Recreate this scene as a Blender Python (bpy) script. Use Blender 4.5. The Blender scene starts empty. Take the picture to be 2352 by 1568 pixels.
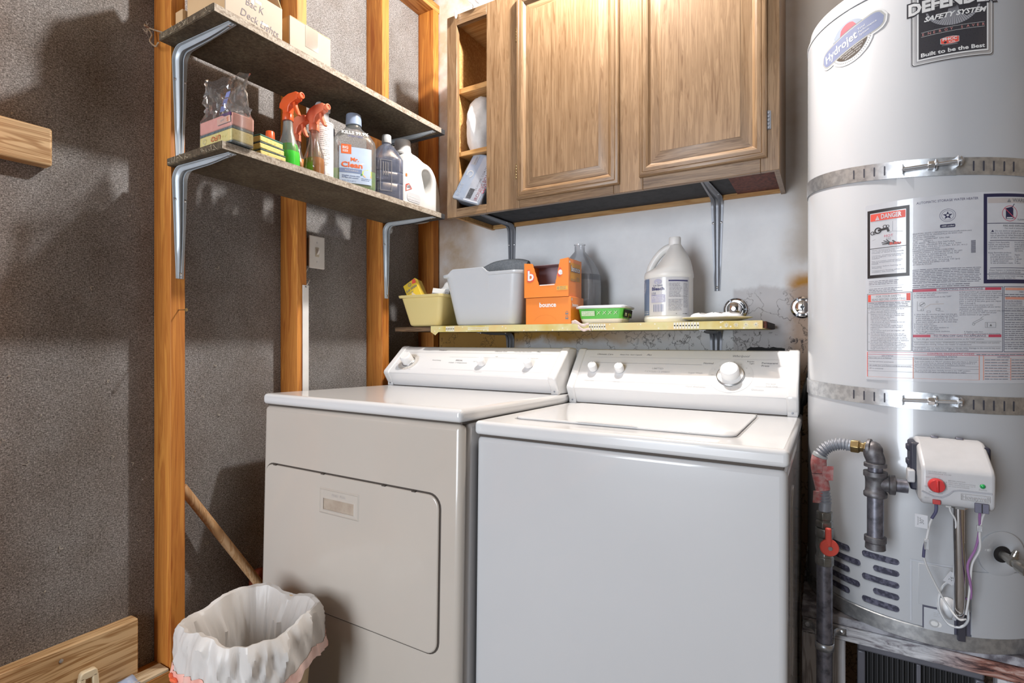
import bpy, bmesh, math, random
from math import sin, cos, pi, radians, sqrt, atan2
from mathutils import Vector, Matrix, Euler

random.seed(7)
SC = bpy.context.scene
COL = SC.collection

# ------------------------------------------------------------------ camera, world, lights, exposure
cam_d = bpy.data.cameras.new('camera')
cam_d.sensor_width = 36.0
cam_d.lens = 1207.7 / 2352 * 36
cam_d.shift_y = -0.0011
cam_d.clip_start = 0.05
cam = bpy.data.objects.new('camera', cam_d)
COL.objects.link(cam)
cam.location = (1.64, -1.94, 1.10)
cam.rotation_euler = (pi / 2, 0, radians(30.76))
SC.camera = cam

W = bpy.data.worlds.new('world')
SC.world = W
W.use_nodes = True
W.node_tree.nodes['Background'].inputs[0].default_value = (0.90, 0.95, 1.0, 1)
W.node_tree.nodes['Background'].inputs[1].default_value = 0.05

def lamp(name, kind, loc, energy, color, rot=(0, 0, 0), **kw):
    l = bpy.data.lights.new(name, kind)
    l.energy = energy
    l.color = color
    for k, v in kw.items():
        setattr(l, k, v)
    o = bpy.data.objects.new(name, l)
    COL.objects.link(o)
    o.location = loc
    o.rotation_euler = rot
    return o

lamp('bulb', 'POINT', (1.08, -0.47, 2.60), 116, (1.0, 0.965, 0.925), shadow_soft_size=0.035)
lamp('garage_daylight', 'AREA', (0.62, -4.35, 1.45), 118, (0.86, 0.925, 1.0), rot=(radians(90), 0, 0),
     shape='RECTANGLE', size=1.1, size_y=2.2)
SC.view_settings.view_transform = 'Standard'
SC.view_settings.look = 'None'
SC.view_settings.gamma = 1
SC.view_settings.use_curve_mapping = False
SC.view_settings.exposure = 0.0

# ------------------------------------------------------------------ materials
MATS = {}
def srgb(h):
    h = h.lstrip('#')
    c = [int(h[i:i + 2], 16) / 255 for i in (0, 2, 4)]
    return tuple(x / 12.92 if x <= .04045 else ((x + .055) / 1.055) ** 2.4 for x in c) + (1,)
def col(c):
    return srgb(c) if isinstance(c, str) else tuple(c) + ((1,) if len(c) == 3 else ())

def base(name):
    m = bpy.data.materials.new(name)
    m.use_nodes = True
    nt = m.node_tree
    b = nt.nodes['Principled BSDF']
    return m, nt, b
def nd(nt, t, **kw):
    n = nt.nodes.new(t)
    for k, v in kw.items():
        setattr(n, k, v)
    return n
def coords(nt, scale=(1, 1, 1), rand=True):
    tc = nd(nt, 'ShaderNodeTexCoord')
    mp = nd(nt, 'ShaderNodeMapping')
    mp.inputs['Scale'].default_value = scale
    nt.links.new(tc.outputs['Object'], mp.inputs[0])
    if rand:
        oi = nd(nt, 'ShaderNodeObjectInfo')
        mu = nd(nt, 'ShaderNodeMath', operation='MULTIPLY')
        mu.inputs[1].default_value = 17.0
        nt.links.new(oi.outputs['Random'], mu.inputs[0])
        cb = nd(nt, 'ShaderNodeCombineXYZ')
        for i in range(3):
            nt.links.new(mu.outputs[0], cb.inputs[i])
        nt.links.new(cb.outputs[0], mp.inputs[1])
    return mp.outputs[0]
def noise(nt, vec, scale, detail=5, rough=.55, dist=0):
    n = nd(nt, 'ShaderNodeTexNoise')
    n.inputs['Scale'].default_value = scale
    n.inputs['Detail'].default_value = detail
    n.inputs['Roughness'].default_value = rough
    n.inputs['Distortion'].default_value = dist
    nt.links.new(vec, n.inputs['Vector'])
    return n.outputs[0]
def ramp(nt, fac, stops, interp='LINEAR'):
    r = nd(nt, 'ShaderNodeValToRGB')
    r.color_ramp.interpolation = interp
    e = r.color_ramp.elements
    while len(e) < len(stops):
        e.new(.5)
    for i, (p, c) in enumerate(stops):
        e[i].position = p
        e[i].color = col(c)
    nt.links.new(fac, r.inputs[0])
    return r.outputs[0]
def mixc(nt, fac, a, b, mode='MIX'):
    m = nd(nt, 'ShaderNodeMix', data_type='RGBA', blend_type=mode)
    for sock, v in ((m.inputs[0], fac), (m.inputs[6], a), (m.inputs[7], b)):
        if hasattr(v, 'node'):
            nt.links.new(v, sock)
        elif isinstance(v, (int, float)):
            sock.default_value = v
        else:
            sock.default_value = col(v)
    return m.outputs[2]
def bump(nt, b, h, strength=.3, dist=.002):
    n = nd(nt, 'ShaderNodeBump')
    n.inputs['Strength'].default_value = strength
    n.inputs['Distance'].default_value = dist
    nt.links.new(h, n.inputs['Height'])
    nt.links.new(n.outputs[0], b.inputs['Normal'])

def flat(name, c, rough=.5, metal=0, c2=None, scale=25, amt=(.35, .65), bmp=0, stretch=(1, 1, 1), detail=5, coat=0, spec=.5, sss=0):
    if name in MATS:
        return MATS[name]
    m, nt, b = base(name)
    b.inputs['Roughness'].default_value = rough
    b.inputs['Metallic'].default_value = metal
    b.inputs['Coat Weight'].default_value = coat
    b.inputs['Specular IOR Level'].default_value = spec
    b.inputs['Base Color'].default_value = col(c)
    if c2 is None:
        cc = col(c)
        c2 = tuple(x * .93 for x in cc[:3])
    f = noise(nt, coords(nt, stretch), scale, detail)
    nt.links.new(ramp(nt, f, [(amt[0], c2), (amt[1], c)]), b.inputs['Base Color'])
    if bmp:
        bump(nt, b, f, bmp)
    MATS[name] = m
    return m

def wood(name, light, dark, axis, scale=1.0, rings=.16, rough=.6, contrast=(.38, .66), bmp=.15, fine=.35):
    if name in MATS:
        return MATS[name]
    m, nt, b = base(name)
    st = [9 * scale, 9 * scale, 9 * scale]
    st['xyz'.index(axis)] = .55 * scale
    v = coords(nt, st)
    w = noise(nt, v, 3.2, 3, .5, 1.6)
    s2 = [90 * scale] * 3
    s2['xyz'.index(axis)] = 2.2 * scale
    f = noise(nt, coords(nt, s2), 2.0, 4, .6)
    # growth rings: sine of the warped noise
    mu = nd(nt, 'ShaderNodeMath', operation='MULTIPLY'); mu.inputs[1].default_value = 34
    nt.links.new(w, mu.inputs[0])
    si = nd(nt, 'ShaderNodeMath', operation='SINE'); nt.links.new(mu.outputs[0], si.inputs[0])
    ma = nd(nt, 'ShaderNodeMath', operation='MULTIPLY_ADD'); ma.inputs[1].default_value = rings; ma.inputs[2].default_value = 0
    nt.links.new(si.outputs[0], ma.inputs[0])
    a1 = nd(nt, 'ShaderNodeMath', operation='ADD'); nt.links.new(ma.outputs[0], a1.inputs[0]); nt.links.new(w, a1.inputs[1])
    m2 = nd(nt, 'ShaderNodeMath', operation='MULTIPLY_ADD'); m2.inputs[1].default_value = fine; m2.inputs[2].default_value = -fine / 2
    nt.links.new(f, m2.inputs[0])
    a2 = nd(nt, 'ShaderNodeMath', operation='ADD'); nt.links.new(a1.outputs[0], a2.inputs[0]); nt.links.new(m2.outputs[0], a2.inputs[1])
    c = ramp(nt, a2.outputs[0], [(contrast[0], dark), (contrast[1], light)])
    nt.links.new(c, b.inputs['Base Color'])
    b.inputs['Roughness'].default_value = rough
    bump(nt, b, f, bmp, .001)
    MATS[name] = m
    return m

def clear(name, tint, gloss=.12, rough=.06, milk=0.0, milkc=(.9, .9, .9)):
    """thin clear plastic: tinted see-through with a fresnel sheen, a little milkiness"""
    if name in MATS:
        return MATS[name]
    m, nt, b = base(name)
    out = nt.nodes['Material Output']
    tr = nd(nt, 'ShaderNodeBsdfTransparent'); tr.inputs[0].default_value = col(tint)
    gl = nd(nt, 'ShaderNodeBsdfGlossy'); gl.inputs['Roughness'].default_value = rough
    fr = nd(nt, 'ShaderNodeLayerWeight'); fr.inputs[0].default_value = .35
    mm = nd(nt, 'ShaderNodeMath', operation='MULTIPLY_ADD'); mm.inputs[1].default_value = .55; mm.inputs[2].default_value = gloss
    nt.links.new(fr.outputs['Fresnel'], mm.inputs[0])
    mx = nd(nt, 'ShaderNodeMixShader')
    nt.links.new(mm.outputs[0], mx.inputs[0]); nt.links.new(tr.outputs[0], mx.inputs[1]); nt.links.new(gl.outputs[0], mx.inputs[2])
    df = nd(nt, 'ShaderNodeBsdfDiffuse'); df.inputs[0].default_value = col(milkc)
    mx2 = nd(nt, 'ShaderNodeMixShader'); mx2.inputs[0].default_value = milk
    nt.links.new(mx.outputs[0], mx2.inputs[1]); nt.links.new(df.outputs[0], mx2.inputs[2])
    nt.links.new(mx2.outputs[0], out.inputs[0])
    nt.nodes.remove(b)
    MATS[name] = m
    return m

# --- setting materials
def m_felt():
    m, nt, b = base('black_fibre_sheathing')
    v = coords(nt, rand=False)
    big = noise(nt, v, 3.5, 4, .6)
    fine = noise(nt, v, 300, 4, .85)
    st = noise(nt, coords(nt, (620, 110, 620), False), 1.0, 4, .8, .8)
    c = ramp(nt, fine, [(.34, (.018, .016, .015)), (.50, (.19, .188, .19)), (.65, (.70, .71, .73))])
    c2 = ramp(nt, st, [(.42, (.055, .050, .047)), (.66, (.60, .60, .61))])
    c = mixc(nt, .45, c, c2)
    t = ramp(nt, big, [(.3, (.74, .68, .63)), (.62, (1.10, 1.10, 1.10))])
    c = mixc(nt, 1.0, c, t, 'MULTIPLY')
    vo = nd(nt, 'ShaderNodeTexVoronoi'); vo.inputs['Scale'].default_value = 22
    nt.links.new(coords(nt, (1, 1, 1.3), False), vo.inputs['Vector'])
    fl = ramp(nt, vo.outputs['Distance'], [(.0, (1, 1, 1)), (.045, (0, 0, 0))])
    c = mixc(nt, fl, c, (.5, .47, .42))
    nt.links.new(c, b.inputs['Base Color'])
    b.inputs['Roughness'].default_value = .95
    b.inputs['Specular IOR Level'].default_value = .1
    bump(nt, b, fine, .5, .002)
    return m
def m_plaster():
    m, nt, b = base('stained_shaded_plaster')
    tc = nd(nt, 'ShaderNodeTexCoord')
    sx = nd(nt, 'ShaderNodeSeparateXYZ'); nt.links.new(tc.outputs['Object'], sx.inputs[0])
    v = tc.outputs['Object']
    n1 = noise(nt, v, 7, 5, .6)
    n2 = noise(nt, v, 60, 4, .7)
    c = ramp(nt, n1, [(.35, (.74, .75, .775)), (.65, (.82, .83, .85))])
    def mrange(src, a, b_):
        r = nd(nt, 'ShaderNodeMapRange'); r.interpolation_type = 'SMOOTHSTEP'
        r.inputs[1].default_value = a; r.inputs[2].default_value = b_
        nt.links.new(src, r.inputs[0]); return r.outputs[0]
    def mul(a, b_):
        q = nd(nt, 'ShaderNodeMath', operation='MULTIPLY')
        nt.links.new(a, q.inputs[0])
        if hasattr(b_, 'node'): nt.links.new(b_, q.inputs[1])
        else: q.inputs[1].default_value = b_
        return q.outputs[0]
    # x warped by noise so that stain outlines wander
    wx = nd(nt, 'ShaderNodeMath', operation='MULTIPLY_ADD'); wx.inputs[1].default_value = .10
    nt.links.new(n1, wx.inputs[0]); nt.links.new(sx.outputs[0], wx.inputs[2])
    wz = nd(nt, 'ShaderNodeMath', operation='MULTIPLY_ADD'); wz.inputs[1].default_value = .10
    nt.links.new(n1, wz.inputs[0]); nt.links.new(sx.outputs[2], wz.inputs[2])
    # rust-brown stain near the right pipe cover
    st = mul(mrange(wx.outputs[0], 1.57, 1.62), mrange(wz.outputs[0], 1.40, 1.335))
    c = mixc(nt, st, c, (.42, .20, .03))
    st1 = mul(mrange(wx.outputs[0], 1.55, 1.64), mrange(wz.outputs[0], 1.36, 1.44))
    c = mixc(nt, mul(st1, .8), c, (.40, .33, .26))
    st2 = mul(mrange(wx.outputs[0], .42, .29), ramp(nt, n1, [(.3, (.2, .2, .2)), (.6, (.9, .9, .9))]))  # warm shade along the left edge, put into the wall colour
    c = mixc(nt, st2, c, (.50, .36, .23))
    # grey-pink bare patch round the left pipe cover
    pt = mul(mul(mrange(sx.outputs[0], 1.365, 1.375), mrange(wz.outputs[0], 1.335, 1.315)), .55)
    c = mixc(nt, pt, c, (.44, .40, .40))
    # brown grime under the little shelf
    gr = mul(mul(mrange(wz.outputs[0], 1.125, 1.165), mrange(wz.outputs[0], 1.235, 1.185)), mrange(wx.outputs[0], 1.40, .75))
    c = mixc(nt, gr, c, (.46, .25, .05))
    gl = mul(mrange(wz.outputs[0], 1.20, 1.16), mrange(wx.outputs[0], .62, .50))
    c = mixc(nt, gl, c, (.46, .25, .06))
    # cracks
    vo = nd(nt, 'ShaderNodeTexVoronoi', feature='DISTANCE_TO_EDGE'); vo.inputs['Scale'].default_value = 8.5
    di = nd(nt, 'ShaderNodeMapping'); nt.links.new(v, di.inputs[0])
    nz = nd(nt, 'ShaderNodeTexNoise'); nz.inputs['Scale'].default_value = 24; nz.inputs['Detail'].default_value = 5
    nt.links.new(v, nz.inputs['Vector'])
    mv = nd(nt, 'ShaderNodeVectorMath', operation='MULTIPLY_ADD'); mv.inputs[1].default_value = (.16, .16, .16)
    nt.links.new(nz.outputs['Color'], mv.inputs[0]); nt.links.new(v, mv.inputs[2])
    nt.links.new(mv.outputs[0], vo.inputs['Vector'])
    cr = ramp(nt, vo.outputs['Distance'], [(.0, (1, 1, 1)), (.028, (0, 0, 0))])
    low = mrange(wz.outputs[0], 1.235, 1.17)
    right = mul(mrange(sx.outputs[0], 1.38, 1.43), mrange(wz.outputs[0], 1.33, 1.29))
    ad = nd(nt, 'ShaderNodeMath', operation='MAXIMUM'); nt.links.new(low, ad.inputs[0]); nt.links.new(right, ad.inputs[1])
    c = mixc(nt, mul(mul(cr, ad.outputs[0]), .70), c, (.035, .025, .02))
    # black scuffs just above the appliances
    sc_ = ramp(nt, noise(nt, coords(nt, (1, 1, .6), False), 42, 5, .75, .6), [(.57, (0, 0, 0)), (.63, (1, 1, 1))])
    c = mixc(nt, mul(mul(sc_, mrange(wz.outputs[0], 1.20, 1.165)), mul(mrange(sx.outputs[0], .9, 1.25), .9)), c, (.03, .025, .03))
    sp = ramp(nt, n2, [(.70, (0, 0, 0)), (.74, (1, 1, 1))])
    c = mixc(nt, mul(sp, .45), c, (.25, .22, .2))
    nt.links.new(c, b.inputs['Base Color'])
    b.inputs['Roughness'].default_value = .8
    bump(nt, b, n2, .15, .002)
    return m
M_FELT = m_felt(); M_PLASTER = m_plaster()
M_STUD = wood('orange_fir', (.62, .255, .045), (.37, .105, .012), 'z', 1.0, contrast=(.26, .70), rings=.10, fine=.45)
M_STUDX = wood('orange_fir_sideways', (.54, .27, .08), (.34, .13, .025), 'y', 1.0)
M_PINE = wood('pale_pine', (.66, .46, .25), (.36, .19, .07), 'y', 1.1, contrast=(.27, .60), rings=.2)
M_OAKZ = wood('oak_upright', (.285, .182, .100), (.150, .082, .037), 'z', 2.4, contrast=(.24, .66), rough=.36, fine=.55, rings=.07)
M_OAKX = wood('oak_level', (.285, .182, .100), (.140, .075, .034), 'x', 2.4, contrast=(.26, .66), rough=.36, fine=.55, rings=.09)
M_OAKIN = wood('oak_inside', (.62, .37, .15), (.46, .23, .07), 'x', 1.2, contrast=(.3, .7), rough=.5)
def m_chip():
    m, nt, b = base('particle_board')
    v = coords(nt, rand=False)
    f = noise(nt, v, 190, 4, .8)
    vo = nd(nt, 'ShaderNodeTexVoronoi'); vo.inputs['Scale'].default_value = 170
    nt.links.new(coords(nt, (1, .45, 1), False), vo.inputs['Vector'])
    c = ramp(nt, f, [(.32, (.09, .065, .045)), (.5, (.33, .285, .23)), (.68, (.58, .54, .48))])
    c2 = ramp(nt, vo.outputs['Color'], [(.2, (.16, .12, .085)), (.8, (.52, .47, .40))])
    c = mixc(nt, .4, c, c2)
    nt.links.new(c, b.inputs['Base Color'])
    b.inputs['Roughness'].default_value = .8
    bump(nt, b, f, .3, .001)
    return m
def m_chipface():
    m, nt, b = base('dark_particle_board_face')
    v = coords(nt, rand=False)
    f = noise(nt, v, 90, 5, .8)
    g = noise(nt, v, 9, 4, .6)
    c = ramp(nt, f, [(.35, (.045, .034, .022)), (.6, (.125, .10, .07)), (.75, (.26, .225, .165))])
    t = ramp(nt, g, [(.35, (.7, .6, .5)), (.65, (1.15, 1.12, 1.0))])
    nt.links.new(mixc(nt, 1.0, c, t, 'MULTIPLY'), b.inputs['Base Color'])
    b.inputs['Roughness'].default_value = .8
    bump(nt, b, f, .2, .001)
    return m
M_CHIP = m_chip(); M_CHIPF = m_chipface()
M_BRK = flat('grey_painted_steel', (.50, .55, .60), .38, .15)
M_BRKD = flat('dull_grey_steel', (.27, .28, .31), .42, .4)
M_DARK = flat('near_black', (.012, .011, .012), .7)
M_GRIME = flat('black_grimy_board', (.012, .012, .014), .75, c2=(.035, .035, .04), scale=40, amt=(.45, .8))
M_REDBR = flat('red_brown_board', (.20, .055, .035), .7, c2=(.07, .02, .015), scale=120, amt=(.35, .7))
M_STEEL = flat('bright_steel', (.72, .73, .75), .28, 1.0)
M_CHROME = flat('chrome', (.85, .85, .87), .07, 1.0)
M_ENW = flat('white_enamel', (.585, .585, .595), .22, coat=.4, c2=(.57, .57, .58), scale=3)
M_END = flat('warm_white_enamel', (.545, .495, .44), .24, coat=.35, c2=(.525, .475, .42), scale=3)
M_ENT = flat('bulb_lit_enamel', (.72, .72, .725), .2, coat=.4, c2=(.70, .70, .705), scale=3)  # same enamel made paler: bulb light on the tops, put into the colour
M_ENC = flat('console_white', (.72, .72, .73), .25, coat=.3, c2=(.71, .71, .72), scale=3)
M_WPL = flat('white_plastic', (.80, .80, .79), .35)
M_SEAM = flat('dark_seam', (.07, .055, .045), .7)
M_INK = flat('grey_ink', (.20, .20, .21), .6)
M_INKL = flat('pale_grey_ink', (.47, .47, .48), .6)
M_INKB = flat('blue_black_ink', (.022, .022, .07), .5)
M_INKM = flat('mid_grey_ink', (.16, .16, .20), .6)
M_RED = flat('label_red', (.80, .10, .07), .45)
M_CRIM = flat('label_crimson', (.55, .08, .13), .45)
M_TAN = flat('label_salmon', (.72, .34, .26), .45)
M_PAPER = flat('label_white', (.60, .61, .65), .3, coat=.5)
M_WHITE = flat('pure_white', (.80, .80, .80), .45)
M_CONC = flat('concrete', (.24, .23, .22), .9, c2=(.16, .15, .145), scale=14, bmp=.2)
M_CEIL = flat('bare_ceiling_wood', (.29, .23, .17), .9)
M_GALV = flat('galvanised_steel', (.66, .68, .70), .36, .85, c2=(.48, .50, .53), scale=70, amt=(.4, .6))
M_JACK = flat('heater_white', (.50, .515, .545), .22, coat=.35, c2=(.485, .50, .53), scale=2)
M_IRON = flat('black_iron_pipe', (.10, .10, .125), .36, .75, c2=(.28, .28, .33), scale=55, amt=(.42, .7))
M_MALL = flat('malleable_iron', (.20, .20, .21), .5, .6, c2=(.12, .11, .12), scale=80, bmp=.2)
M_BRASS = flat('tarnished_brass', (.50, .38, .18), .35, .9, c2=(.30, .22, .12), scale=60)
M_FLEX = flat('grey_flex', (.38, .40, .45), .45, .3)
M_OLDW = flat('weathered_white_wood', (.60, .60, .63), .8, c2=(.16, .15, .17), scale=6, amt=(.34, .52), stretch=(2, 9, 14), bmp=.4)
M_OLDR = flat('weathered_red_wood', (.42, .30, .28), .8, c2=(.09, .05, .05), scale=7, amt=(.36, .62), stretch=(2, 9, 18), bmp=.4)
def m_rail():
    m, nt, b = base('rail_white_to_red')
    n = noise(nt, coords(nt, (5, 14, 22), False), 3.5, 5, .65, .8)
    w = ramp(nt, n, [(.36, (.15, .13, .15)), (.50, (.50, .50, .53)), (.62, (.66, .66, .69))])
    r_ = ramp(nt, n, [(.38, (.05, .02, .02)), (.52, (.30, .13, .10)), (.64, (.52, .36, .32))])
    tc = nd(nt, 'ShaderNodeTexCoord'); sx = nd(nt, 'ShaderNodeSeparateXYZ'); nt.links.new(tc.outputs['Object'], sx.inputs[0])
    mr = nd(nt, 'ShaderNodeMapRange'); mr.inputs[1].default_value = -.02; mr.inputs[2].default_value = .07
    nt.links.new(sx.outputs[0], mr.inputs[0])
    nt.links.new(mixc(nt, mr.outputs[0], w, r_), b.inputs['Base Color'])
    b.inputs['Roughness'].default_value = .8
    bump(nt, b, n, .5, .002)
    return m
M_RAIL = m_rail()

# ------------------------------------------------------------------ mesh helpers
ROOT = {}
def V(*a):
    return Vector(a)
def mesh_obj(name, me, mats, parent):
    for m in (mats if isinstance(mats, (list, tuple)) else [mats]):
        me.materials.append(m)
    o = bpy.data.objects.new(name, me)
    COL.objects.link(o)
    if parent is not None:
        o.parent = parent
        ROOT[o] = ROOT.get(parent, Matrix.Identity(4))
    else:
        ROOT[o] = Matrix.Identity(4)
    return o

def thing(name, label, cat, loc=(0, 0, 0), rot=(0, 0, 0), group=None):
    o = bpy.data.objects.new(name, None)
    COL.objects.link(o)
    o.empty_display_size = .05
    o.location = loc
    o.rotation_euler = rot
    o['label'] = label
    o['category'] = cat
    if group:
        o['group'] = group
    ROOT[o] = Matrix.LocRotScale(Vector(loc), Euler(rot).to_quaternion(), None)
    return o
def tag(o, label, cat, group=None):
    o['label'] = label
    o['category'] = cat
    if group:
        o['group'] = group
    return o
def struct(o):
    o['kind'] = 'structure'
    return o
def dup(root, loc, rotz=None, label=None):
    """copy of a thing with copies of its parts and sub-parts"""
    r = root.copy(); COL.objects.link(r); r.location = loc
    if rotz is not None:
        r.rotation_euler = (0, 0, rotz)
    if label:
        r['label'] = label
    for ch in list(root.children):
        c = ch.copy(); COL.objects.link(c); c.parent = r
        for g in list(ch.children):
            d = g.copy(); COL.objects.link(d); d.parent = c
    return r

GLY = {}
def glyphs(body, shear=0.0, bold=0.0):
    k = (body, shear, bold)
    if k in GLY:
        return GLY[k]
    cu = bpy.data.curves.new('t', 'FONT')
    cu.body = body
    cu.size = 1.0
    cu.resolution_u = 2
    cu.shear = shear
    cu.offset = bold
    cu.fill_mode = 'FRONT'
    ob = bpy.data.objects.new('t', cu)
    me = bpy.data.meshes.new_from_object(ob)
    vs = [(v.co.x, v.co.y) for v in me.vertices]
    fs = [tuple(p.vertices) for p in me.polygons]
    bpy.data.objects.remove(ob)
    bpy.data.curves.remove(cu)
    bpy.data.meshes.remove(me)
    GLY[k] = (vs, fs)
    return GLY[k]

class MB:
    def __init__(s):
        s.v = []; s.f = []; s.m = []; s.s = []
    def add(s, vs, fs, mat=0, T=None, smooth=True):
        n = len(s.v)
        for p in vs:
            p = Vector(p)
            s.v.append(T @ p if T is not None else p)
        for f in fs:
            s.f.append([i + n for i in f]); s.m.append(mat); s.s.append(smooth)
        return s
    def box(s, x0, x1, y0, y1, z0, z1, mat=0, T=None):
        vs = [(x, y, z) for x in (x0, x1) for y in (y0, y1) for z in (z0, z1)]
        return s.add(vs, [(0, 1, 3, 2), (4, 6, 7, 5), (0, 4, 5, 1), (2, 3, 7, 6), (0, 2, 6, 4), (1, 5, 7, 3)], mat, T)
    def prism(s, poly, a0, a1, axis='z', mat=0, T=None):
        n = len(poly)
        def P(u, w, a):
            return {'x': (a, u, w), 'y': (u, a, w), 'z': (u, w, a)}[axis]
        vs = [P(u, w, a0) for u, w in poly] + [P(u, w, a1) for u, w in poly]
        fs = [list(range(n)), list(range(2 * n - 1, n - 1, -1))] + [[i, (i + 1) % n, n + (i + 1) % n, n + i] for i in range(n)]
        return s.add(vs, fs, mat, T)
    def lathe(s, prof, n=24, mat=0, T=None, cap0=True, cap1=True, a0=0, a1=2 * pi):
        vs = []; fs = []
        full = abs(a1 - a0 - 2 * pi) < 1e-6
        k = n if full else n + 1
        for r, z in prof:
            for i in range(k):
                a = a0 + (a1 - a0) * i / n
                vs.append((r * cos(a), r * sin(a), z))
        for j in range(len(prof) - 1):
            for i in range(n):
                i2 = (i + 1) % k
                fs.append((j * k + i, j * k + i2, (j + 1) * k + i2, (j + 1) * k + i))
        if cap0 and full and prof[0][0] > 1e-5:
            fs.append(list(range(k - 1, -1, -1)))
        if cap1 and full and prof[-1][0] > 1e-5:
            b = (len(prof) - 1) * k
            fs.append(list(range(b, b + k)))
        return s.add(vs, fs, mat, T)
    def loft(s, secs, mat=0, T=None, caps=(True, True), closed=True):
        k = len(secs[0]); vs = []; fs = []
        for sec in secs:
            vs += list(sec)
        for j in range(len(secs) - 1):
            for i in range(k if closed else k - 1):
                i2 = (i + 1) % k
                fs.append((j * k + i, j * k + i2, (j + 1) * k + i2, (j + 1) * k + i))
        if closed and caps[0]:
            fs.append(list(range(k - 1, -1, -1)))
        if closed and caps[1]:
            b = (len(secs) - 1) * k
            fs.append(list(range(b, b + k)))
        return s.add(vs, fs, mat, T)
    def tube(s, pts, r, n=10, mat=0, T=None, caps=True):
        pts = [Vector(p) for p in pts]
        rr = r if isinstance(r, (list, tuple)) else [r] * len(pts)
        up = None; secs = []
        for i, p in enumerate(pts):
            d = (pts[min(i + 1, len(pts) - 1)] - pts[max(i - 1, 0)])
            d = d.normalized() if d.length > 1e-9 else Vector((0, 0, 1))
            if up is None:
                up = Vector((0, 0, 1)) if abs(d.z) < .9 else Vector((1, 0, 0))
            a = d.cross(up).normalized(); up = a.cross(d).normalized()
            secs.append([p + (a * cos(2 * pi * q / n) + up * sin(2 * pi * q / n)) * rr[i] for q in range(n)])
        return s.loft(secs, mat, T, (caps, caps))
    def ball(s, c, r, n=14, mat=0, sz=1.0):
        prof = [(r * sin(pi * i / 8), -r * sz * cos(pi * i / 8)) for i in range(9)]
        return s.lathe(prof, n, mat, Matrix.Translation(Vector(c)))
    # -- flat print: pl maps (u, v) -> point on a surface
    def poly2(s, pts, pl, mat=0):
        return s.add([pl(u, w) for u, w in pts], [list(range(len(pts)))], mat)
    def rect(s, u0, u1, v0, v1, pl, mat=0, n=1):
        vs = []; fs = []
        for i in range(n + 1):
            u = u0 + (u1 - u0) * i / n
            vs += [pl(u, v0), pl(u, v1)]
        for i in range(n):
            fs.append((2 * i, 2 * i + 2, 2 * i + 3, 2 * i + 1))
        return s.add(vs, fs, mat)
    def frame(s, u0, u1, v0, v1, t, pl, mat=0, n=1):
        s.rect(u0, u1, v0, v0 + t, pl, mat, n); s.rect(u0, u1, v1 - t, v1, pl, mat, n)
        s.rect(u0, u0 + t, v0 + t, v1 - t, pl, mat); s.rect(u1 - t, u1, v0 + t, v1 - t, pl, mat)
        return s
    def ring(s, cu, cv, r0, r1, pl, mat=0, n=24, a0=0, a1=2 * pi, asp=1.0):
        vs = []; fs = []
        for i in range(n + 1):
            a = a0 + (a1 - a0) * i / n
            vs += [pl(cu + r0 * cos(a), cv + asp * r0 * sin(a)), pl(cu + r1 * cos(a), cv + asp * r1 * sin(a))]
        for i in range(n):
            fs.append((2 * i, 2 * i + 2, 2 * i + 3, 2 * i + 1))
        return s.add(vs, fs, mat)
    def strips(s, pts, pl, mat=0, du=.005):
        """convex outline cut into narrow upright strips so that it follows a round surface"""
        u0 = min(p[0] for p in pts); u1 = max(p[0] for p in pts)
        n = max(2, int((u1 - u0) / du)); vs = []
        for i in range(n + 1):
            u = min(max(u0 + (u1 - u0) * i / n, u0 + 1e-6), u1 - 1e-6); hit = []
            for a, c in zip(pts, pts[1:] + pts[:1]):
                if (a[0] - u) * (c[0] - u) <= 0 and abs(a[0] - c[0]) > 1e-12:
                    hit.append(a[1] + (c[1] - a[1]) * (u - a[0]) / (c[0] - a[0]))
            vs += [pl(u, min(hit)), pl(u, max(hit))]
        return s.add(vs, [(2 * i, 2 * i + 2, 2 * i + 3, 2 * i + 1) for i in range(n)], mat)
    def disc(s, cu, cv, r, pl, mat=0, n=24, asp=1.0):
        return s.poly2([(cu + r * cos(2 * pi * i / n), cv + asp * r * sin(2 * pi * i / n)) for i in range(n)], pl, mat)
    def seg(s, u0, v0, u1, v1, t, pl, mat=0):
        d = Vector((u1 - u0, v1 - v0)); q = Vector((-d.y, d.x)).normalized() * t / 2
        return s.poly2([(u0 + q.x, v0 + q.y), (u1 + q.x, v1 + q.y), (u1 - q.x, v1 - q.y), (u0 - q.x, v0 - q.y)], pl, mat)
    def text(s, body, u, v, h, pl, mat=0, w=None, al='l', sh=0.0, bold=0.0, rot=0.0):
        gv, gf = glyphs(body, sh, bold)
        if not gv:
            return s
        x0 = min(p[0] for p in gv); x1 = max(p[0] for p in gv)
        sy = h / .69
        sx = w / max(1e-6, x1 - x0) if w else sy
        L = (x1 - x0) * sx
        off = {'l': 0, 'c': -L / 2, 'r': -L}[al]
        cr, sr = cos(rot), sin(rot)
        vs = []
        for px, py in gv:
            a, b_ = (px - x0) * sx + off, py * sy
            vs.append(pl(u + a * cr - b_ * sr, v + a * sr + b_ * cr))
        return s.add(vs, gf, mat)
    def dashes(s, u0, u1, v, h, pl, mat=0, seed=1):
        """a line of print too small to read: word-length strokes"""
        rnd = random.Random(seed * 7919 + int(abs(u0 * 1e4)) + int(abs(v * 1e5)))
        u = u0
        while u < u1 - h:
            w = min(h * rnd.uniform(1.5, 5.5), u1 - u)
            s.rect(u, u + w, v, v + h * rnd.uniform(.42, .62), pl, mat)
            u += w + h * .55
        return s
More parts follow.
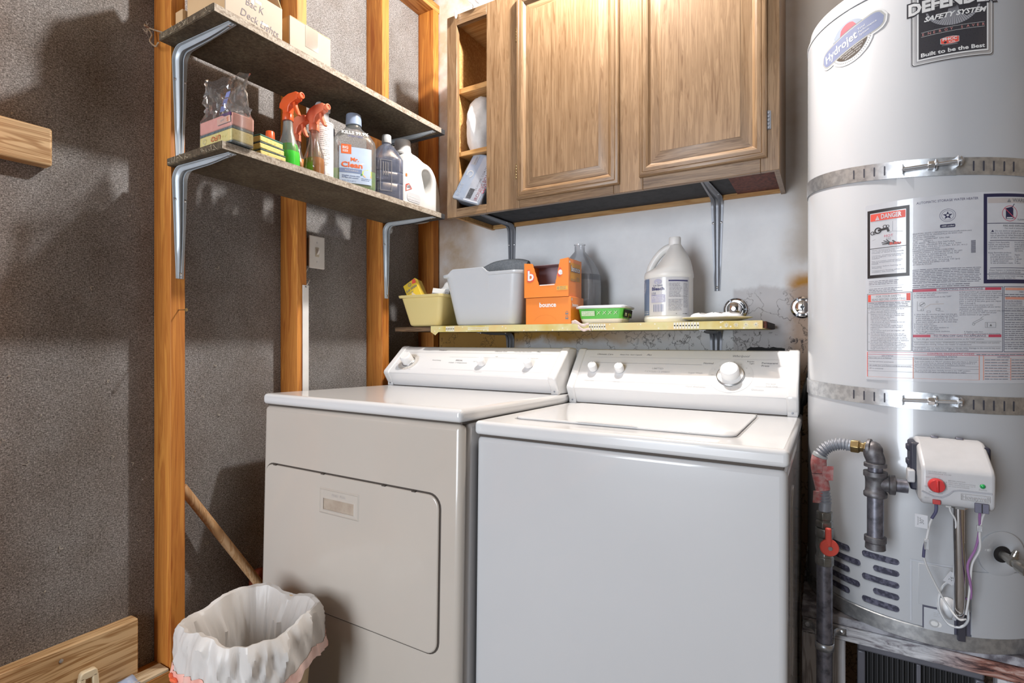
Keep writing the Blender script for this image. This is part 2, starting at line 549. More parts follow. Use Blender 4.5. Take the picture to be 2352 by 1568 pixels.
    def para(s, u0, u1, v1, n, dv, h, pl, mat=0, seed=1, rag=.25):
        rnd = random.Random(seed)
        for i in range(n):
            s.dashes(u0, u1 - (u1 - u0) * rag * rnd.random(), v1 - i * dv - h, h, pl, mat, seed + i)
        return s
    def build(s, name, mats, parent=None, bevel=0, seg=2, sub=0, solid=0, local=False, sharp=40, recalc=True):
        me = bpy.data.meshes.new(name)
        inv = Matrix.Identity(4) if (local or parent is None) else ROOT[parent].inverted()
        me.from_pydata([tuple(inv @ p) for p in s.v], [], s.f)
        me.polygons.foreach_set('material_index', s.m)
        me.polygons.foreach_set('use_smooth', s.s)
        if recalc:
            bm = bmesh.new(); bm.from_mesh(me)
            bmesh.ops.recalc_face_normals(bm, faces=bm.faces)
            bm.to_mesh(me); bm.free()
        me.set_sharp_from_angle(angle=radians(sharp))
        me.update()
        o = mesh_obj(name, me, mats, parent)
        if solid:
            md = o.modifiers.new('solid', 'SOLIDIFY'); md.thickness = solid; md.offset = -1
        if bevel:
            md = o.modifiers.new('bevel', 'BEVEL'); md.width = bevel; md.segments = seg
            md.limit_method = 'ANGLE'; md.angle_limit = radians(38); md.harden_normals = False
        if sub:
            md = o.modifiers.new('sub', 'SUBSURF'); md.levels = sub; md.render_levels = sub
        return o

def plane(o, ex, ey, off=.0006):
    """(u, v) -> point on the plane through o, lifted a hair along its normal"""
    o = Vector(o); ex = Vector(ex).normalized(); ey = Vector(ey).normalized()
    n = ex.cross(ey) * off
    return lambda u, v: o + ex * u + ey * v + n
def rrect(cx, cy, w, h, r, k=5):
    pts = []
    for (sx, sy, a) in ((1, 1, 0), (-1, 1, pi / 2), (-1, -1, pi), (1, -1, 3 * pi / 2)):
        for i in range(k + 1):
            t = a + pi / 2 * i / k
            pts.append((cx + sx * (w / 2 - r) + r * cos(t), cy + sy * (h / 2 - r) + r * sin(t)))
    return pts
def sq(cx, cy, z, rx, ry, p=2.0, n=28, rot=0.0):
    """superellipse section"""
    out = []
    for i in range(n):
        a = 2 * pi * i / n
        c, s_ = cos(a), sin(a)
        x = rx * (abs(c) ** (2 / p)) * (1 if c >= 0 else -1)
        y = ry * (abs(s_) ** (2 / p)) * (1 if s_ >= 0 else -1)
        out.append(Vector((cx + x * cos(rot) - y * sin(rot), cy + x * sin(rot) + y * cos(rot), z)))
    return out
def TR(x, y, z, rx=0, ry=0, rz=0):
    return Matrix.Translation((x, y, z)) @ Matrix.Rotation(rz, 4, 'Z') @ Matrix.Rotation(ry, 4, 'Y') @ Matrix.Rotation(rx, 4, 'X')
def axis_T(p, d):
    """matrix taking +z to direction d at p"""
    d = Vector(d).normalized()
    return Matrix.Translation(Vector(p)) @ d.to_track_quat('Z', 'Y').to_matrix().to_4x4()
def spline(pts, n=8):
    """Catmull-Rom through pts"""
    P = [Vector(p) for p in pts]
    P = [P[0] * 2 - P[1]] + P + [P[-1] * 2 - P[-2]]
    out = []
    for i in range(1, len(P) - 2):
        for k in range(n):
            t = k / n
            a, b, c, d = P[i - 1], P[i], P[i + 1], P[i + 2]
            out.append(.5 * ((2 * b) + (c - a) * t + (2 * a - 5 * b + 4 * c - d) * t * t + (3 * b - a - 3 * c + d) * t ** 3))
    out.append(P[-2])
    return out

# ================================================================== SETTING
fl = struct(MB().box(-.1, 3.6, -4.5, .1, -.05, 0).build('floor', M_CONC))
wl = struct(MB().box(-.02, 0, -4.5, .03, 0, 2.75).build('wall_left', M_FELT))
rs = random.Random(3)
for y0 in (-3.60, -3.196, -2.792, -2.388, -1.984, -1.58, -1.176, -.772, -.370, -.045):
    MB().box(.0005, .091, y0, y0 + .038, .19, 2.625).build('stud', M_STUD, wl, bevel=.0015)
MB().box(.0, .091, -4.5, .0, .152, .19).build('sill_plate', M_STUDX, wl, bevel=.002)
MB().box(.0, .091, -4.5, .0, 2.625, 2.663).build('top_plate', M_STUDX, wl, bevel=.002)
MB().box(.0, .095, -4.5, .0, 0, .152).build('foundation_curb', M_CONC, wl)
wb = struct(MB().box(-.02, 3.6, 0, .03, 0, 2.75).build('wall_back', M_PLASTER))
# ragged dark hole in the plaster just above the washing machine
hp = [(1.412 + .115 * i / 10, 1.0775 + rs.uniform(-.003, .002) - .006 * (abs(i - 5) > 4)) for i in range(11)]
hq = [(1.412 + .115 * i / 10, 1.045) for i in range(10, -1, -1)]
MB().prism(hp + hq, -.0015, .001, 'y').build('broken_plaster_hole', M_DARK, wb)
struct(MB().box(-.1, 3.6, -4.5, .1, 2.70, 2.75).build('ceiling', M_CEIL))
struct(MB().box(3.6, 3.65, -4.5, .1, 0, 2.75).build('wall_right', flat('bare_stud_wall', (.26, .20, .14), .9)))
# thread-like lint and cobweb scraps caught on the sheathing
lint = MB()
for i in range(150):
    y = rs.uniform(-1.5, -.05); z = rs.uniform(.25, 2.1)
    if any(y0 - .01 < y < y0 + .048 for y0 in (-1.176, -.772, -.37, -.045)):
        continue
    a = rs.uniform(0, 2 * pi); L = rs.uniform(.003, .014)
    p = [V(.0025 + .002 * sin(k), y + cos(a + .9 * sin(k * .8)) * L * k / 4, z + sin(a + .9 * sin(k * .8)) * L * k / 4) for k in range(5)]
    lint.tube(p, rs.uniform(.0004, .0009), 4)
o = lint.build('lint', flat('pale_lint', (.6, .57, .5), .95), wl)
o['kind'] = 'stuff'

# ------------------------------------------------------------------ shelf brackets
def bracket_geo(Lv, Lh, w0=.040, w1=.020):
    """stamped steel bracket in the X(out) Z(down) plane, width along Y; corner at origin"""
    path = []
    R = .034
    for i in range(7):
        t = i / 6
        path.append((V(0, 0, -Lv + t * (Lv - R)), V(1, 0, 0), w1 + (w0 - w1) * t))
    for i in range(1, 6):
        a = pi / 2 * i / 6
        path.append((V(R - R * cos(a), 0, -R + R * sin(a)), V(cos(a), 0, -sin(a)), w0))
    for i in range(7):
        t = i / 6
        path.append((V(R + t * (Lh - R), 0, 0), V(0, 0, -1), w0 + (w1 - w0) * t))
    top = [(-1, .0018), (-.62, .0018), (-.42, .0085), (-.30, .010), (-.20, .0035), (.20, .0035), (.30, .010), (.42, .0085), (.62, .0018), (1, .0018)]
    secs = []
    for i, (p, n, w) in enumerate(path):
        t = min(i, len(path) - 1 - i) / 3
        k = min(1, .15 + t)
        sec = [p + V(0, u * w / 2, 0) + n * (.0018 + (h - .0018) * k) for u, h in top]
        sec += [p + V(0, w / 2, 0) + n * .0001, p + V(0, -w / 2, 0) + n * .0001]
        secs.append(sec)
    return secs
def bracket(name, parent, T, Lv, Lh, mat, label=None, w0=.040):
    b = MB().loft(bracket_geo(Lv, Lh, w0), T=T).build(name, mat, parent, sharp=50)
    for (x, y, z, d) in ((.0015, .013, -.085, (1, 0, 0)), (.0015, -.013, -.085, (1, 0, 0)), (.0035, 0, -Lv + .012, (1, 0, 0)),
                         (.06, .012, -.0015, (0, 0, -1)), (Lh - .014, 0, -.0035, (0, 0, -1))):
        MB().lathe([(.0042, 0), (.0042, .0012), (.0026, .0024), (0, .0026)], 10, T=T @ axis_T((x, y, z), d)).build('screw', M_STEEL, b)
    return b

# ------------------------------------------------------------------ wall shelves on the studs
def wall_shelf(ztop, y0, label, notch=None):
    t = thing('wall_shelf', label, 'shelf', (.091, (y0 - .30) / 2, ztop - .021))
    th = .0205
    MB().box(.092, .35, y0, -.315, ztop - th, ztop).build('board', [M_CHIPF], t, bevel=.0012)
    # raw particle edge on the long front and a chewed near end
    MB().box(.35, .3512, y0 + .001, -.3155, ztop - th + .0008, ztop - .0008).build('front_edge', M_CHIP, t)
    MB().box(.093, .3495, y0 - .0012, y0, ztop - th + .0012, ztop - .0012).build('end_edge', M_CHIPF, t)
    MB().box(.093, .351, -.315, -.292, ztop - th, ztop - .001).build('dark_end', M_GRIME, t, bevel=.001)
    # splinters along the near end
    sp = MB()
    r = random.Random(int(ztop * 100))
    for i in range(26):
        x = r.uniform(.1, .34)
        sp.tube([V(x, y0 - .001, ztop - r.uniform(.003, .02)), V(x + r.uniform(-.01, .01), y0 - r.uniform(.002, .006), ztop - r.uniform(.001, .021))], .0006, 4)
    o = sp.build('splinters', flat('pale_chip', (.5, .42, .3), .9), t); o['kind'] = 'stuff'
    for yc in (-1.153, -.348):
        bracket('bracket', t, TR(.0915, yc, ztop - th - .0006), .305, .252, M_BRK)
    return t
wall_shelf(1.930, -1.205, 'upper brown particle board shelf on two grey steel brackets, cardboard boxes on it')
wall_shelf(1.598, -1.185, 'lower brown particle board shelf on grey steel brackets, holding cleaning bottles and sponges')

# ------------------------------------------------------------------ things fixed to the left wall
o = MB().box(.0, .038, -1.98, -1.416, 1.519, 1.61).build('wood_block', M_PINE, bevel=.006, seg=3)
tag(o, 'short pale pine block on black sheathing, at left below the upper shelf', 'wood block')
t = thing('pine_board', 'weathered pine board on edge against black sheathing by the floor', 'board', (0, -1.5, .19))
MB().box(.0005, .038, -1.98, -1.232, .19, .346).build('plank', M_PINE, t, bevel=.003)
MB().lathe([(.005, 0), (.0045, .0015), (0, .0022)], 10, T=axis_T((.038, -1.40, .318), (1, 0, 0))).build('screw', M_STEEL, t)
o = MB().box(.0385, .089, -1.98, -1.18, .1902, .198).build('wood_strip', wood('grey_pine', (.62, .50, .34), (.38, .27, .15), 'y', 1.4), bevel=.001)
o.location = (0, 0, 0)
tag(o, 'thin pale wood strip lying on the sill at the foot of nearest stud', 'wood strip')
t = thing('nail', 'long bare nail sticking out of the nearest stud above broom handle', 'nail', (.091, -1.155, 1.185))
MB().tube([V(.089, -1.155, 1.185), V(.148, -1.165, 1.183)], .0016, 8).build('shank', M_BRASS, t)
MB().lathe([(.0045, 0), (.0045, .0012), (0, .0016)], 10, T=axis_T((.148, -1.165, 1.183), (1, -.15, 0))).build('head', M_BRASS, t)
cord = spline([(.060, -1.178, 1.955), (.045, -1.20, 1.958), (.03, -1.212, 1.966), (.018, -1.205, 1.975), (.022, -1.192, 1.955), (.03, -1.20, 1.93), (.05, -1.195, 1.912), (.09, -1.207, 1.905)], 6)
t = thing('frayed_cord', 'frayed brown cord hooked on a nail beside upper shelf end', 'cord', (.06, -1.18, 1.93))
MB().tube(cord, .0022, 8).build('strand', flat('old_twine', (.30, .20, .12), .9, c2=(.5, .42, .3), scale=200), t)
fr = MB()
for i in range(14):
    p = V(.022 + rs.uniform(-.006, .006), -1.203, 1.962 + rs.uniform(-.012, .012))
    fr.tube([p, p + V(rs.uniform(-.006, .006), rs.uniform(-.012, .006), rs.uniform(-.012, .012))], .0005, 4)
o = fr.build('frayed_fibres', flat('pale_twine', (.6, .54, .45), .9), t); o['kind'] = 'stuff'
t = thing('nail', 'rusty bent nail driven into the near stud beside frayed cord', 'nail', (.06, -1.176, 1.958))
MB().tube([V(.062, -1.175, 1.953), V(.05, -1.190, 1.958), V(.035, -1.214, 1.962)], .0018, 8).build('shank', flat('rust', (.16, .06, .03), .8), t)

# light switch (its plate stands off the sheathing on a box)
t = thing('light_switch', 'white wall plate with single toggle switch between two studs', 'light switch', (.05, -.658, 1.42))
pl = plane((.052, -.658, 1.42), (0, 1, 0), (0, 0, 1))
MB().box(.046, .052, -.692, -.624, 1.361, 1.479).build('plate', M_WPL, t, bevel=.003)
MB().box(.001, .0458, -.683, -.633, 1.370, 1.470).build('switch_box', flat('grey_box', (.2, .2, .2), .6), t)
MB().box(.052, .0535, -.666, -.650, 1.403, 1.437).build('toggle_frame', flat('ivory', (.62, .58, .48), .4), t, bevel=.001)
MB().prism([(.0535, 1.411), (.064, 1.424), (.064, 1.430), (.0535, 1.430)], -.662, -.654, 'y').build('toggle', M_WPL, t, bevel=.0008)
for dz in (-.035, .035):
    MB().lathe([(.0033, 0), (.0028, .001), (0, .0012)], 10, T=axis_T((.052, -.658, 1.42 + dz), (1, 0, 0))).build('screw', M_STEEL, t)
MB().tube(spline([(.03, -.676, 1.368), (.035, -.69, 1.352), (.04, -.697, 1.343)], 4), .0016, 6).build('wire', M_WPL, t)
t = thing('plastic_strip', 'narrow white plastic strip hanging down the stud below light switch', 'strip', (.094, -.742, .93))
MB().box(.0935, .096, -.753, -.729, .925, 1.291).build('strip', M_WPL, t, bevel=.0006)
MB().lathe([(.0028, 0), (.0028, .0006)], 12, T=axis_T((.0961, -.741, 1.286), (1, 0, 0))).build('hole', M_DARK, t)
MB().tube(spline([(.0965, -.741, 1.286), (.085, -.722, 1.302), (.06, -.70, 1.318), (.001, -.690, 1.325)], 5), .0016, 6).build('cable_tie', M_WPL, t)

# pole and rubber head between the dryer and the wall
A, B = V(.046, -1.100, .64), V(.074, -.918, .342)
D = (B - A)
end = A + D * ((A.z - .01) / (A.z - B.z))
t = thing('wooden_pole', 'round bare wooden pole leaning behind the trash can', 'pole', tuple(end))
top = A - D * .12
MB().tube([top, A + D * .5, end], .0135, 16).build('handle', wood('dowel', (.62, .40, .22), (.45, .25, .11), 'z', 1.2), t, sharp=60)
t = thing('rubber_plunger', 'rust red rounded rubber head peeking out behind the dryer', 'plunger', (.036, -.872, 0))
MB().lathe([(.034, .285), (.036, .30), (.034, .33), (.027, .352), (.016, .362), (0, .364)], 22, T=TR(.036, -.872, -.018)).build('rubber_cup', flat('rust_red_rubber', (.26, .05, .02), .6), t)
MB().tube([V(.022, -.86, .001), V(.034, -.871, .27)], .011, 12).build('stick', M_PINE, t)

# ================================================================== WALL CABINET
t = thing('wall_cabinet', 'brown oak wall cabinet with two raised panel doors and an open cubby', 'cabinet', (.95, 0, 1.58))
CF, CB = -.290, -.271
for nm, x0, x1, z0, z1, m in (('stile', .36, .407, 1.58, 2.368, M_OAKZ), ('stile', .546, .690, 1.58, 2.368, M_OAKZ), ('stile', 1.045, 1.142, 1.58, 2.368, M_OAKZ),
                              ('stile', 1.482, 1.530, 1.58, 2.368, M_OAKZ), ('rail', .407, .546, 1.58, 1.613, M_OAKX), ('rail', .69, 1.045, 1.58, 1.622, M_OAKX),
                              ('rail', 1.142, 1.482, 1.58, 1.628, M_OAKX), ('rail', .407, .546, 2.326, 2.368, M_OAKX), ('rail', .69, 1.045, 2.32, 2.368, M_OAKX), ('rail', 1.142, 1.482, 2.32, 2.368, M_OAKX)):
    MB().box(x0 + .0002, x1 - .0002, CF, CB, z0, z1).build(nm, m, t, bevel=.0012)
MB().box(.385, .398, CB, -.001, 1.582, 2.36).build('side_panel', M_OAKIN, t)
MB().box(1.516, 1.5295, CB, -.001, 1.580, 2.368).build('side_panel', M_OAKZ, t)
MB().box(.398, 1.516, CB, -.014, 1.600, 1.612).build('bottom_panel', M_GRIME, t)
MB().box(1.385, 1.5155, CB, -.014, 1.596, 1.5998).build('patch_panel', M_REDBR, t)
MB().box(.398, 1.516, CB, -.014, 2.340, 2.352).build('top_panel', M_OAKIN, t)
MB().box(.398, 1.516, -.013, -.002, 1.584, 2.36).build('back_panel', M_OAKIN, t)
MB().box(.598, .610, CB, -.014, 1.612, 2.340).build('divider', M_OAKIN, t)
for z0, z1 in ((2.072, 2.092), (1.824, 1.842)):
    MB().box(.3985, .5975, -.262, -.014, z0, z1).build('cubby_shelf', M_OAKIN, t, bevel=.001)
def torn(x, y, name='torn_patch'):
    r = random.Random(int(x * 100))
    pts = [(x + (.05 + r.uniform(-.018, .02)) * cos(a * pi / 8), y + (.026 + r.uniform(-.009, .009)) * sin(a * pi / 8)) for a in range(16)]
    MB().prism(pts, 1.5955, 1.5998, 'z').build(name, flat('torn_cardboard', (.62, .47, .29), .9, c2=(.4, .2, .08), scale=60), t)
torn(.485, -.235); torn(1.318, -.245)
def panel_door(x0, x1, z0, z1, hinge_side):
    w, h = x1 - x0, z1 - z0
    prof = [(0, 0), (0, .011), (.003, .0155), (.008, .017), (.011, .0172), (.0125, .0155), (.014, .0172), (.024, .0185), (.030, .0165), (.034, .011), (.037, .0085), (.039, .0085), (.068, .0160), (.0685, .0165)]
    vs = []; fs = []
    for i, d in prof:
        vs += [(x0 + i, CF - .0006 - d, z0 + i), (x1 - i, CF - .0006 - d, z0 + i), (x1 - i, CF - .0006 - d, z1 - i), (x0 + i, CF - .0006 - d, z1 - i)]
    n = len(prof)
    b = MB()
    # stiles take upright grain, rails level grain
    for j in range(n - 1):
        for k in range(4):
            k2 = (k + 1) % 4
            fs.append((j * 4 + k, j * 4 + k2, (j + 1) * 4 + k2, (j + 1) * 4 + k))
    mats = [1 if (k % 2 == 0) else 0 for j in range(n - 1) for k in range(4)]
    nv = len(b.v)
    b.v += [Vector(p) for p in vs]
    for f, m in zip(fs, mats):
        b.f.append(list(f)); b.m.append(m); b.s.append(False)
    e = (n - 1) * 4
    b.f.append([e, e + 1, e + 2, e + 3]); b.m.append(0); b.s.append(False)
    b.f.append([3, 2, 1, 0]); b.m.append(0); b.s.append(False)
    d = b.build('door', [M_OAKZ, M_OAKX], t, sharp=25)
    hx = x1 + .004 if hinge_side > 0 else x0 - .004
    for hz in (z0 + .105, z1 - .13):
        hb = MB().box(hx - .006, hx + .006, CF - .0035, CF - .0008, hz - .026, hz + .026)
        for q in range(5):
            hb.lathe([(.0032, -.0046), (.0036, -.004), (.0036, .004), (.0032, .0046)], 10, T=TR(hx, CF - .005, hz - .021 + q * .0105))
        hb.build('hinge', M_BRASS if hinge_side < 0 else M_BRKD, d)
    return d
panel_door(.684, 1.067, 1.607, 2.338, -1)
panel_door(1.133, 1.499, 1.617, 2.338, 1)
# string of small lights with white wire lying over the cabinet top
t = thing('string_lights', 'tangle of white string light wire draped over cabinet top left', 'string lights', (.42, -.2, 2.37))
MB().tube(spline([(.40, -.10, 2.42), (.395, -.2, 2.40), (.40, -.285, 2.384), (.405, -.297, 2.372), (.412, -.296, 2.366), (.43, -.28, 2.39), (.47, -.24, 2.41), (.46, -.2, 2.44)], 6), .0022, 6).build('wire', M_WPL, t)
MB().tube(spline([(.47, -.27, 2.373), (.49, -.30, 2.376), (.47, -.296, 2.40), (.50, -.28, 2.42), (.52, -.285, 2.376), (.55, -.25, 2.375)], 6), .0022, 6).build('wire', M_WPL, t)
MB().lathe([(.004, 0), (.0062, .010), (.006, .022), (.003, .032), (0, .034)], 12, T=axis_T((.409, -.299, 2.378), (.1, -.1, -1))).build('bulb', M_WHITE, t)
MB().lathe([(.004, 0), (.0062, .010), (.006, .022), (.003, .032), (0, .034)], 12, T=axis_T((.50, -.298, 2.395), (.5, -.1, -.6))).build('bulb', M_WHITE, t)
o = MB().tube(spline([(.355, -.02, 2.55), (.352, -.012, 2.48), (.358, -.006, 2.42), (.35, -.006, 2.36), (.335, -.006, 2.27), (.338, -.004, 2.2)], 6), .002, 6).build('white_wire', M_WPL)
tag(o, 'thin white wire hanging on the wall left of the cabinet', 'wire')

# brackets that hold the cabinet
for xc, lab in ((.485, 'dull grey steel bracket under the cabinet, nearer the corner, above grey bin'), (1.318, 'long grey steel bracket under the cabinet, nearer the water heater')):
    t = thing('shelf_bracket', lab, 'bracket', (xc, 0, 1.59))
    bracket('arm', t, TR(xc, -.0012, 1.594, 0, 0, -pi / 2), .322, .272, M_BRKD)
    t.name = 'shelf_bracket'

# things in the cubby
t = thing('cloth_bundle', 'white wadded cloth stuffed on the middle cubby shelf', 'cloth', (.50, -.15, 1.842))
b = MB(); r = random.Random(5); secs = []
for i in range(17):
    u = i / 16
    z = 1.8425 + .222 * u
    k = (sin(pi * min(1, .14 + u * .80)) ** .32)
    sec = []
    for q in range(40):
        a = 2 * pi * q / 40
        f = 1 + .035 * sin(5 * a + 7 * u) + .025 * sin(9 * a - 11 * u) + .02 * sin(17 * a + 23 * u)
        sec.append(V(  .460 + .0605 * k * cos(a) * f, -.155 + .104 * k * sin(a) * f - .01 * sin(3 * u), z))
    secs.append(sec)
b.loft(secs); b.build('cloth', flat('white_cloth', (.80, .79, .78), .85, bmp=.3, scale=60), t, sharp=80)
t = thing('ironing_board_cover', 'packaged ironing board cover in clear film leaning out of the bottom cubby', 'package', (.47, -.26, 1.613))
# a slab leaning sideways and forwards; local x across, y thickness, z along
PT = TR(.392, -.300, 1.657, radians(-17), radians(20), 0)
M_PK = flat('pale_blue_pack', (.50, .58, .72), .25, c2=(.62, .68, .78), scale=14, coat=.6)
MB().box(-.005, .130, .0, .055, 0, .205, T=PT).build('packet', M_PK, t, bevel=.010, seg=3)
pkp = lambda u, v: PT @ V(u, -.0012, v)
b = MB(); b.rect(.055, .124, .004, .19, pkp, 0)
b.text('IRONING BOARD', .117, .012, .0155, pkp, 1, w=.135, rot=pi / 2, bold=.012)
b.text('SILICONE COATED', .094, .05, .009, pkp, 2, rot=pi / 2)
b.rect(.062, .086, .012, .055, pkp, 3); b.text('UCI', .083, .018, .017, pkp, 0, w=.03, rot=pi / 2, bold=.02)
b.build('print', [flat('pack_silver', (.66, .68, .74), .3), M_CRIM, M_INKB, M_INK], t)
b = MB()
b.text('quilted', .024, .015, .017, pkp, 0, w=.05, rot=pi / 2); b.rect(.012, .034, .150, .192, pkp, 1); b.text('LAUNDRY', .029, .153, .007, pkp, 2, w=.034, rot=pi / 2)
b.ring(.030, .11, .011, .016, pkp, 0, 18, -.4 * pi, 1.2 * pi)
b.build('print', [M_WHITE, M_PAPER, M_INKB], t)
b = MB()
b.text('COVER', .129, .045, .014, pkp, 0, w=.055, rot=pi / 2, bold=.012)
b.build('print', [M_CRIM], t)
MB().box(-.0065, .1315, -.0018, .0565, -.0015, .2065, T=PT).build('film', clear('pack_film', (.97, .98, 1), .10, .1), t, bevel=.010, seg=3)

# ================================================================== LITTLE LEDGE OVER THE MACHINES
def m_paper():
    m, nt, b = base('yellow_patterned_paper')
    v = coords(nt, rand=False)
    n = noise(nt, v, 9, 3)
    c = ramp(nt, n, [(.35, (.55, .42, .10)), (.5, (.62, .56, .26)), (.65, (.66, .48, .20))])
    vo = nd(nt, 'ShaderNodeTexVoronoi'); vo.inputs['Scale'].default_value = 62
    nt.links.new(v, vo.inputs['Vector'])
    d = ramp(nt, vo.outputs['Distance'], [(.12, (1, 1, 1)), (.2, (0, 0, 0))])
    c = mixc(nt, d, c, (.72, .68, .55))
    nt.links.new(c, b.inputs['Base Color']); b.inputs['Roughness'].default_value = .5
    return m
M_YPAP = m_paper()
LF = -.315
t = thing('ledge_shelf', 'narrow ledge shelf wrapped in yellow patterned paper above the two machines', 'shelf', (.9, 0, 1.133))
MB().box(.300, 1.489, LF, -.022, 1.134, 1.1555).build('board', M_YPAP, t, bevel=.001)
MB().box(.2995, 1.4895, LF - .0012, LF, 1.1325, 1.1562).build('front_paper', M_YPAP, t)
MB().prism([(.300, 1.133), (.338, 1.133), (.334, 1.1295), (.322, 1.120)], LF - .0013, LF - .0006, 'y').build('loose_paper', M_YPAP, t)
b = MB(); lp = plane((0, LF - .0014, 1.133), (1, 0, 0), (0, 0, 1))
for x0, n in ((.375, 5), (.48, 0), (.970, 7), (1.245, 9)):
    if n:
        for i in range(n):
            b.rect(x0 + i * .0085, x0 + i * .0085 + .0062, .002, .021, lp, 0)
            b.disc(x0 + i * .0085 + .0031, .0115, .0022, lp, 1, 8)
    else:
        for i in range(14):
            b.rect(x0 + i * .0068, x0 + i * .0068 + .0045, .006, .011, lp, 0)
        b.rect(x0, x0 + .095, .0135, .0155, lp, 0)
for i in range(4):
    cx = 1.395 + i * .026
    for k in range(8):
        a = pi / 4 * k
        b.seg(cx, .0115, cx + .0075 * cos(a), .0115 + .0075 * sin(a), .0012, lp, 0)
b.build('pattern', [flat('pattern_cream', (.74, .72, .62), .5), flat('pattern_olive', (.38, .34, .16), .5)], t)
MB().box(1.4896, 1.4960, -.29, -.022, 1.135, 1.1545).build('bare_end', M_REDBR, t)
MB().box(1.4962, 1.500, -.25, -.03, 1.136, 1.153).build('burnt_edge', M_GRIME, t)
MB().box(.093, .2988, -.300, -.02, 1.136, 1.1545).build('old_board', wood('old_brown_board', (.20, .12, .06), (.07, .04, .02), 'x', 1.4), t, bevel=.002)
for xc in (.478, 1.314):
    bracket('bracket', t, TR(xc, -.0012, 1.1320, 0, 0, -pi / 2), .24, .24, M_BRKD)
b = MB()
for i, (dx, dz, L) in enumerate(((0, 0, .062), (.012, .006, .05), (.026, -.006, .045))):
    secs = []
    for q in range(9):
        u = q / 8
        secs.append([V(.908 + dx + L * u, LF - .004 - .004 * sin(u * 5 + i) - .0016 * i, 1.160 + dz - .006 * i - .010 * u + .004 * sin(7 * u + i) + w * .0055 * (1 - .4 * u)) for w in (-1, -.3, .3, 1)])
    b.loft(secs, closed=False)
o = b.build('pink_tissue', flat('pink_tissue', (.72, .58, .54), .9), solid=.0012, sharp=80)
tag(o, 'crumpled pink tissue hanging over the ledge front below orange boxes', 'tissue')

# ================================================================== DRYER AND WASHER
TILT = -.024
def console(t, w, y_nose, y_top, y_base, z_base, z_nose, z_top, yb, inset=0.0):
    """sloped control console; returns the placing function of its face (u from left, v up the slope)"""
    cap = .030
    pr = [(y_base, z_base), (y_nose, z_nose), (y_nose + .003, z_nose + .009), (y_top - .004, z_top - .004), (y_top + .010, z_top), (yb, z_top - .004), (yb, z_base)]
    con = MB().prism([(y + (.004 if i in (1, 2) else .002), z - (.003 if i > 2 and i < 6 else 0)) for i, (y, z) in enumerate(pr)], cap - .002, w - cap + .002, 'x').build('console', M_ENC, t, bevel=.002, local=True)
    for x0 in (0, w - cap):
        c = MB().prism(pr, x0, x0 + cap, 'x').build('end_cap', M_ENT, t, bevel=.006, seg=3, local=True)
        f0 = x0 + .004
        MB().box(x0 + .002, x0 + cap - .002, y_base - .0065, y_base + .01, z_base - .001, z_base + .020).build('cap_foot', M_ENT, c, bevel=.002, local=True)
        MB().lathe([(.0032, 0), (.003, .001), (0, .0013)], 10, T=axis_T((x0 + cap / 2, y_base - .0066, z_base + .009), (0, -1, 0))).build('screw', M_BRKD, c, local=True)
    MB().box(cap - .001, w - cap + .001, y_base + .001, yb - .001, z_base - .0008, z_base + .004).build('shadow_gap', M_SEAM, t, local=True)
    p0 = V(0, y_nose + .003 + .004, z_nose + .009); p1 = V(0, y_top - .004 + .002, z_top - .004 - .003)
    ey = (p1 - p0).normalized()
    return plane(p0, (1, 0, 0), ey, .0008), (p1 - p0).length, p0, ey
def knob(t, p0, ey, u, v, r, h, name='knob', ring=0):
    n = Vector((1, 0, 0)).cross(ey)
    c = p0 + Vector((1, 0, 0)) * u + ey * v + n * .0012
    T = axis_T(c, n)
    if ring:
        MB().lathe([(ring, 0), (ring, .002), (ring - .0015, .0032), (ring - .003, .0026), (0, .0026)], 40, T=T).build('dial_ring', M_STEEL, t, local=True)
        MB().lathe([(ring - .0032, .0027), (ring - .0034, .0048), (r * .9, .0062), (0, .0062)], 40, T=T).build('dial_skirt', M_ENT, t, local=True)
    k = MB().lathe([(r * .92, .001), (r * .96, h * .25), (r * .98, h * .75), (r * .93, h * .93), (r * .84, h), (r * .72, h * .985), (0, h * .985)], 36, T=T).build(name, M_WHITE, t, sharp=50, local=True)
    MB().box(-.0008, .0008, r * .70, r * .92, h - .0004, h + .0005, T=T).build('pointer', M_INKL, k, local=True)
    return k

# ---- dryer
DX, DY, DZ = .131, -.9435, 0
DW, DD = .745, .69
t = thing('dryer', 'warm white front loading clothes dryer against the stud wall, with drop down door', 'dryer', (DX, DY, DZ), (TILT, 0, 0))
t.scale = (1.0255, 1, 1)
L = dict(local=True)
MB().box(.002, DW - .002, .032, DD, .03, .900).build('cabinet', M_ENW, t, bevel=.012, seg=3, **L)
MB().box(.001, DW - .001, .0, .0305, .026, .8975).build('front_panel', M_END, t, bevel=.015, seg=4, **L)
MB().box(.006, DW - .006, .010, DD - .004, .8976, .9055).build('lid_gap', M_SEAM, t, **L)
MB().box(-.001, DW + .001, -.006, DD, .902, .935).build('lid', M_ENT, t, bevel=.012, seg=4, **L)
for fx in (.05, DW - .05):
    for fy in (.06, DD - .06):
        MB().lathe([(.02, .0015 if fy < .3 else .0155), (.02, .019), (.008, .021), (.008, .034)], 14, T=TR(fx, fy, 0)).build('foot', M_DARK, t, **L)
door = rrect(.352, .5275, .664, .386, .032, 6)
MB().prism(rrect(.352, .5275, .672, .394, .036, 6), -.0006, .002, 'y').build('door_gap', M_SEAM, t, **L)
# rounded hollow edge round the door then the door slab
d = MB().prism(door, -.0065, .001, 'y').build('door', M_END, t, bevel=.005, seg=3, **L)
hx0, hx1, hz0, hz1 = .267, .421, .612, .684
pf = plane((0, -.0066, 0), (1, 0, 0), (0, 0, 1), .0004)
hb = MB()
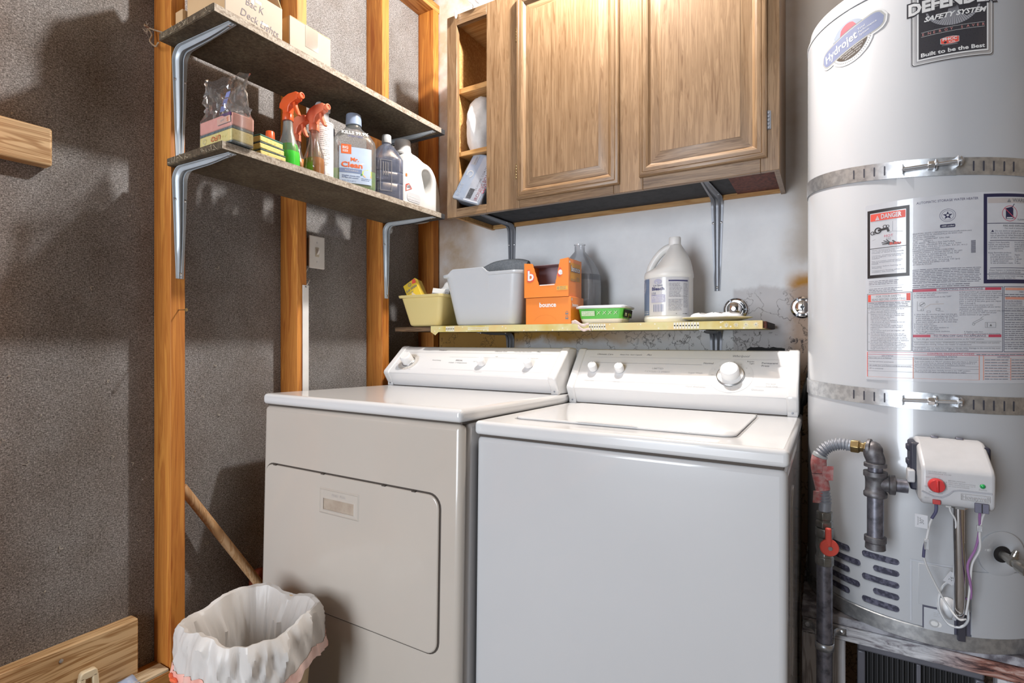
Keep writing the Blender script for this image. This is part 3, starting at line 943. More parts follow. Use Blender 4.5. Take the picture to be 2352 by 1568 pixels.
# handle: framed scoop with a sloping back
z0, z1 = hz0, hz1
outer = [(hx0, z0), (hx1, z0), (hx1, z1), (hx0, z1)]
inn = [(hx0 + .018, z0 + .013), (hx1 - .018, z0 + .013), (hx1 - .018, z1 - .028), (hx0 + .018, z1 - .028)]
def ringq(a, ya, b_, yb_):
    for i in range(4):
        j = (i + 1) % 4
        hb.add([(a[i][0], ya, a[i][1]), (a[j][0], ya, a[j][1]), (b_[j][0], yb_, b_[j][1]), (b_[i][0], yb_, b_[i][1])], [(0, 1, 2, 3)], 0, smooth=False)
def grow(q, e): return [(q[0][0] - e, q[0][1] - e), (q[1][0] + e, q[1][1] - e), (q[2][0] + e, q[2][1] + e), (q[3][0] - e, q[3][1] + e)]
ringq(outer, -.0066, grow(outer, -.004), -.0095)
ringq(grow(outer, -.004), -.0095, grow(outer, -.006), -.0078)
ringq(grow(outer, -.006), -.0078, grow(inn, .004), -.0078)
ringq(grow(inn, .004), -.0078, inn, -.0092)
ringq(inn, -.0092, inn, -.0068)
hb.build('door_handle', M_END, d, **L)
hb = MB()
hb.add([(inn[0][0], -.0068, inn[0][1]), (inn[1][0], -.0068, inn[1][1]), (inn[2][0], -.0068, inn[2][1]), (inn[3][0], -.0068, inn[3][1])], [(0, 1, 2, 3)], 0)
hb.build('handle_recess', flat('recess_beige', (.46, .385, .31), .5, c2=(.33, .25, .19), scale=18), d, **L)  # darker mottled beige inside the handle frame
MB().text('PUSH  PULL', (hx0 + hx1) / 2, z1 - .020, .0072, plane((0, -.0079, 0), (1, 0, 0), (0, 0, 1), .0003), 0, al='c').build('handle_print', flat('faint_print', (.5, .45, .42), .5), d, **L)
b = MB()
for x in (.06, .27, .50, .60):
    b.box(x, x + .012, -.0074, -.0002, .7196, .7226)
b.build('door_clip', M_SEAM, t, **L)
pl, LN, p0, ey = console(t, DW - .004, .512, .622, .545, .9358, .985, 1.092, .685, 1)
kb = M_INK
b = MB()
b.rect(.06, .69, LN * .80, LN * .806, pl, 1); b.rect(.06, .13, LN * .62, LN * .624, pl, 0); b.rect(.27, .56, LN * .62, LN * .624, pl, 0)
b.rect(.03, .10, LN * .12, LN * .125, pl, 1); b.rect(.22, .69, LN * .12, LN * .125, pl, 1)
b.text('Whirlpool', .20, LN * .88, .0062, pl, 0, sh=.3)
b.text('Ultimate Care', .455, LN * .86, .0062, pl, 0, sh=.25); b.text('Heavy Duty  Super Capacity', .535, LN * .865, .0042, pl, 0, sh=.25); b.text('Plus', .625, LN * .86, .0062, pl, 0, sh=.35)
b.text('SPECIAL', .325, LN * .47, .0062, pl, 0, bold=.02, al='c'); b.text('4 Cycle · 3 Temperatures', .325, LN * .38, .0055, pl, 0, al='c', sh=.2)
b.text('Timed Drying', .20, LN * .46, .0052, pl, 0); b.text('Regular', .035, LN * .5, .0045, pl, 0); b.text('Auto', .035, LN * .28, .0042, pl, 1); b.text('Off', .12, LN * .05, .004, pl, 1)
b.text('Temperature', .435, LN * .06, .0042, pl, 1, al='c'); b.text('Start', .62, LN * .06, .0042, pl, 1, al='c'); b.text('Push to Start', .63, LN * .62, .0042, pl, 1, al='c')
b.text('High', .47, LN * .66, .004, pl, 0); b.text('Low', .39, LN * .45, .004, pl, 0)
for i in range(22):
    a = 2 * pi * i / 22
    b.seg(.092 + .034 * cos(a), LN * .38 + .034 * sin(a), .092 + .041 * cos(a), LN * .38 + .041 * sin(a), .0015, pl, 0)
b.ring(.092, LN * .38, .0295, .0445, pl, 2, 36)
b.build('print', [M_INK, M_INKL, flat('dial_band', (.60, .57, .53), .4)], t, **L)
knob(t, p0, ey, .092, LN * .38, .0235, .036, ring=.027)
knob(t, p0, ey, .435, LN * .36, .0150, .024)
knob(t, p0, ey, .625, LN * .34, .0150, .024)

# ---- washer
WX, WY, WZ = .8985, -.890, 0
WW, WD = .687, .66
t = thing('washing_machine', 'white top loading washing machine between the dryer and water heater', 'washing machine', (WX, WY, WZ), (TILT * .8, 0, 0))
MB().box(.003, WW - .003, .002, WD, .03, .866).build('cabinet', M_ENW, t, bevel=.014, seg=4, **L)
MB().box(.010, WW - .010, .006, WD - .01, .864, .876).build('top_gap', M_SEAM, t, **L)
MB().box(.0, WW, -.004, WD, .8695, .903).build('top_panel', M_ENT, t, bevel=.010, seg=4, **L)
for fx in (.05, WW - .05):
    for fy in (.06, WD - .06):
        MB().lathe([(.02, .0012 if fy < .3 else .0118), (.02, .019), (.008, .021), (.008, .034)], 14, T=TR(fx, fy, 0)).build('foot', M_DARK, t, **L)
# pressed creases in the side sheet
MB().prism([(.12, .77), (.15, .80), (.19, .80), (.19, .45), (.15, .42), (.12, .44)], WW - .0034, WW - .0010, 'x').build('side_emboss', M_ENW, t, bevel=.002, **L)
lx0, lx1, ly0, ly1 = .062, .585, .080, .495
MB().prism(rrect((lx0 + lx1) / 2, (ly0 + ly1) / 2, lx1 - lx0 + .010, ly1 - ly0 + .010, .03), .9026, .9034, 'z').build('lid_gap', flat('lid_gap_grey', (.40, .40, .41), .5), t, **L)
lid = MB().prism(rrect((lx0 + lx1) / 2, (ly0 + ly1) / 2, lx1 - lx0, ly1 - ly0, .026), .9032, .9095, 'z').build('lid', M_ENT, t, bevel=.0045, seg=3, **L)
MB().prism([(.235, ly0 - .003), (.385, ly0 - .003), (.365, ly0 + .016), (.255, ly0 + .016)], .9092, .9099, 'z').build('finger_scoop', M_ENW, lid, bevel=.001, **L)
for x in (lx0 + .012, lx1 - .012):
    MB().box(x - .010, x + .010, ly1 - .004, ly1 + .012, .9034, .9085).build('hinge', flat('hinge_grey', (.3, .3, .3), .5), lid, bevel=.001, **L)
pl, LN, p0, ey = console(t, WW - .006, .527, .634, .556, .9038, .953, 1.085, .655)
b = MB()
b.rect(.05, .63, LN * .80, LN * .806, pl, 1); b.rect(.05, .42, LN * .645, LN * .65, pl, 0); b.rect(.58, .65, LN * .66, LN * .664, pl, 1)
b.rect(.05, .46, LN * .14, LN * .144, pl, 1); b.rect(.57, .65, LN * .16, LN * .164, pl, 1)
b.text('Ultimate Care', .075, LN * .865, .0068, pl, 0, sh=.25); b.text('Heavy Duty  Super Capacity', .155, LN * .87, .0045, pl, 0, sh=.25); b.text('Plus', .245, LN * .865, .0068, pl, 0, sh=.4)
b.text('Whirlpool', .505, LN * .86, .0078, pl, 0, sh=.35)
b.text('LIMITED', .29, LN * .50, .0068, pl, 1, al='c', bold=.01); b.text('7 CYCLES / 2 SPEEDS', .29, LN * .42, .006, pl, 1, al='c')
b.text('Normal', .425, LN * .67, .0064, pl, 0, bold=.01); b.text('Permanent', .585, LN * .70, .0066, pl, 0, bold=.01); b.text('Press', .585, LN * .635, .0066, pl, 0, bold=.01)
b.text('Regular', .546, LN * .74, .0045, pl, 0); b.text('Light', .553, LN * .69, .0045, pl, 0)
b.text('Super Wash', .385, LN * .42, .0058, pl, 1); b.text('Hand Washables', .385, LN * .08, .0058, pl, 1); b.text('Delicates', .565, LN * .07, .0058, pl, 1); b.text('Pre Soak', .60, LN * .22, .005, pl, 1); b.text('Soak Only', .60, LN * .165, .005, pl, 1)
b.text('Water Temp', .075, LN * .13, .0042, pl, 1, al='c'); b.text('Load Size', .168, LN * .13, .0042, pl, 1, al='c')
b.ring(.505, LN * .40, .0385, .061, pl, 2, 48)
for i in range(15):
    a = 2 * pi * i / 15 + .2
    b.text(['14', '12', '10', '8', '6', '4', '2', 'Off', 'Spin', '9', '7', '5', '3', 'Rinse', 'Spin'][i], .505 + .050 * cos(a), LN * .40 + .050 * sin(a) - .002, .004, pl, 0 if sin(a) > .3 else 1, al='c')
b.rect(.494, .514, LN * .40 - .0395, LN * .40 - .0385, pl, 0)
b.build('print', [M_INK, M_INKL, flat('dial_band_grey', (.66, .66, .66), .4)], t, **L)
knob(t, p0, ey, .505, LN * .40, .0265, .034, ring=.0385)
knob(t, p0, ey, .078, LN * .46, .0152, .024)
knob(t, p0, ey, .170, LN * .45, .0152, .024)

# ================================================================== WATER HEATER
HX, HY, HR = 1.835, -.300, .235
def hp(off=.0008, R=HR):
    """(s, z) -> point on the jacket: s metres of arc from the front, to the right"""
    def f(s_, z):
        a = s_ / R
        return V(HX + (R + off) * sin(a), HY - (R + off) * cos(a), z)
    return f
t = thing('water_heater', 'tall white cylindrical gas water heater strapped upright on a wooden stand', 'water heater', (HX, HY, .457))
HT = TR(HX, HY, 0)
MB().lathe([(HR - .002, .492), (HR, .494), (HR, 1.868), (HR - .001, 1.870)], 96, T=HT, cap0=False, cap1=False).build('jacket', M_JACK, t)
MB().lathe([(HR - .003, 1.8705), (HR + .0012, 1.8715), (HR + .0015, 1.876), (HR + .0008, 1.878), (HR - .002, 1.879), (HR - .006, 1.905), (HR - .012, 1.910), (.04, 1.918), (0, 1.918)], 96, T=HT, cap0=False).build('top_cap', M_JACK, t)
MB().lathe([(HR - .004, .4585), (HR + .0015, .4585), (HR + .003, .460), (HR + .003, .4905), (HR - .004, .4935)], 96, T=HT, cap1=False).build('base_ring', M_GALV, t)
MB().lathe([(.09, 1.918), (.06, 1.95), (.05, 2.02), (.05, 2.695)], 28, T=HT).build('flue_pipe', M_GALV, t)
for sx in (-.1, .1):
    MB().lathe([(.013, 1.916), (.013, 2.2)], 14, T=TR(HX + sx, HY, 0)).build('water_pipe', M_BRASS, t)
# burner air slots round the foot
def slot(s0, s1, z, w=.0135):
    p = hp(.0007)
    pts = []
    r = w / 2
    for i in range(9):
        a = pi / 2 + pi * i / 8
        pts.append((s0 + r + r * cos(a), z + r * sin(a)))
    n = 6
    for i in range(1, n):
        pts.append((s0 + r + (s1 - s0 - 2 * r) * i / n, z - r))
    for i in range(9):
        a = -pi / 2 + pi * i / 8
        pts.append((s1 - r + r * cos(a), z + r * sin(a)))
    for i in range(n - 1, 0, -1):
        pts.append((s0 + r + (s1 - s0 - 2 * r) * i / n, z + r))
    b = MB(); b.strips(pts, p, 0, .0013)
    b.strips([(u, w_ - .0016) for u, w_ in pts], hp(.0005), 1, .0013)
    return b.build('air_slot', [flat('slot_shadow', (.035, .035, .06), .7, c2=(.11, .11, .16), scale=120, amt=(.40, .55)), M_GALV], t)
dg = HR * pi / 180
for i, (a0, a1) in enumerate(((-50, -38), (-50, -32), (-50, -38), (-50, -32.3), (-50.3, -38))):
    slot(a0 * dg, a1 * dg, .615 - .0245 * i)
for i, (a0, a1) in enumerate(((-31.4, -13.7), (-25.8, -13.7), (-31.4, -13.7), (-25.8, -13.7), (-31.4, -13.7))):
    slot(a0 * dg, a1 * dg, .617 - .0255 * i)
# outer burner door, inner cover, sight panel
def curved_plate(name, a0, a1, z0, z1, off, mat, parent=t, th=.0015, bev=.001):
    n = max(2, int((a1 - a0) / 3)); secs = []
    for i in range(n + 1):
        a = radians(a0 + (a1 - a0) * i / n)
        secs.append([V(HX + r_ * sin(a), HY - r_ * cos(a), z) for r_, z in ((HR + off, z0), (HR + off + th, z0), (HR + off + th, z1), (HR + off, z1))])
    return MB().loft(secs).build(name, mat, parent, bevel=bev)
curved_plate('burner_opening', -4.2, 15.4, .474, .540, .0003, flat('opening_shadow', (.10, .10, .14), .6), th=.0004, bev=0)
od = curved_plate('outer_door', 15.6, 62, .478, .625, .0012, M_JACK)
ic = curved_plate('inner_cover', -5.8, 14.2, .540, .627, .0010, M_JACK)
MB().rect(-8.6 * dg, 14 * dg, .6285, .6315, hp(.0013), 0, 8).rect(-9.2 * dg, -8.6 * dg, .500, .6315, hp(.0013), 0).build('door_edge', flat('edge_shadow', (.55, .57, .62), .4), ic)
sp = curved_plate('sight_panel', -3.6, 8.6, .478, .536, .0012, flat('burner_plate', (.56, .58, .62), .4), bev=.002)
b = MB(); b.ring(.002, .506, .006, .0085, hp(.0032), 0, 20); b.disc(.009, .505, .0055, hp(.0030), 1, 16); b.disc(.0015, .506, .005, hp(.0034), 1, 16)
b.para(.001, .012, .530, 3, .0035, .002, hp(.0031), 0, 4)
b.build('sight_glass', [M_INKL, M_WHITE], sp)
MB().ball((HX + (HR + .006) * sin(radians(5.6)), HY - (HR + .006) * cos(radians(5.6)), .545), .018, 20, 0, 1.25).build('igniter_boot', flat('milky_rubber', (.66, .68, .72), .4), t)
b = MB()
b.box(-.006, .006, -.010, .0, .482, .538, T=HT @ Matrix.Rotation(radians(11), 4, 'Z') @ Matrix.Translation((0, -HR, 0)))
b.build('manifold_block', flat('dark_metal', (.10, .10, .13), .45, .6), t)
# drain valve in its round plate
da = radians(29); dn = V(sin(da), -cos(da), 0); dc = V(HX, HY, .664) + dn * HR
DT = axis_T(dc, dn)
MB().lathe([(.046, -.003), (.046, .0018), (.044, .003), (.020, .002), (.019, .0012), (0, .0012)], 40, T=DT).build('drain_plate', M_JACK, t)
dv = MB().lathe([(.0165, .0022), (.0165, .004)], 24, T=DT).build('drain_shadow', M_DARK, t)
dd = (dn * .35 + V(.42, -.72, -.20)).normalized()
b = MB(); b.lathe([(.0085, .002), (.0085, .022), (.0105, .023), (.0105, .030), (.0085, .031), (.0095, .040), (.0125, .041), (.0125, .052), (.0135, .053), (.0135, .062), (.0095, .0625), (.006, .054), (0, .054)], 22, T=axis_T(dc, dd))
b.build('drain_valve', flat('nickel_brass', (.52, .50, .46), .3, .95), t)
MB().lathe([(.006, 0), (.006, .016), (.0045, .017), (.0045, .022), (0, .0222)], 14, T=axis_T(dc + dd * .024, (.35, .1, .9))).build('drain_stem', flat('nickel_brass', (.52, .50, .46), .3), t)

# ---- gas control valve on the jacket
gx0, gx1 = 1.800, 1.909
def gpr(dx=0):
    return [(-.548, .792), (-.612, .781), (-.652, .783), (-.661, .792), (-.664, .850), (-.657, .860), (-.588, .897), (-.578, .899), (-.548, .899)]
gc = MB().prism(gpr(), gx0, gx1, 'x').build('gas_control', flat('control_white', (.55, .55, .57), .35), t, bevel=.007, seg=4)
MB().prism([(-.548, .800), (-.600, .795), (-.600, .892), (-.548, .892)], gx0 - .010, gx1 + .006, 'x').build('control_back', flat('control_dark', (.03, .03, .05), .5), gc, bevel=.004)
MB().box(gx0 - .016, gx0 - .003, -.612, -.585, .812, .838).build('pipe_socket', flat('control_white', (1, 1, 1)), gc, bevel=.003)
for z in (.842, .872):
    MB().box(gx0 - .014, gx0 - .004, -.585, -.56, z, z + .012).build('side_tab', flat('control_dark', (0, 0, 0)), gc, bevel=.002)
for x in (1.828, 1.868):
    MB().box(x, x + .012, -.565, -.553, .8985, .9035).build('top_tab', M_IRON, gc, bevel=.0015)
gp = plane((gx0, -.6646, .780), (1, 0, 0), (0, 0, 1), .0005)
b = MB()
# raised scroll line, maker's plaque, switch, sockets, print
pts = [(.0, .030), (.018, .0215), (.030, .0215), (.040, .028), (.047, .036), (.056, .0385), (.103, .0385)]
for (a, c), (d, e) in zip(pts, pts[1:]):
    b.seg(a, c, d, e, .0024, gp, 0)
b.frame(.058, .100, .0215, .0335, .0011, gp, 1)
b.text('Honeywell', .079, .0242, .0068, gp, 1, w=.038, al='c', bold=.012)
b.text('TO TURN OFF GAS', .010, .068, .0022, gp, 1); b.text('ROTATE KNOB TO OFF', .011, .0645, .0022, gp, 1)
for q in range(4):
    b.text(['BEFORE LIGHTING', 'Follow pilot lighting instructions', 'Water temperature over 125°F', 'can cause burns instantly'][q], .040, .054 - q * .0034, .0021, gp, 1)
for i, s_ in enumerate(('OFF', 'PILOT', 'HOT', 'A', 'B', 'C', 'VERY HOT')):
    a = radians(195 + i * 48)
    b.text(s_, .0225 + .0165 * cos(a), .044 + .0165 * sin(a) - .001, .0022, gp, 1, al='c')
b.text('STATUS', .0895, .043, .0022, gp, 1, al='c'); b.text('PILOT', .004, .017, .002, gp, 1); b.text('TCO', .049, .009, .002, gp, 1, al='c')
b.build('control_print', [flat('groove_grey', (.40, .41, .45), .5), M_INKL], gc)
kT = axis_T(gp(.0225, .044), (0, -1, .04))
MB().lathe([(.0135, 0), (.0135, .002), (.0120, .010), (.0112, .0115), (0, .0115)], 30, T=kT).build('temperature_dial', flat('dial_red', (.60, .035, .035), .35), gc)
MB().box(-.002, .002, -.011, .011, .0112, .0165, T=kT).build('dial_grip', flat('dial_red', (0, 0, 0)), gc, bevel=.0015)
MB().ball(tuple(gp(.0895, .051)), .0042, 14).build('status_light', flat('light_green', (.02, .32, .09), .25), gc)
MB().box(*[f for f in (gx0 + .017, gx0 + .029, -.6665, -.660, .7875, .796)]).build('igniter_button', flat('button_red', (.50, .06, .06), .4), gc, bevel=.001)
MB().box(gx0 + .0785, gx0 + .0985, -.6665, -.660, .7815, .799).build('wire_socket', flat('socket_grey', (.16, .16, .22), .5), gc, bevel=.001)
MB().box(gx0 + .0878, gx0 + .0892, -.6672, -.660, .782, .7985).build('socket_divider', M_DARK, gc)
MB().box(gx0 + .006, gx0 + .0062, -.6, -.598, .85, .86).build('orange_sticker', flat('sticker_orange', (.8, .3, .08), .5), gc)

# burner tube and wires
MB().lathe([(.0145, 0), (.0145, .010), (.011, .013)], 6, T=TR(1.868, -.590, .768)).build('tube_nut', M_STEEL, t)
bt = spline([(1.868, -.590, .772), (1.868, -.590, .72), (1.870, -.586, .64), (1.871, -.575, .56), (1.871, -.550, .535)], 6)
MB().tube(bt, .0095, 16).build('burner_tube', M_CHROME, t)
M_WIRE = flat('white_wire', (.74, .74, .75), .4); M_PURP = flat('purple_wire', (.36, .18, .40), .4); M_SLV = flat('dark_sleeve', (.09, .09, .17), .5); M_GWIRE = flat('grey_wire', (.50, .52, .55), .35)
def wire(pts, r, m, n=7):
    return MB().tube(spline(pts, 6), r, 8).build('wire', m, t)
wire([(1.826, -.64, .784), (1.8255, -.64, .768), (1.820, -.635, .752)], .0028, M_SLV)
wire([(1.820, -.635, .752), (1.817, -.628, .735), (1.815, -.622, .715), (1.813, -.618, .700)], .0019, M_WIRE)
wire([(1.8125, -.617, .698), (1.811, -.612, .683), (1.810, -.610, .665)], .0026, M_SLV)
wire([(1.810, -.610, .666), (1.818, -.600, .640), (1.835, -.585, .600), (1.853, -.58, .565), (1.868, -.59, .547), (1.880, -.585, .548)], .0019, M_WIRE)
wire([(1.850, -.61, .785), (1.852, -.61, .765), (1.862, -.60, .742), (1.862, -.59, .70), (1.862, -.585, .645), (1.860, -.575, .615)], .0017, M_WIRE)
wire([(1.860, -.575, .615), (1.848, -.565, .598), (1.840, -.57, .570), (1.843, -.575, .545), (1.855, -.58, .528), (1.872, -.585, .530), (1.884, -.58, .545), (1.884, -.575, .57)], .0024, M_GWIRE)
wire([(1.888, -.655, .783), (1.889, -.645, .768), (1.892, -.63, .742), (1.889, -.615, .70), (1.880, -.60, .660), (1.886, -.59, .620), (1.888, -.58, .59), (1.880, -.57, .582)], .0022, M_PURP)
wire([(1.895, -.655, .783), (1.893, -.64, .762), (1.892, -.63, .735), (1.895, -.615, .700), (1.887, -.60, .665), (1.886, -.59, .63), (1.884, -.585, .59), (1.881, -.58, .555)], .0019, M_WIRE)
for p, s_ in (((1.8135, -.622, .706), .021), ((1.890, -.64, .752), .012)):
    MB().box(p[0] - .004, p[0] + .004, p[1] - .003, p[1] + .003, p[2] - s_, p[2]).build('wire_joint', clear('clear_sleeve', (.95, .97, 1), .1, .1, .25), t, bevel=.001)
b = MB(); T1 = TR(1.8035, -.634, .743, 0, 0, -.2)
b.box(-.010, .010, -.0004, .0004, -.013, .013, T=T1); tg = lambda u, v: T1 @ V(u, -.0007, v)
b.text('30"', .004, -.005, .0065, tg, 1, rot=pi / 2); b.text('Honeywell', -.004, -.008, .0026, tg, 1, rot=pi / 2)
b.build('wire_tag', [M_PAPER, M_INK], t)
b = MB(); T2 = TR(1.858, -.581, .622, 0, .5, 0)
b.box(-.008, .008, -.0004, .0004, -.012, .012, T=T2); tg2 = lambda u, v: T2 @ V(u, -.0007, v)
b.text('24', .003, -.005, .006, tg2, 1, rot=pi / 2)
b.build('wire_tag', [M_PAPER, M_INK], t)
MB().box(1.844, 1.853, -.615, -.604, .772, .788).build('wire_plug', M_WPL, t, bevel=.001)

# ---- round maker's badge
c0s, c0z = -.159, 1.800
ca, sa = cos(radians(14)), sin(radians(14))
def bp(off):
    h = hp(off)
    return lambda u, v: h(c0s + u * ca - v * sa, c0z + u * sa + v * ca)
st = MB()
def capsule(L, r, k=8):
    return [(L + r * cos(-pi / 2 + pi * i / k), r * sin(-pi / 2 + pi * i / k)) for i in range(k + 1)] + [(L * (1 - 2 * i / 6), r) for i in range(1, 6)] + [(-L + r * cos(pi / 2 + pi * i / k), r * sin(pi / 2 + pi * i / k)) for i in range(k + 1)] + [(-L + L * 2 * i / 6, -r) for i in range(1, 6)]
st.strips([(.056 * cos(2 * pi * q / 40), .056 * sin(2 * pi * q / 40)) for q in range(40)], bp(.0008), 0); st.strips(capsule(.058, .026), bp(.0009), 0); st.strips(capsule(.058, .0225), bp(.0010), 1); st.strips(capsule(.058, .019), bp(.0011), 2)
def seg_poly(r, y, up, n=20):
    a0 = math.asin(y / r)
    if up:
        return [(r * cos(a0 + (pi - 2 * a0) * i / n), r * sin(a0 + (pi - 2 * a0) * i / n)) for i in range(n + 1)]
    return [(r * cos(-a0 - (pi - 2 * a0) * i / n), r * sin(-a0 - (pi - 2 * a0) * i / n)) for i in range(n + 1)]
st.strips(seg_poly(.0445, .0225, True), bp(.0012), 3); st.strips(seg_poly(.0445, .0225, False), bp(.0012), 4)
st.strips([(.004 + .017 * cos(pi * i / 14) * 1.2, .0235 + .017 * sin(pi * i / 14)) for i in range(15)], bp(.0014), 5)
st.text('Hydrojet', -.068, -.008, .0185, bp(.0014), 0, w=.088, bold=.02, sh=.1)
for i, s_ in enumerate(('Total', 'Performance', 'System')):
    st.text(s_, .024, .005 - i * .0075, .0052, bp(.0014), 0)
for i, s_ in enumerate(('Increases delivery', 'of hot water, reduces', 'sediment and')):
    st.text(s_, 0, -.0275 - i * .0058, .0042, bp(.0014), 0, w=.055 - .009 * i, al='c')
for i in range(26):
    a = radians(205 + i * 5.2)
    st.rect(.0495 * cos(a) - .0008, .0495 * cos(a) + .0008, .0495 * sin(a) - .0010, .0495 * sin(a) + .0010, bp(.0012), 6)
st.text('1', -.034, .025, .013, bp(.0014), 0, bold=.02)
st.build('round_badge', [flat('badge_white', (.62, .63, .64), .45), flat('badge_silver', (.36, .37, .37), .4), flat('badge_blue', (.20, .235, .37), .4), flat('badge_pale_blue', (.29, .34, .43), .4), flat('badge_brown', (.07, .055, .045), .4), flat('badge_red', (.55, .10, .13), .4), M_INK], t)

# ---- black badge: DEFENDER SAFETY SYSTEM
s0, s1, z0, z1 = -.037, .1045, 1.683, 1.985
s1b = s1
b = MB()
cs, w_ = (s0 + s1) / 2, s1 - s0
def rr(off, e, r, m, top=1.868):
    pts = [(u, min(v, top)) for u, v in rrect(cs, (z0 + top) / 2, w_ - 2 * e, top - z0 - 2 * e, r, 4)]
    # cut the long edges so the plate follows the round jacket
    n = 10; x0, x1 = s0 + e, s1 - e; y0, y1 = z0 + e, top - e
    b.rect(x0 + r, x1 - r, y0, y1, hp(off), m, n); b.rect(x0, x0 + r, y0 + r, y1 - r, hp(off), m, 1); b.rect(x1 - r, x1, y0 + r, y1 - r, hp(off), m, 1)
    for cx, cy, a in ((x0 + r, y0 + r, pi), (x1 - r, y0 + r, 1.5 * pi), (x1 - r, y1 - r, 0), (x0 + r, y1 - r, .5 * pi)):
        b.poly2([(cx, cy)] + [(cx + r * cos(a + pi / 2 * i / 5), cy + r * sin(a + pi / 2 * i / 5)) for i in range(6)], hp(off), m)
rr(.0008, 0, .006, 0); rr(.0010, .0018, .006, 1); rr(.0012, .003, .005, 2); rr(.0014, .0045, .004, 3); rr(.0016, .0085, .003, 0); rr(.0018, .0105, .001, 2); rr(.0020, .0135, .0005, 4)
# ray fan
fx, fz = cs, 1.797
for i in range(34):
    a = pi + pi * (i + .5) / 34
    a0, a1 = a - pi / 34 * .42, a + pi / 34 * .42
    b.poly2([(fx + .005 * cos(a), fz + .005 * sin(a)), (fx + .046 * cos(a0), fz + .042 * sin(a0)), (fx + .046 * cos(a1), fz + .042 * sin(a1))], hp(.0022), 8)
b.rect(fx - .046, fx + .046, 1.80, 1.835, hp(.0022), 3, 6)
b.text('DEFENDER', cs, 1.7935, .0255, hp(.0026), 4, w=.1545, al='c', bold=.085)
b.text('DEFENDER', cs, 1.795, .0225, hp(.0030), 5, w=.149, al='c', bold=.045)
b.text('SAFETY SYSTEM', cs + .004, 1.773, .0098, hp(.0028), 5, w=.105, al='c', sh=.3, bold=.035)
b.rect(cs - .053, cs + .053, 1.7515, 1.7520, hp(.0024), 2, 8); b.rect(cs - .053, cs + .053, 1.7425, 1.7430, hp(.0024), 2, 8)
for i, ch in enumerate('ENERGY SAVER'):
    if ch != ' ':
        b.text(ch, cs - .051 + .0091 * i, 1.7447, .0052, hp(.0024), 6)
b.strips([(cs - .006 + .0155 * x, 1.724 + .0075 * y) for x, y in ((-1, -.7), (-.5, -1), (.5, -1), (1, -.7), (1, .75), (.4, 1.05), (-.4, 1.05), (-1, .75))], hp(.0023), 2)
b.strips([(cs - .006 + .0148 * x, 1.724 + .0069 * y) for x, y in ((-1, -.7), (-.5, -1), (.5, -1), (1, -.7), (1, .75), (.4, 1.05), (-.4, 1.05), (-1, .75))], hp(.0025), 7)
b.text('PHCC', cs - .006, 1.7243, .0052, hp(.0028), 5, w=.024, al='c', bold=.04); b.text('ICAL', cs - .002, 1.7185, .0038, hp(.0028), 5, al='c', bold=.02); b.disc(cs - .0135, 1.7205, .0024, hp(.0028), 4, 12)
b.rect(cs - .019, cs + .007, 1.7145, 1.7152, hp(.0024), 3)
b.text('Built to be the Best', cs, 1.700, .0078, hp(.0026), 5, w=.107, al='c', bold=.028)
b.build('black_badge', [flat('badge_frame_silver', (.50, .50, .53), .25, .6), M_DARK, M_WHITE, flat('badge_frame_pale', (.58, .57, .58), .3, .4), flat('badge_black', (.012, .012, .020), .2, c2=(.05, .05, .06), scale=500, amt=(.62, .72), coat=.6), M_WHITE, flat('badge_pink', (.70, .30, .28), .5), M_RED, flat('badge_ray_grey', (.34, .34, .37), .35)], t)

# ---- the big instruction label
b = MB(); P1, P2, P3 = hp(.0009), hp(.0012), hp(.0016)
W_, K_, R_, C_, G_, T_, N_ = 0, 1, 2, 3, 4, 5, 6   # white, ink, red, crimson, grey, salmon, navy
SL, SR, ZB, ZT = -.1205, .242, 1.012, 1.404
b.rect(SL, SR, ZB, ZT, P1, W_, 40)
# danger panel
x0, x1, y0, y1 = -.1165, -.0388, 1.239, 1.391
b.rect(x0, x1, y0, y1, P2, 7, 10); b.rect(x0 + .0055, x1 - .006, y0 + .007, y1 - .007, P3, W_, 8)
Q = hp(.0020); Q2 = hp(.0023)
b.rect(x0 + .0065, x1 - .007, y1 - .025, y1 - .009, Q, R_, 8)
b.poly2([(x0 + .016, y1 - .0235), (x0 + .024, y1 - .0235), (x0 + .020, y1 - .0135)], Q2, W_); b.text('!', x0 + .0192, y1 - .0225, .006, hp(.0026), R_)
b.text('DANGER', x0 + .027, y1 - .0215, .0098, Q2, W_, w=.037, bold=.03)
# tap, hand, hot
b.ring(x0 + .021, y1 - .047, .0045, .0070, Q, 7, 20); b.ring(x0 + .0105, y1 - .0515, .0028, .0042, Q, 7, 14); b.ring(x0 + .0145, y1 - .0515, .0022, .0033, Q, 7, 14)
b.ring(x0 + .034, y1 - .040, .0026, .0040, Q, 7, 14); b.ring(x0 + .039, y1 - .040, .0022, .0033, Q, 7, 14)
b.seg(x0 + .021, y1 - .047, x0 + .038, y1 - .0445, .0048, Q, 7); b.seg(x0 + .038, y1 - .043, x0 + .041, y1 - .052, .0045, Q, 7)
b.text('HOT', x0 + .041, y1 - .0635, .0055, Q, C_, al='c')
for k in range(3):
    b.seg(x0 + .038 + k * .003, y1 - .065, x0 + .037 + k * .003, y1 - .0705, .0006, Q, G_)
for dx, dy in ((-.014, .0), (-.015, .004), (-.012, .008), (-.008, .010)):
    b.seg(x0 + .046, y1 - .0785, x0 + .046 + dx * 1.2, y1 - .079 + dy, .0018, Q, 7)
b.poly2([(x0 + .040, y1 - .081), (x0 + .062, y1 - .082), (x0 + .064, y1 - .0785), (x0 + .056, y1 - .0775), (x0 + .049, y1 - .0715), (x0 + .0465, y1 - .0725), (x0 + .050, y1 - .0765), (x0 + .041, y1 - .0745)], Q, 7)
b.text('BURN', x0 + .043, y1 - .0815, .0052, Q2, R_, bold=.03)
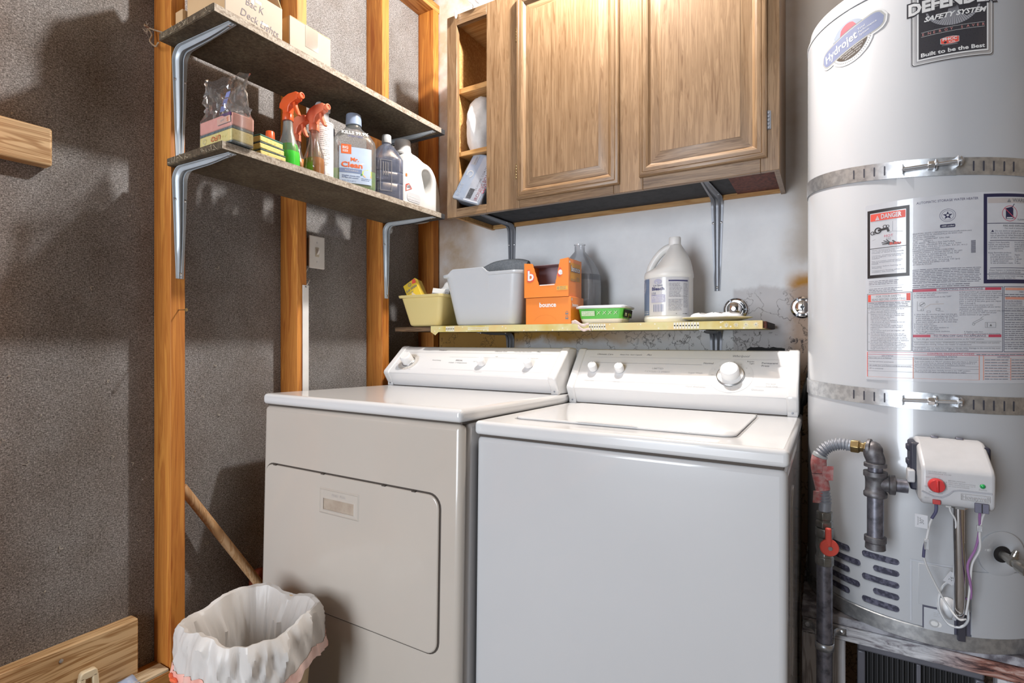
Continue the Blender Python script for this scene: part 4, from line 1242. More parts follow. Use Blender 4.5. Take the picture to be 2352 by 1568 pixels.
b.seg(x0 + .048, y1 - .030, x0 + .048, y1 - .052, .0004, Q, G_); b.seg(x0 + .048, y1 - .052, x0 + .066, y1 - .055, .0004, Q, G_); b.seg(x0 + .048, y1 - .052, x0 + .010, y1 - .068, .0004, Q, G_)
b.rect(x0 + .0055, x1 - .006, y1 - .0868, y1 - .0855, Q, 7, 6)
for i, s_ in enumerate(('Water temperature over 125°F', 'can cause severe burns', 'instantly or death from scalds.', '', 'Children, disabled and elderly', 'are at highest risk of being', 'scalded.', '', 'See instruction manual before', 'setting temperature at water', 'heater.', '', 'Feel water before bathing or', 'showering.', '', 'Temperature limiting valves are', 'available, see manual.')):
    if s_:
        b.text(s_, x0 + .009, y1 - .0915 - i * .00302, .0023, Q, G_, w=min(.0595, len(s_) * .00195))
b.para(x0 + .003, x1 - .013, 1.2335, 3, .0035, .0021, P3, G_, 3); b.rect(x0 + .003, x1 - .010, 1.2200, 1.2203, P3, G_, 4); b.para(x0 + .003, x1 - .010, 1.2165, 3, .0035, .0021, P3, G_, 8)
# rating plate
b.text('AUTOMATIC STORAGE WATER HEATER', .0245, 1.3895, .0048, P3, 8, w=.1035, al='c')
b.ring(.0245, 1.3605, .0128, .0134, P3, 8, 30); b.ring(.0245, 1.3605, .0098, .0103, P3, 8, 26)
b.poly2([(.0245 + (.0086 if k % 2 == 0 else .0036) * sin(pi * k / 5), 1.3600 + (.0086 if k % 2 == 0 else .0036) * cos(pi * k / 5)) for k in range(10)], P3, N_); b.disc(.0245, 1.3605, .0024, Q, W_, 14)
b.poly2(rrect(.0245, 1.3385, .025, .0068, .0016, 3), P3, N_); b.text('ASME certified', .0245, 1.337, .0030, Q, W_, w=.021, al='c', bold=.02)
for i, s_ in enumerate(('BRADFORD WHITE CORPORATION (www.bradfordwhite.com)', '200 LAFAYETTE ST, MIDDLEVILLE MI 49333 USA', 'Model No: MI5036FBN', 'Serial No: LJ38857407  S/N--760', 'Cap      50(gal.)', 'Input 40000   (Btu/hr.) Gas: NATURAL', 'Gas press. Manifold 4.0 (in. w.c.)  Inlet', 'Supply Max.14.0 (in. w.c.) Min. 5.0 (in. w.c.)', 'For closet installation', 'MINIMUM CLEARANCES FROM COMBUSTIBLE', 'CONSTRUCTION  4  INCHES FRONT  0  IN. LEFT', '0  IN. RIGHT  0  INCHES BACK 12 IN. TOP', '6  INCHES FROM VENT CONNECTOR', 'ANSI Z21.10.1a-2013*CSA 4.1a-2013', 'Press. Test 300 (psi)  Working 150 (psi)', 'THIS APPLIANCE EQUIPPED FOR USE', 'AT HIGH ALTITUDE')):
    b.text(s_, -.0335, 1.3255 - i * .0041, .0027, P3, G_, w=len(s_) * .00196)
for i in range(26):
    h = (.0006, .0010, .0004, .0013)[(i * 7) % 4]
    b.rect(.0635, .0715, 1.280 + i * .0010, 1.280 + i * .0010 + h * .55, P3, N_)
b.para(-.0338, .083, 1.2515, 9, .0035, .0022, P3, G_, 11, .04); b.para(-.0338, .083, 1.2190, 2, .0038, .0025, P3, G_, 23, .2)
# warning panel
x0, x1, y0, y1 = .0858, .234, 1.2165, 1.400
b.rect(x0, x1, y0, y1, P2, N_, 12); b.rect(x0 + .006, x1 - .006, y0 + .008, y1 - .007, P3, W_, 10)
b.rect(x0 + .007, x1 - .007, y1 - .0195, y1 - .009, Q, 9, 8)
b.poly2([(x0 + .044, y1 - .0180), (x0 + .052, y1 - .0180), (x0 + .048, y1 - .0105)], Q2, K_); b.text('!', x0 + .0473, y1 - .0172, .0045, hp(.0026), W_)
b.text('WARNING', x0 + .055, y1 - .0175, .0072, Q2, K_, bold=.02)
b.ring(x0 + .050, y1 - .041, .0150, .0160, Q, C_, 36); b.poly2([(x0 + .0415, y1 - .052), (x0 + .057, y1 - .052), (x0 + .057, y1 - .0305), (x0 + .0535, y1 - .0275), (x0 + .0415, y1 - .0305)], Q, N_)
b.seg(x0 + .039, y1 - .0305, x0 + .061, y1 - .0515, .0016, Q2, C_); b.seg(x0 + .054, y1 - .029, x0 + .059, y1 - .0215, .0012, Q2, N_); b.rect(x0 + .043, x0 + .0555, y1 - .0512, y1 - .0485, Q2, W_)
b.text('FLAMMABLE', x0 + .067, y1 - .055, .0034, Q, K_)
b.rect(x0 + .006, x1 - .006, y1 - .0615, y1 - .0603, Q, N_, 6)
b.text('FIRE AND EXPLOSION HAZARD', x0 + .036, y1 - .0680, .0038, Q, K_, bold=.01); b.text('Can result in serious injury or death', x0 + .039, y1 - .0725, .0030, Q, G_)
b.poly2([(x0 + .013, y1 - .0785), (x0 + .0185, y1 - .0785), (x0 + .01575, y1 - .0740)], Q, N_)
for i, s_ in enumerate(('Do not store or use gasoline or other flammable', 'liquids in the vicinity of this or any other appliance,', 'use of gasoline or other flammable vapors', 'of this or any other appliance can result')):
    b.text(s_, x0 + (.0205 if i == 0 else .012), y1 - .0780 - i * .0045, .0032, Q, G_)
b.rect(x0 + .011, x1 - .008, y1 - .0965, y1 - .0955, Q, N_, 6)
for i, s_ in enumerate(('Vapors from flammable', 'liquids can explode and', 'catch fire causing death', 'or severe burns.', '', 'Keep flammable products', '   1. far away from any', '       possible ignition source,', '   2. in approved containers,', '   3. tightly closed and', '   4. out of children\'s reach.')):
    if s_: b.text(s_.strip(), x0 + .008 + (.004 if s_[0] == ' ' else 0), y1 - .1015 - i * .0042, .0030, Q, G_)
for i, s_ in enumerate(('Do not store or use', 'such as gasoline', 'in the area of this', 'appliance or', 'any source', '', 'Vapors', '1. can', '2. spread', '3. go', '4. carry')):
    if s_: b.text(s_, x0 + .060, y1 - .1015 - i * .0042, .0030, Q, G_)
b.rect(x0 + .011, x1 - .008, y1 - .1525, y1 - .1515, Q, N_, 6); b.text('Water heaters in residential garages must be', x0 + .009, y1 - .158, .0031, Q, G_); b.text('protected, to avoid physical damage', x0 + .009, y1 - .1622, .0031, Q, G_)
b.rect(x0 + .006, x1 - .006, y1 - .1650, y1 - .1640, Q, N_, 6); b.text('Read and follow water heater warnings', x0 + .009, y1 - .1698, .0031, Q, G_); b.text('manual is missing contact the', x0 + .009, y1 - .1740, .0031, Q, G_)
# safety column
x0, x1, y0, y1 = -.1172, -.0352, 1.0765, 1.2045
b.frame(x0, x1, y0, y1, .0011, P3, K_, 8)
b.rect(x0 + .002, x1 - .002, y1 - .0185, y1 - .0025, P3, R_, 8); b.rect(x0 + .008, x1 - .009, y1 - .0178, y1 - .0033, Q, W_, 6)
b.text('FOR YOUR SAFETY', (x0 + x1) / 2, y1 - .0095, .0047, Q2, K_, w=.045, al='c'); b.text('READ BEFORE OPERATING', (x0 + x1) / 2, y1 - .0162, .0047, Q2, K_, w=.062, al='c')
b.para(x0 + .003, x1 - .003, y1 - .020, 3, .0037, .0022, P3, G_, 31, .1); b.rect(x0, x1, y1 - .0325, y1 - .0315, P3, K_, 8)
for i, s_ in enumerate(('A. This appliance has a pilot which is lit by an', '    electric spark gas ignition system.', 'B. BEFORE LIGHTING smell all around the', '    appliance area for gas. Be sure to smell next', '    to the floor because some gas is heavier than', '    air and will settle on the floor.', '    WHAT TO DO IF YOU SMELL GAS', '    * Do not try to light any appliance.', '    * Do not touch any electric switch; do not use', '      any phone in your building.', '    * Immediately call your gas supplier from a', "      neighbor's phone. Follow the gas supplier's", '      instructions.', '    * If you cannot reach your gas supplier, call', '      the fire department.', 'C. Use only your hand to push in or turn the gas', '    control knob. Never use tools. If the knob will', "    not push in or turn by hand, don't try to repair", '    it, call a qualified service technician. Force or', '    attempted repair may result in a fire or explosion.', 'D. Do not use this appliance if any part has', '    been under water. Immediately call a qualified', '    service technician to inspect the appliance and', '    to replace any part of the control system and', '    any gas control which has been under water.')):
    b.text(s_.strip(), x0 + .003 + (.004 if s_[0] == ' ' else 0), y1 - .0365 - i * .00365, .0023, P3, G_, w=len(s_.strip()) * .00138)
# operating column
x0, x1 = -.0340, .1215
b.frame(x0, x1, y0, y1 + .0055, .0009, P3, N_, 10)
def bar(z, s_, l, r):
    b.rect(x0 + .001, x1 - .003, z, z + .0055, P3, C_, 10); b.rect(l, r, z + .0004, z + .0051, Q, W_, 6)
    b.text(s_, (l + r) / 2, z + .0010, .0039, Q2, 8, w=(r - l) * .90, al='c')
bar(1.2030, 'OPERATING INSTRUCTIONS', .006, .088)
bar(1.1065, 'TO TURN OFF GAS TO APPLIANCE', -.004, .094)
for i, s_ in enumerate(('1. STOP! Read the safety information', '    at the left on this label.', '2. Set the gas control knob to the "OFF"')):
    b.text(s_.strip(), x0 + .003, 1.1985 - i * .0042, .0026, P3, G_)
b.seg(x0 + .008, 1.183, x0 + .008, 1.163, .0004, P3, K_); b.seg(x0 + .008, 1.163, x0 + .052, 1.161, .0005, P3, K_); b.seg(x0 + .010, 1.174, x0 + .020, 1.168, .0004, P3, K_)
b.seg(x0 + .020, 1.168, x0 + .030, 1.176, .0012, P3, 9); b.seg(x0 + .030, 1.176, x0 + .052, 1.1765, .0014, P3, 9); b.ring(x0 + .0165, 1.1765, .0044, .0048, P3, K_, 18); b.seg(x0 + .013, 1.174, x0 + .020, 1.179, .0014, P3, K_)
b.frame(x0 + .014, x0 + .019, 1.1625, 1.1665, .0006, P3, K_); b.frame(x0 + .039, x0 + .046, 1.1625, 1.1675, .0006, P3, K_); b.ring(x0 + .041, 1.1805, .0015, .0018, P3, K_, 12); b.frame(x0 + .024, x0 + .030, 1.1585, 1.1625, .0005, P3, K_)
for i, s_ in enumerate(('3. Wait five (5) minutes to clear out any gas.', '    Then smell for gas, including near the floor.', '    If you smell gas, STOP! Follow "B" in the', '    safety information at the left on this label.', '    If you don\'t smell gas, go to the next step.', '4. Remove outer door.', '5. Locate igniter button.', '6. Look through sight glass window on', '    inner door to view pilot.', '7. Turn the gas control knob clockwise', '         to "PILOT" position.')):
    b.text(s_.strip(), x0 + .003 + (.003 if s_[0] == ' ' else 0), 1.1535 - i * .0040, .0026, P3, G_, w=len(s_.strip()) * .00155)
for i, s_ in enumerate(('8. Push and hold in gas control knob. Immediately', 'press igniter button until you hear a "click" sound', 'and release. Continue to hold down the gas control', 'until the status light blinks. Release the gas', 'knob. It should pop back out. Check to see', 'pilot is still lit. If the pilot goes out, repeat', 'steps 3 through 8.', '* If control knob does not pop out when', '  released, stop and immediately call your service', '  technician or gas supplier.', '* If pilot will not stay lit after several tries, turn', '  the gas control knob to "OFF" and call your', '  service technician or gas supplier.')):
    b.text(s_.strip(), x0 + .078, 1.1985 - i * .0039, .0025, P3, G_, w=len(s_.strip()) * .00152)
b.seg(.066, 1.136, .083, 1.146, .0006, P3, K_); b.seg(.069, 1.134, .085, 1.144, .0006, P3, K_); b.seg(.080, 1.146, .086, 1.150, .0004, P3, K_); b.ring(.068, 1.133, .0018, .0024, P3, K_, 10)
b.frame(.088, .108, 1.126, 1.137, .0005, P3, K_); b.seg(.092, 1.127, .092, 1.136, .0010, P3, K_); b.poly2([(.096, 1.129), (.101, 1.129), (.0985, 1.134)], P3, K_)
b.text('9. Replace outer door.', .052, 1.1165, .0025, P3, G_); b.text('10. Turn gas control knob to desired setting.', .052, 1.1130 - .0005, .0025, P3, G_)
b.text('1. Turn the gas control knob counterclockwise to the "OFF" position.', x0 + .003, 1.1015, .0027, P3, G_, w=.118)
b.rect(x0 + .001, x1 - .003, 1.0980, 1.0985, P3, K_, 8); b.text('Read and follow water heater WARNINGS and INSTRUCTIONS. If installation and operation', x0 + .003, 1.0940, .0027, P3, K_, w=.146); b.text('instructions are missing, contact the retailer or manufacturer.', x0 + .003, 1.0902, .0026, P3, G_, w=.096)
b.rect(x0 + .001, x1 - .003, 1.0868, 1.0873, P3, K_, 8); b.text('WARNING: Do not apply line voltage to the gas valve. Damage to the controls may occur', x0 + .003, 1.0828, .0027, P3, G_, w=.148); b.text('and will nullify the warranty. (Refer to manual)', x0 + .003, 1.0790, .0026, P3, G_, w=.09)
# right column
x0, x1 = .1235, .236
b.frame(x0, x1, y0, y1 + .0055, .0009, P3, N_, 8)
for z in (1.2025, 1.1835):
    b.rect(x0 + .003, x1 - .003, z, z + .0050, P3, T_, 6)
b.text('FOR YOUR SAFETY', x0 + .034, 1.1975, .0030, P3, 8); b.para(x0 + .002, x1 - .004, 1.1955, 2, .0042, .0026, P3, G_, 41, .1)
b.text('HOT WATER CAN PRODUCE', x0 + .0025, 1.1785, .0029, P3, 8, w=.038); b.text('IN LESS THAN 5 SECONDS', x0 + .0025, 1.1745, .0027, P3, G_, w=.038); b.text('IN 30 SECONDS AT 130°F', x0 + .0025, 1.1705, .0027, P3, G_, w=.038)
for z, n in ((1.1680, 2), (1.1580, 4), (1.1395, 3), (1.1255, 6), (1.0985, 4)):
    b.rect(x0 + .003, x1 - .003, z, z + .0006, P3, K_, 6); b.para(x0 + .002, x1 - .004, z - .0015, n, .0040, .0025, P3, G_, n + 50, .1)
# diagnostic table
z0_ = 1.0685
b.rect(-.117, SR - .002, z0_, z0_ + .0007, P3, C_, 20); b.rect(-.117, SR - .002, z0_ + .0050, z0_ + .0056, P3, C_, 20); b.rect(-.1172, -.1160, 1.0185, z0_ + .0056, P3, R_)
b.text('CONTROL DIAGNOSTIC CODES', .030, z0_ + .0012, .0036, P3, C_, w=.078, al='c'); b.dashes(.073, .19, z0_ + .0015, .0026, P3, G_, 4)
b.text('LED STATUS', -.078, z0_ - .0040, .0030, P3, 8, w=.021, al='c'); b.text('CONTROL STATUS', .022, z0_ - .0040, .0030, P3, 8, w=.036, al='c'); b.text('LED STATUS', .123, z0_ - .0040, .0030, P3, 8, w=.024, al='c')
for xx in (-.0335, .0770, .0845, .137):
    b.rect(xx, xx + .0015, 1.0185, z0_ - .0045 + (.0045 if xx > .07 and xx < .1 else 0), P3, T_)
for z in (1.0635, 1.0592, 1.0465, 1.0420, 1.0335):
    b.rect(-.116, -.0335, z - (.0 if z > 1.04 else .002), z + .0004 - (.0 if z > 1.04 else .002), P3, G_, 6)
for z in (1.0635, 1.0592, 1.0455, 1.0400, 1.0315):
    b.rect(-.0335, .0770, z, z + .0004, P3, G_, 8)
for k in range(8):
    b.rect(.0860, SR - .002, 1.0635 - .0056 * k, 1.0639 - .0056 * k, P3, T_, 8); b.dashes(.0875, .133, 1.0595 - .0056 * k, .0022, P3, G_, k); b.dashes(.1395, .19, 1.0595 - .0056 * k, .0022, P3, G_, k + 9)
b.rect(-.116, .0770, 1.0185, 1.0190, P3, T_, 10)
for z, s_ in ((1.0600, 'None (LED not on or flashing)'), (1.0515, 'One flash and three second pause'), (1.0430, 'LED double (two quick flashes) and three second pause'), (1.0365, 'LED on continuously')):
    b.text(s_, -.113, z, .0024, P3, G_, w=len(s_) * .00145)
for z, s_ in ((1.0600, 'Millivolt power is not present. Light pilot.'), (1.0545, 'If set point knob is in "PILOT" position then pilot flame is detected.'), (1.0510, 'Turn set point knob to desired setting. If the set point knob is in'), (1.0475, 'desired setting the thermostat is satisfied (no faults).'), (1.0420, 'Thermostat calling for heat (no faults).'), (1.0360, 'Set point knob has been recently turned to the "OFF" position.'), (1.0325, 'Wait until the LED goes out before attempting to relight.')):
    b.text(s_, -.030, z, .0023, P3, G_, w=min(.104, len(s_) * .00150))
b.build('instruction_label', [M_PAPER, M_INK, M_RED, M_CRIM, M_INKM, M_TAN, M_INKB, flat('label_black', (.025, .02, .022), .4), flat('label_violet_ink', (.10, .09, .16), .5), flat('label_taupe', (.52, .47, .46), .5)], t)

# ---- earthquake straps
def strap(zf, zl, pw, label):
    """strap ring; zf height at front right, zl at the left"""
    t = thing('metal_strap', label, 'strap', (HX, HY, (zf + zl) / 2))
    h = .036; n = 120; secs = []
    def zc(a):
        return zf + (zl - zf) * (.5 - .5 * sin(a)) ** pw
    for i in range(n):
        a = 2 * pi * i / n
        r0, r1 = HR + .0006, HR + .0022
        secs.append([V(HX + r * sin(a), HY - r * cos(a), zc(a) + dz) for r, dz in ((r0, -h / 2), (r1, -h / 2), (r1, h / 2), (r0, h / 2))])
    MB().loft(secs + [secs[0]], caps=(False, False)).build('band', M_GALV, t)
    for ad in (-35.5, -30, -25, -20.2, 16.5, 20.8, 25.3, 30.2, 35):
        a = radians(ad); c = V(HX + (HR + .0023) * sin(a), HY - (HR + .0023) * cos(a), zc(a))
        T = axis_T(c, (sin(a), -cos(a), 0))
        d = MB()
        pl = hp(.0026)
        s_ = a * HR
        pts = [(s_ + .0014 * cos(-pi + pi * i / 6), zc(a) - .009 + .0014 * sin(-pi + pi * i / 6)) for i in range(7)] + [(s_ + .0014 * cos(pi * i / 6), zc(a) + .009 + .0014 * sin(pi * i / 6)) for i in range(7)]
        d.poly2(pts, pl, 0); d.build('slot', flat('slot_dark', (.05, .05, .07), .6), t)
    # overlap plate, bent tabs, bolt and nut
    a0, a1 = radians(-15), radians(9.5)
    ss = []
    for i in range(10):
        a = radians(-16 + 25.2 * i / 9)
        ss.append([V(HX + r * sin(a), HY - r * cos(a), zc(a) + dz) for r, dz in ((HR + .0025, -h / 2 - .0004), (HR + .0040, -h / 2 - .0004), (HR + .0040, h / 2 + .0004), (HR + .0025, h / 2 + .0004))])
    MB().loft(ss).build('overlap_plate', M_GALV, t)
    p0 = V(HX + (HR + .016) * sin(a0 * .82), HY - (HR + .016) * cos(a0 * .82), zc(0) + .002)
    p1 = V(HX + (HR + .016) * sin(a1 * 1.02), HY - (HR + .016) * cos(a1 * 1.02), zc(0) + .003)
    d = (p1 - p0).normalized()
    rod = MB(); k = 46; L = (p1 - p0).length; prof = []
    for i in range(k):
        prof += [(.0036, L * i / k), (.0042, L * (i + .5) / k)]
    rod.lathe([(0, 0)] + prof + [(.0036, L), (0, L)], 12, T=axis_T(p0, d)).build('threaded_bolt', M_STEEL, t, sharp=60)
    MB().lathe([(.0085, 0), (.0085, .011)], 6, T=axis_T(p0 + d * L * .46, d)).build('nut', M_STEEL, t, bevel=.0006)
    MB().lathe([(.0035, 0), (.0112, 0), (.0112, .0022), (.0035, .0022)], 20, T=axis_T(p0 + d * (L * .46 + .0125), d)).build('washer', M_STEEL, t)
    MB().lathe([(.0098, 0), (.0098, .0025), (.006, .006), (0, .007)], 20, T=axis_T(p1, d)).build('bolt_head', M_STEEL, t)
    for p, s_ in ((p0 + d * .002, 1), (p1 - d * .004, -1)):
        q = V(p.x - HX, p.y - HY, 0).normalized()
        T = Matrix.Translation(p) @ Matrix((((d.x), q.x, 0, 0), (d.y, q.y, 0, 0), (0, 0, 1, 0), (0, 0, 0, 1)))
        MB().box(-.0008, .0008, -.0125, .006, -.011, .010, T=T).build('bent_tab', M_GALV, t, bevel=.0006)
strap(1.452, 1.500, 2, 'upper galvanised strap with bolt around the water heater above the instruction label')
strap(.9615, .9795, 1, 'lower galvanised strap with bolt around the water heater below the instruction label')

# ================================================================== GAS LINE
t = thing('gas_pipe', 'black iron gas pipe with grey flexible connector in front of the water heater', 'pipe', (1.639, -.585, 0))
px, py = 1.639, -.585
gy = -.600
tx = 1.731
MB().tube([V(px, py, .001), V(px, py, .612)], .0155, 20).build('riser', M_IRON, t)
# ball valve with lever
b = MB(); b.lathe([(.0175, .604), (.0185, .606), (.0185, .622), (.0165, .624), (.0150, .632), (.0170, .640), (.0170, .656), (.0150, .664), (.0180, .668), (.0180, .684), (.016, .686)], 8, T=TR(px, py, 0))
b.lathe([(.0150, .686), (.0178, .688), (.0178, .700), (.0150, .702), (.0150, .704), (.0170, .706), (.0170, .721), (.0125, .723)], 6, T=TR(px, py, 0, 0, 0, .3))
vb = b.build('valve_body', flat('nickel_valve', (.33, .33, .32), .35, .8, c2=(.22, .22, .2), scale=60), t, bevel=.001)
MB().lathe([(.0175, 0), (.0185, .002), (.0185, .007), (.0165, .009), (0, .009)], 24, T=axis_T((px + .008, py - .0165, .650), (.25, -1, 0))).build('valve_lever', M_RED, t)
MB().box(-.006, .006, -.004, .004, .0, .042, T=TR(px + .008, py - .0215, .652, .1, .0, -.2)).build('lever_handle', M_RED, t, bevel=.003)
MB().lathe([(.0042, 0), (.0042, .003)], 10, T=axis_T((px + .0105, py - .0255, .650), (.25, -1, 0))).build('lever_bolt', M_STEEL, t)
# corrugated connector
cp = spline([(px, py, .722), (px + .001, py, .745), (px - .004, py, .775), (px - .010, py + .004, .806), (px - .010, py + .004, .838), (px + .004, py + .004, .862), (px + .028, py + .002, .873), (px + .052, py, .872)], 40)
rad = []
Ltot = 0; lens = [0]
for a, c in zip(cp, cp[1:]):
    Ltot += (c - a).length; lens.append(Ltot)
for l in lens:
    k = l / Ltot
    base_r = .0118
    rad.append(base_r + (.0017 * sin(l / .0062 * 2 * pi) if .10 < k < .96 else 0))
MB().tube(cp, rad, 16).build('flexible_connector', M_FLEX, t, sharp=70)
# red warning sleeve wound on the connector
i0 = next(i for i, l in enumerate(lens) if l > .047); i1 = next(i for i, l in enumerate(lens) if l > .120)
mid = (i0 + i1) // 2
M_SLR = flat('faded_red_tag', (.66, .20, .20), .6, c2=(.72, .42, .42), scale=90, amt=(.4, .6))
MB().tube(cp[i0:mid], [.0145 + .0004 * (k % 2) for k in range(mid - i0)], 16).build('warning_sleeve', M_SLR, t, sharp=70)
MB().tube(cp[mid + 1:i1], [.0158 - .002 * abs(k / (i1 - mid) - .5) for k in range(i1 - mid - 1)], 16).build('warning_sleeve', M_SLR, t, sharp=70)
MB().tube(cp[i1:i1 + 9], .0152, 16).build('clear_collar', flat('milky_collar', (.62, .66, .68), .4), t, sharp=70)
MB().box(-.0006, .0006, -.004, .018, -.02, .012, T=TR(px - .0, py - .010, .812, 0, .1, -1.2)).build('tag_flap', M_SLR, t)
MB().box(-.0006, .0006, -.004, .014, -.016, .012, T=TR(px - .008, py - .010, .756, 0, -.2, 1.8)).build('tag_flap', M_SLR, t)
# brass nut, elbow, tee, drip leg, nipple to the control
MB().lathe([(.0135, 0), (.0145, .001), (.0145, .015), (.0125, .016), (.0105, .018), (.0105, .024), (.0138, .025), (.0138, .030), (.0115, .031)], 6, T=axis_T((px + .050, py, .872), (1, -.25, -.02))).build('brass_nut', M_BRASS, t, bevel=.0008)
ec = spline([(px + .079, py - .008, .871), (px + .088, py - .012, .870), (tx - .004, gy, .862), (tx, gy, .850), (tx, gy, .838)], 6)
MB().tube(ec, [.0165] * 5 + [.0175] * (len(ec) - 9) + [.0165] * 4, 20).build('elbow', M_MALL, t)
for z, r in ((.838, .0205),):
    MB().lathe([(.016, z - .004), (r, z - .003), (r, z + .004), (.016, z + .006)], 20, T=TR(tx, gy, 0)).build('elbow_collar', M_MALL, t)
MB().lathe([(.0195, 0), (.0205, .001), (.0205, .006), (.0165, .007)], 20, T=axis_T((px + .079, py - .008, .871), (1, -.3, 0))).build('elbow_collar', M_MALL, t)
MB().tube([V(tx, gy, .842), V(tx, gy, .815)], .0135, 18).build('close_nipple', M_IRON, t)
te = MB(); te.lathe([(.0205, .816), (.0205, .824), (.0215, .825), (.0215, .816)], 24, T=TR(tx, gy, 0))
te.lathe([(.014, .772), (.0205, .7725), (.0212, .774), (.0212, .781), (.0190, .783), (.0180, .790), (.0180, .806), (.0190, .813), (.0212, .815), (.0212, .823), (.0205, .8245), (.014, .825)], 24, T=TR(tx, gy, 0))
te.lathe([(.0160, 0), (.0160, .022), (.0205, .024), (.0205, .033), (.0195, .034), (.014, .034)], 24, T=axis_T((tx, gy, .8005), (1, 0, 0)))
te.build('tee', M_MALL, t, sharp=50)
MB().tube([V(tx + .034, gy, .8005), V(gx0 - .014, gy, .8005)], .0135, 18).build('nipple', M_IRON, t)
MB().tube([V(tx, gy, .775), V(tx, gy, .682)], .0148, 20).build('drip_leg', M_IRON, t)
MB().lathe([(.0175, .662), (.0185, .663), (.0180, .676), (.0200, .678), (.0200, .6885), (.0150, .6895)], 24, T=TR(tx, gy, 0)).build('end_cap', M_MALL, t)

# ================================================================== HEATER STAND
t = thing('heater_stand', 'weathered wooden stand of posts and rails under the water heater', 'stand', (1.85, -.27, 0))
MB().box(1.592, 2.20, -.500, -.015, .4390, .4572).build('platform', flat('weathered_ply', (.42, .42, .46), .85, c2=(.13, .12, .14), scale=30, amt=(.40, .58), bmp=.4), t, bevel=.002)
MB().box(1.594, 2.20, -.503, -.465, .405, .4385).build('rail', M_RAIL, t, bevel=.003)
MB().box(1.594, 2.20, -.055, -.017, .350, .4385).build('rail', M_OLDW, t, bevel=.003)
MB().box(1.592, 1.681, -.463, -.374, .0, .4385).build('post', M_OLDW, t, bevel=.003)
MB().box(1.592, 1.681, -.500, -.4635, .0, .404).build('post', wood('weathered_white_post', (.62, .62, .65), (.30, .28, .30), 'z', 1.3, contrast=(.3, .5)), t, bevel=.003)
MB().box(1.592, 1.681, -.105, -.057, .0, .4385).build('post', M_OLDW, t, bevel=.003)
MB().box(1.945, 2.034, -.500, -.4635, .0, .404).build('post', wood('weathered_white_post', (0, 0, 0), (0, 0, 0), 'z'), t, bevel=.003)
MB().box(2.11, 2.199, -.105, -.057, .0, .4385).build('post', M_OLDW, t, bevel=.003)
# galvanised pipe strap on the front post
t = thing('pipe_strap', 'small galvanised clip strap holding the gas pipe to heater stand', 'strap', (1.639, -.53, .43))
secs = []
prof = [(-.043, -.506)] + [(-.026, -.507)] + [(-.0195, -.520)] + [(.0185 * cos(pi - pi * i / 10), py - .0185 * sin(pi * i / 10)) for i in range(0, 11)] + [(.0195, -.520), (.026, -.507), (.043, -.506)]
for dz in (-.011, .011):
    pass
for x, y in prof:
    secs.append([V(px + x, y, z) for z in (.418, .434)])
MB().loft(secs, closed=False).build('band', M_GALV, t, solid=.0014)
for dx in (-.035, .035):
    MB().lathe([(.0055, 0), (.005, .0015), (0, .0028)], 12, T=axis_T((px + dx, -.5065, .426), (0, -1, 0))).build('screw', M_STEEL, t)
# dark louvred grille in the space under the stand
t = thing('vent_grille', 'dark metal louvred vent grille on the floor beneath the heater stand', 'vent grille', (1.82, -.42, 0))
MB().box(1.715, 1.925, -.435, -.405, .001, .392).build('dark_interior', M_DARK, t)
gb = flat('grille_grey', (.17, .17, .20), .45, .4)
MB().box(1.706, 1.935, -.452, -.434, .368, .396).build('top_frame', gb, t, bevel=.004)
MB().box(1.706, 1.722, -.452, -.434, .001, .3675).build('side_frame', gb, t, bevel=.003)
MB().box(1.919, 1.935, -.452, -.434, .001, .3675).build('side_frame', gb, t, bevel=.003)
MB().box(1.818, 1.826, -.450, -.436, .001, .3675).build('mullion', gb, t, bevel=.001)
for i in range(20):
    x = 1.7265 + i * .0096
    if abs(x - 1.822) < .006:
        continue
    MB().box(x - .0014, x + .0014, -.446, -.4352, .002, .367).build('louvre', flat('louvre_dark', (.05, .05, .055), .5, .4), t)
# black hoses between washer and heater
for i, (pts, lab) in enumerate((([(1.606, -.02, 1.04), (1.604, -.10, 1.02), (1.598, -.17, .985), (1.586, -.19, .93), (1.575, -.19, .80), (1.57, -.19, .02)], 'black hose drooping behind the washer beside the water heater, upper one'),
                               ([(1.612, -.018, .985), (1.604, -.06, .955), (1.586, -.12, .91), (1.572, -.13, .83), (1.57, -.13, .02)], 'black hose behind the washer beside the water heater, lower one'))):
    o = MB().tube(spline(pts, 6), .0075, 10).build('hose', flat('black_rubber', (.015, .015, .015), .5))
    tag(o, lab, 'hose')

# ================================================================== BOXES ON THE UPPER SHELF
M_CARD = flat('cardboard', (.58, .40, .22), .85, c2=(.54, .36, .19), scale=12)
M_CARDW = flat('pale_cardboard', (.50, .43, .355), .8, c2=(.47, .40, .325), scale=10)
def carton(name, label, x0, x1, y0, y1, z0, h, front, side, open_top=False, group=None):
    t = thing(name, label, 'box', ((x0 + x1) / 2, (y0 + y1) / 2, z0), group=group)
    z1 = z0 + h; th = .003
    MB().box(x1 - th, x1, y0, y1, z0 + .0004, z1).build('front_panel', front, t, bevel=.0006)
    MB().box(x0, x1 - th - .0002, y0, y0 + th, z0 + .0004, z1).build('side_panel', side, t, bevel=.0006)
    MB().box(x0, x1 - th - .0002, y1 - th, y1, z0 + .0004, z1).build('side_panel', side, t, bevel=.0006)
    MB().box(x0, x0 + th, y0 + th, y1 - th, z0 + .0004, z1).build('back_panel', side, t)
    MB().box(x0 + th, x1 - th, y0 + th, y1 - th, z0 + .0004, z0 + th).build('bottom_panel', side, t)
    if not open_top:
        MB().box(x0, x1, y0, y1, z1, z1 + .002).build('lid', side, t, bevel=.0006)
    return t
ZU = 1.930
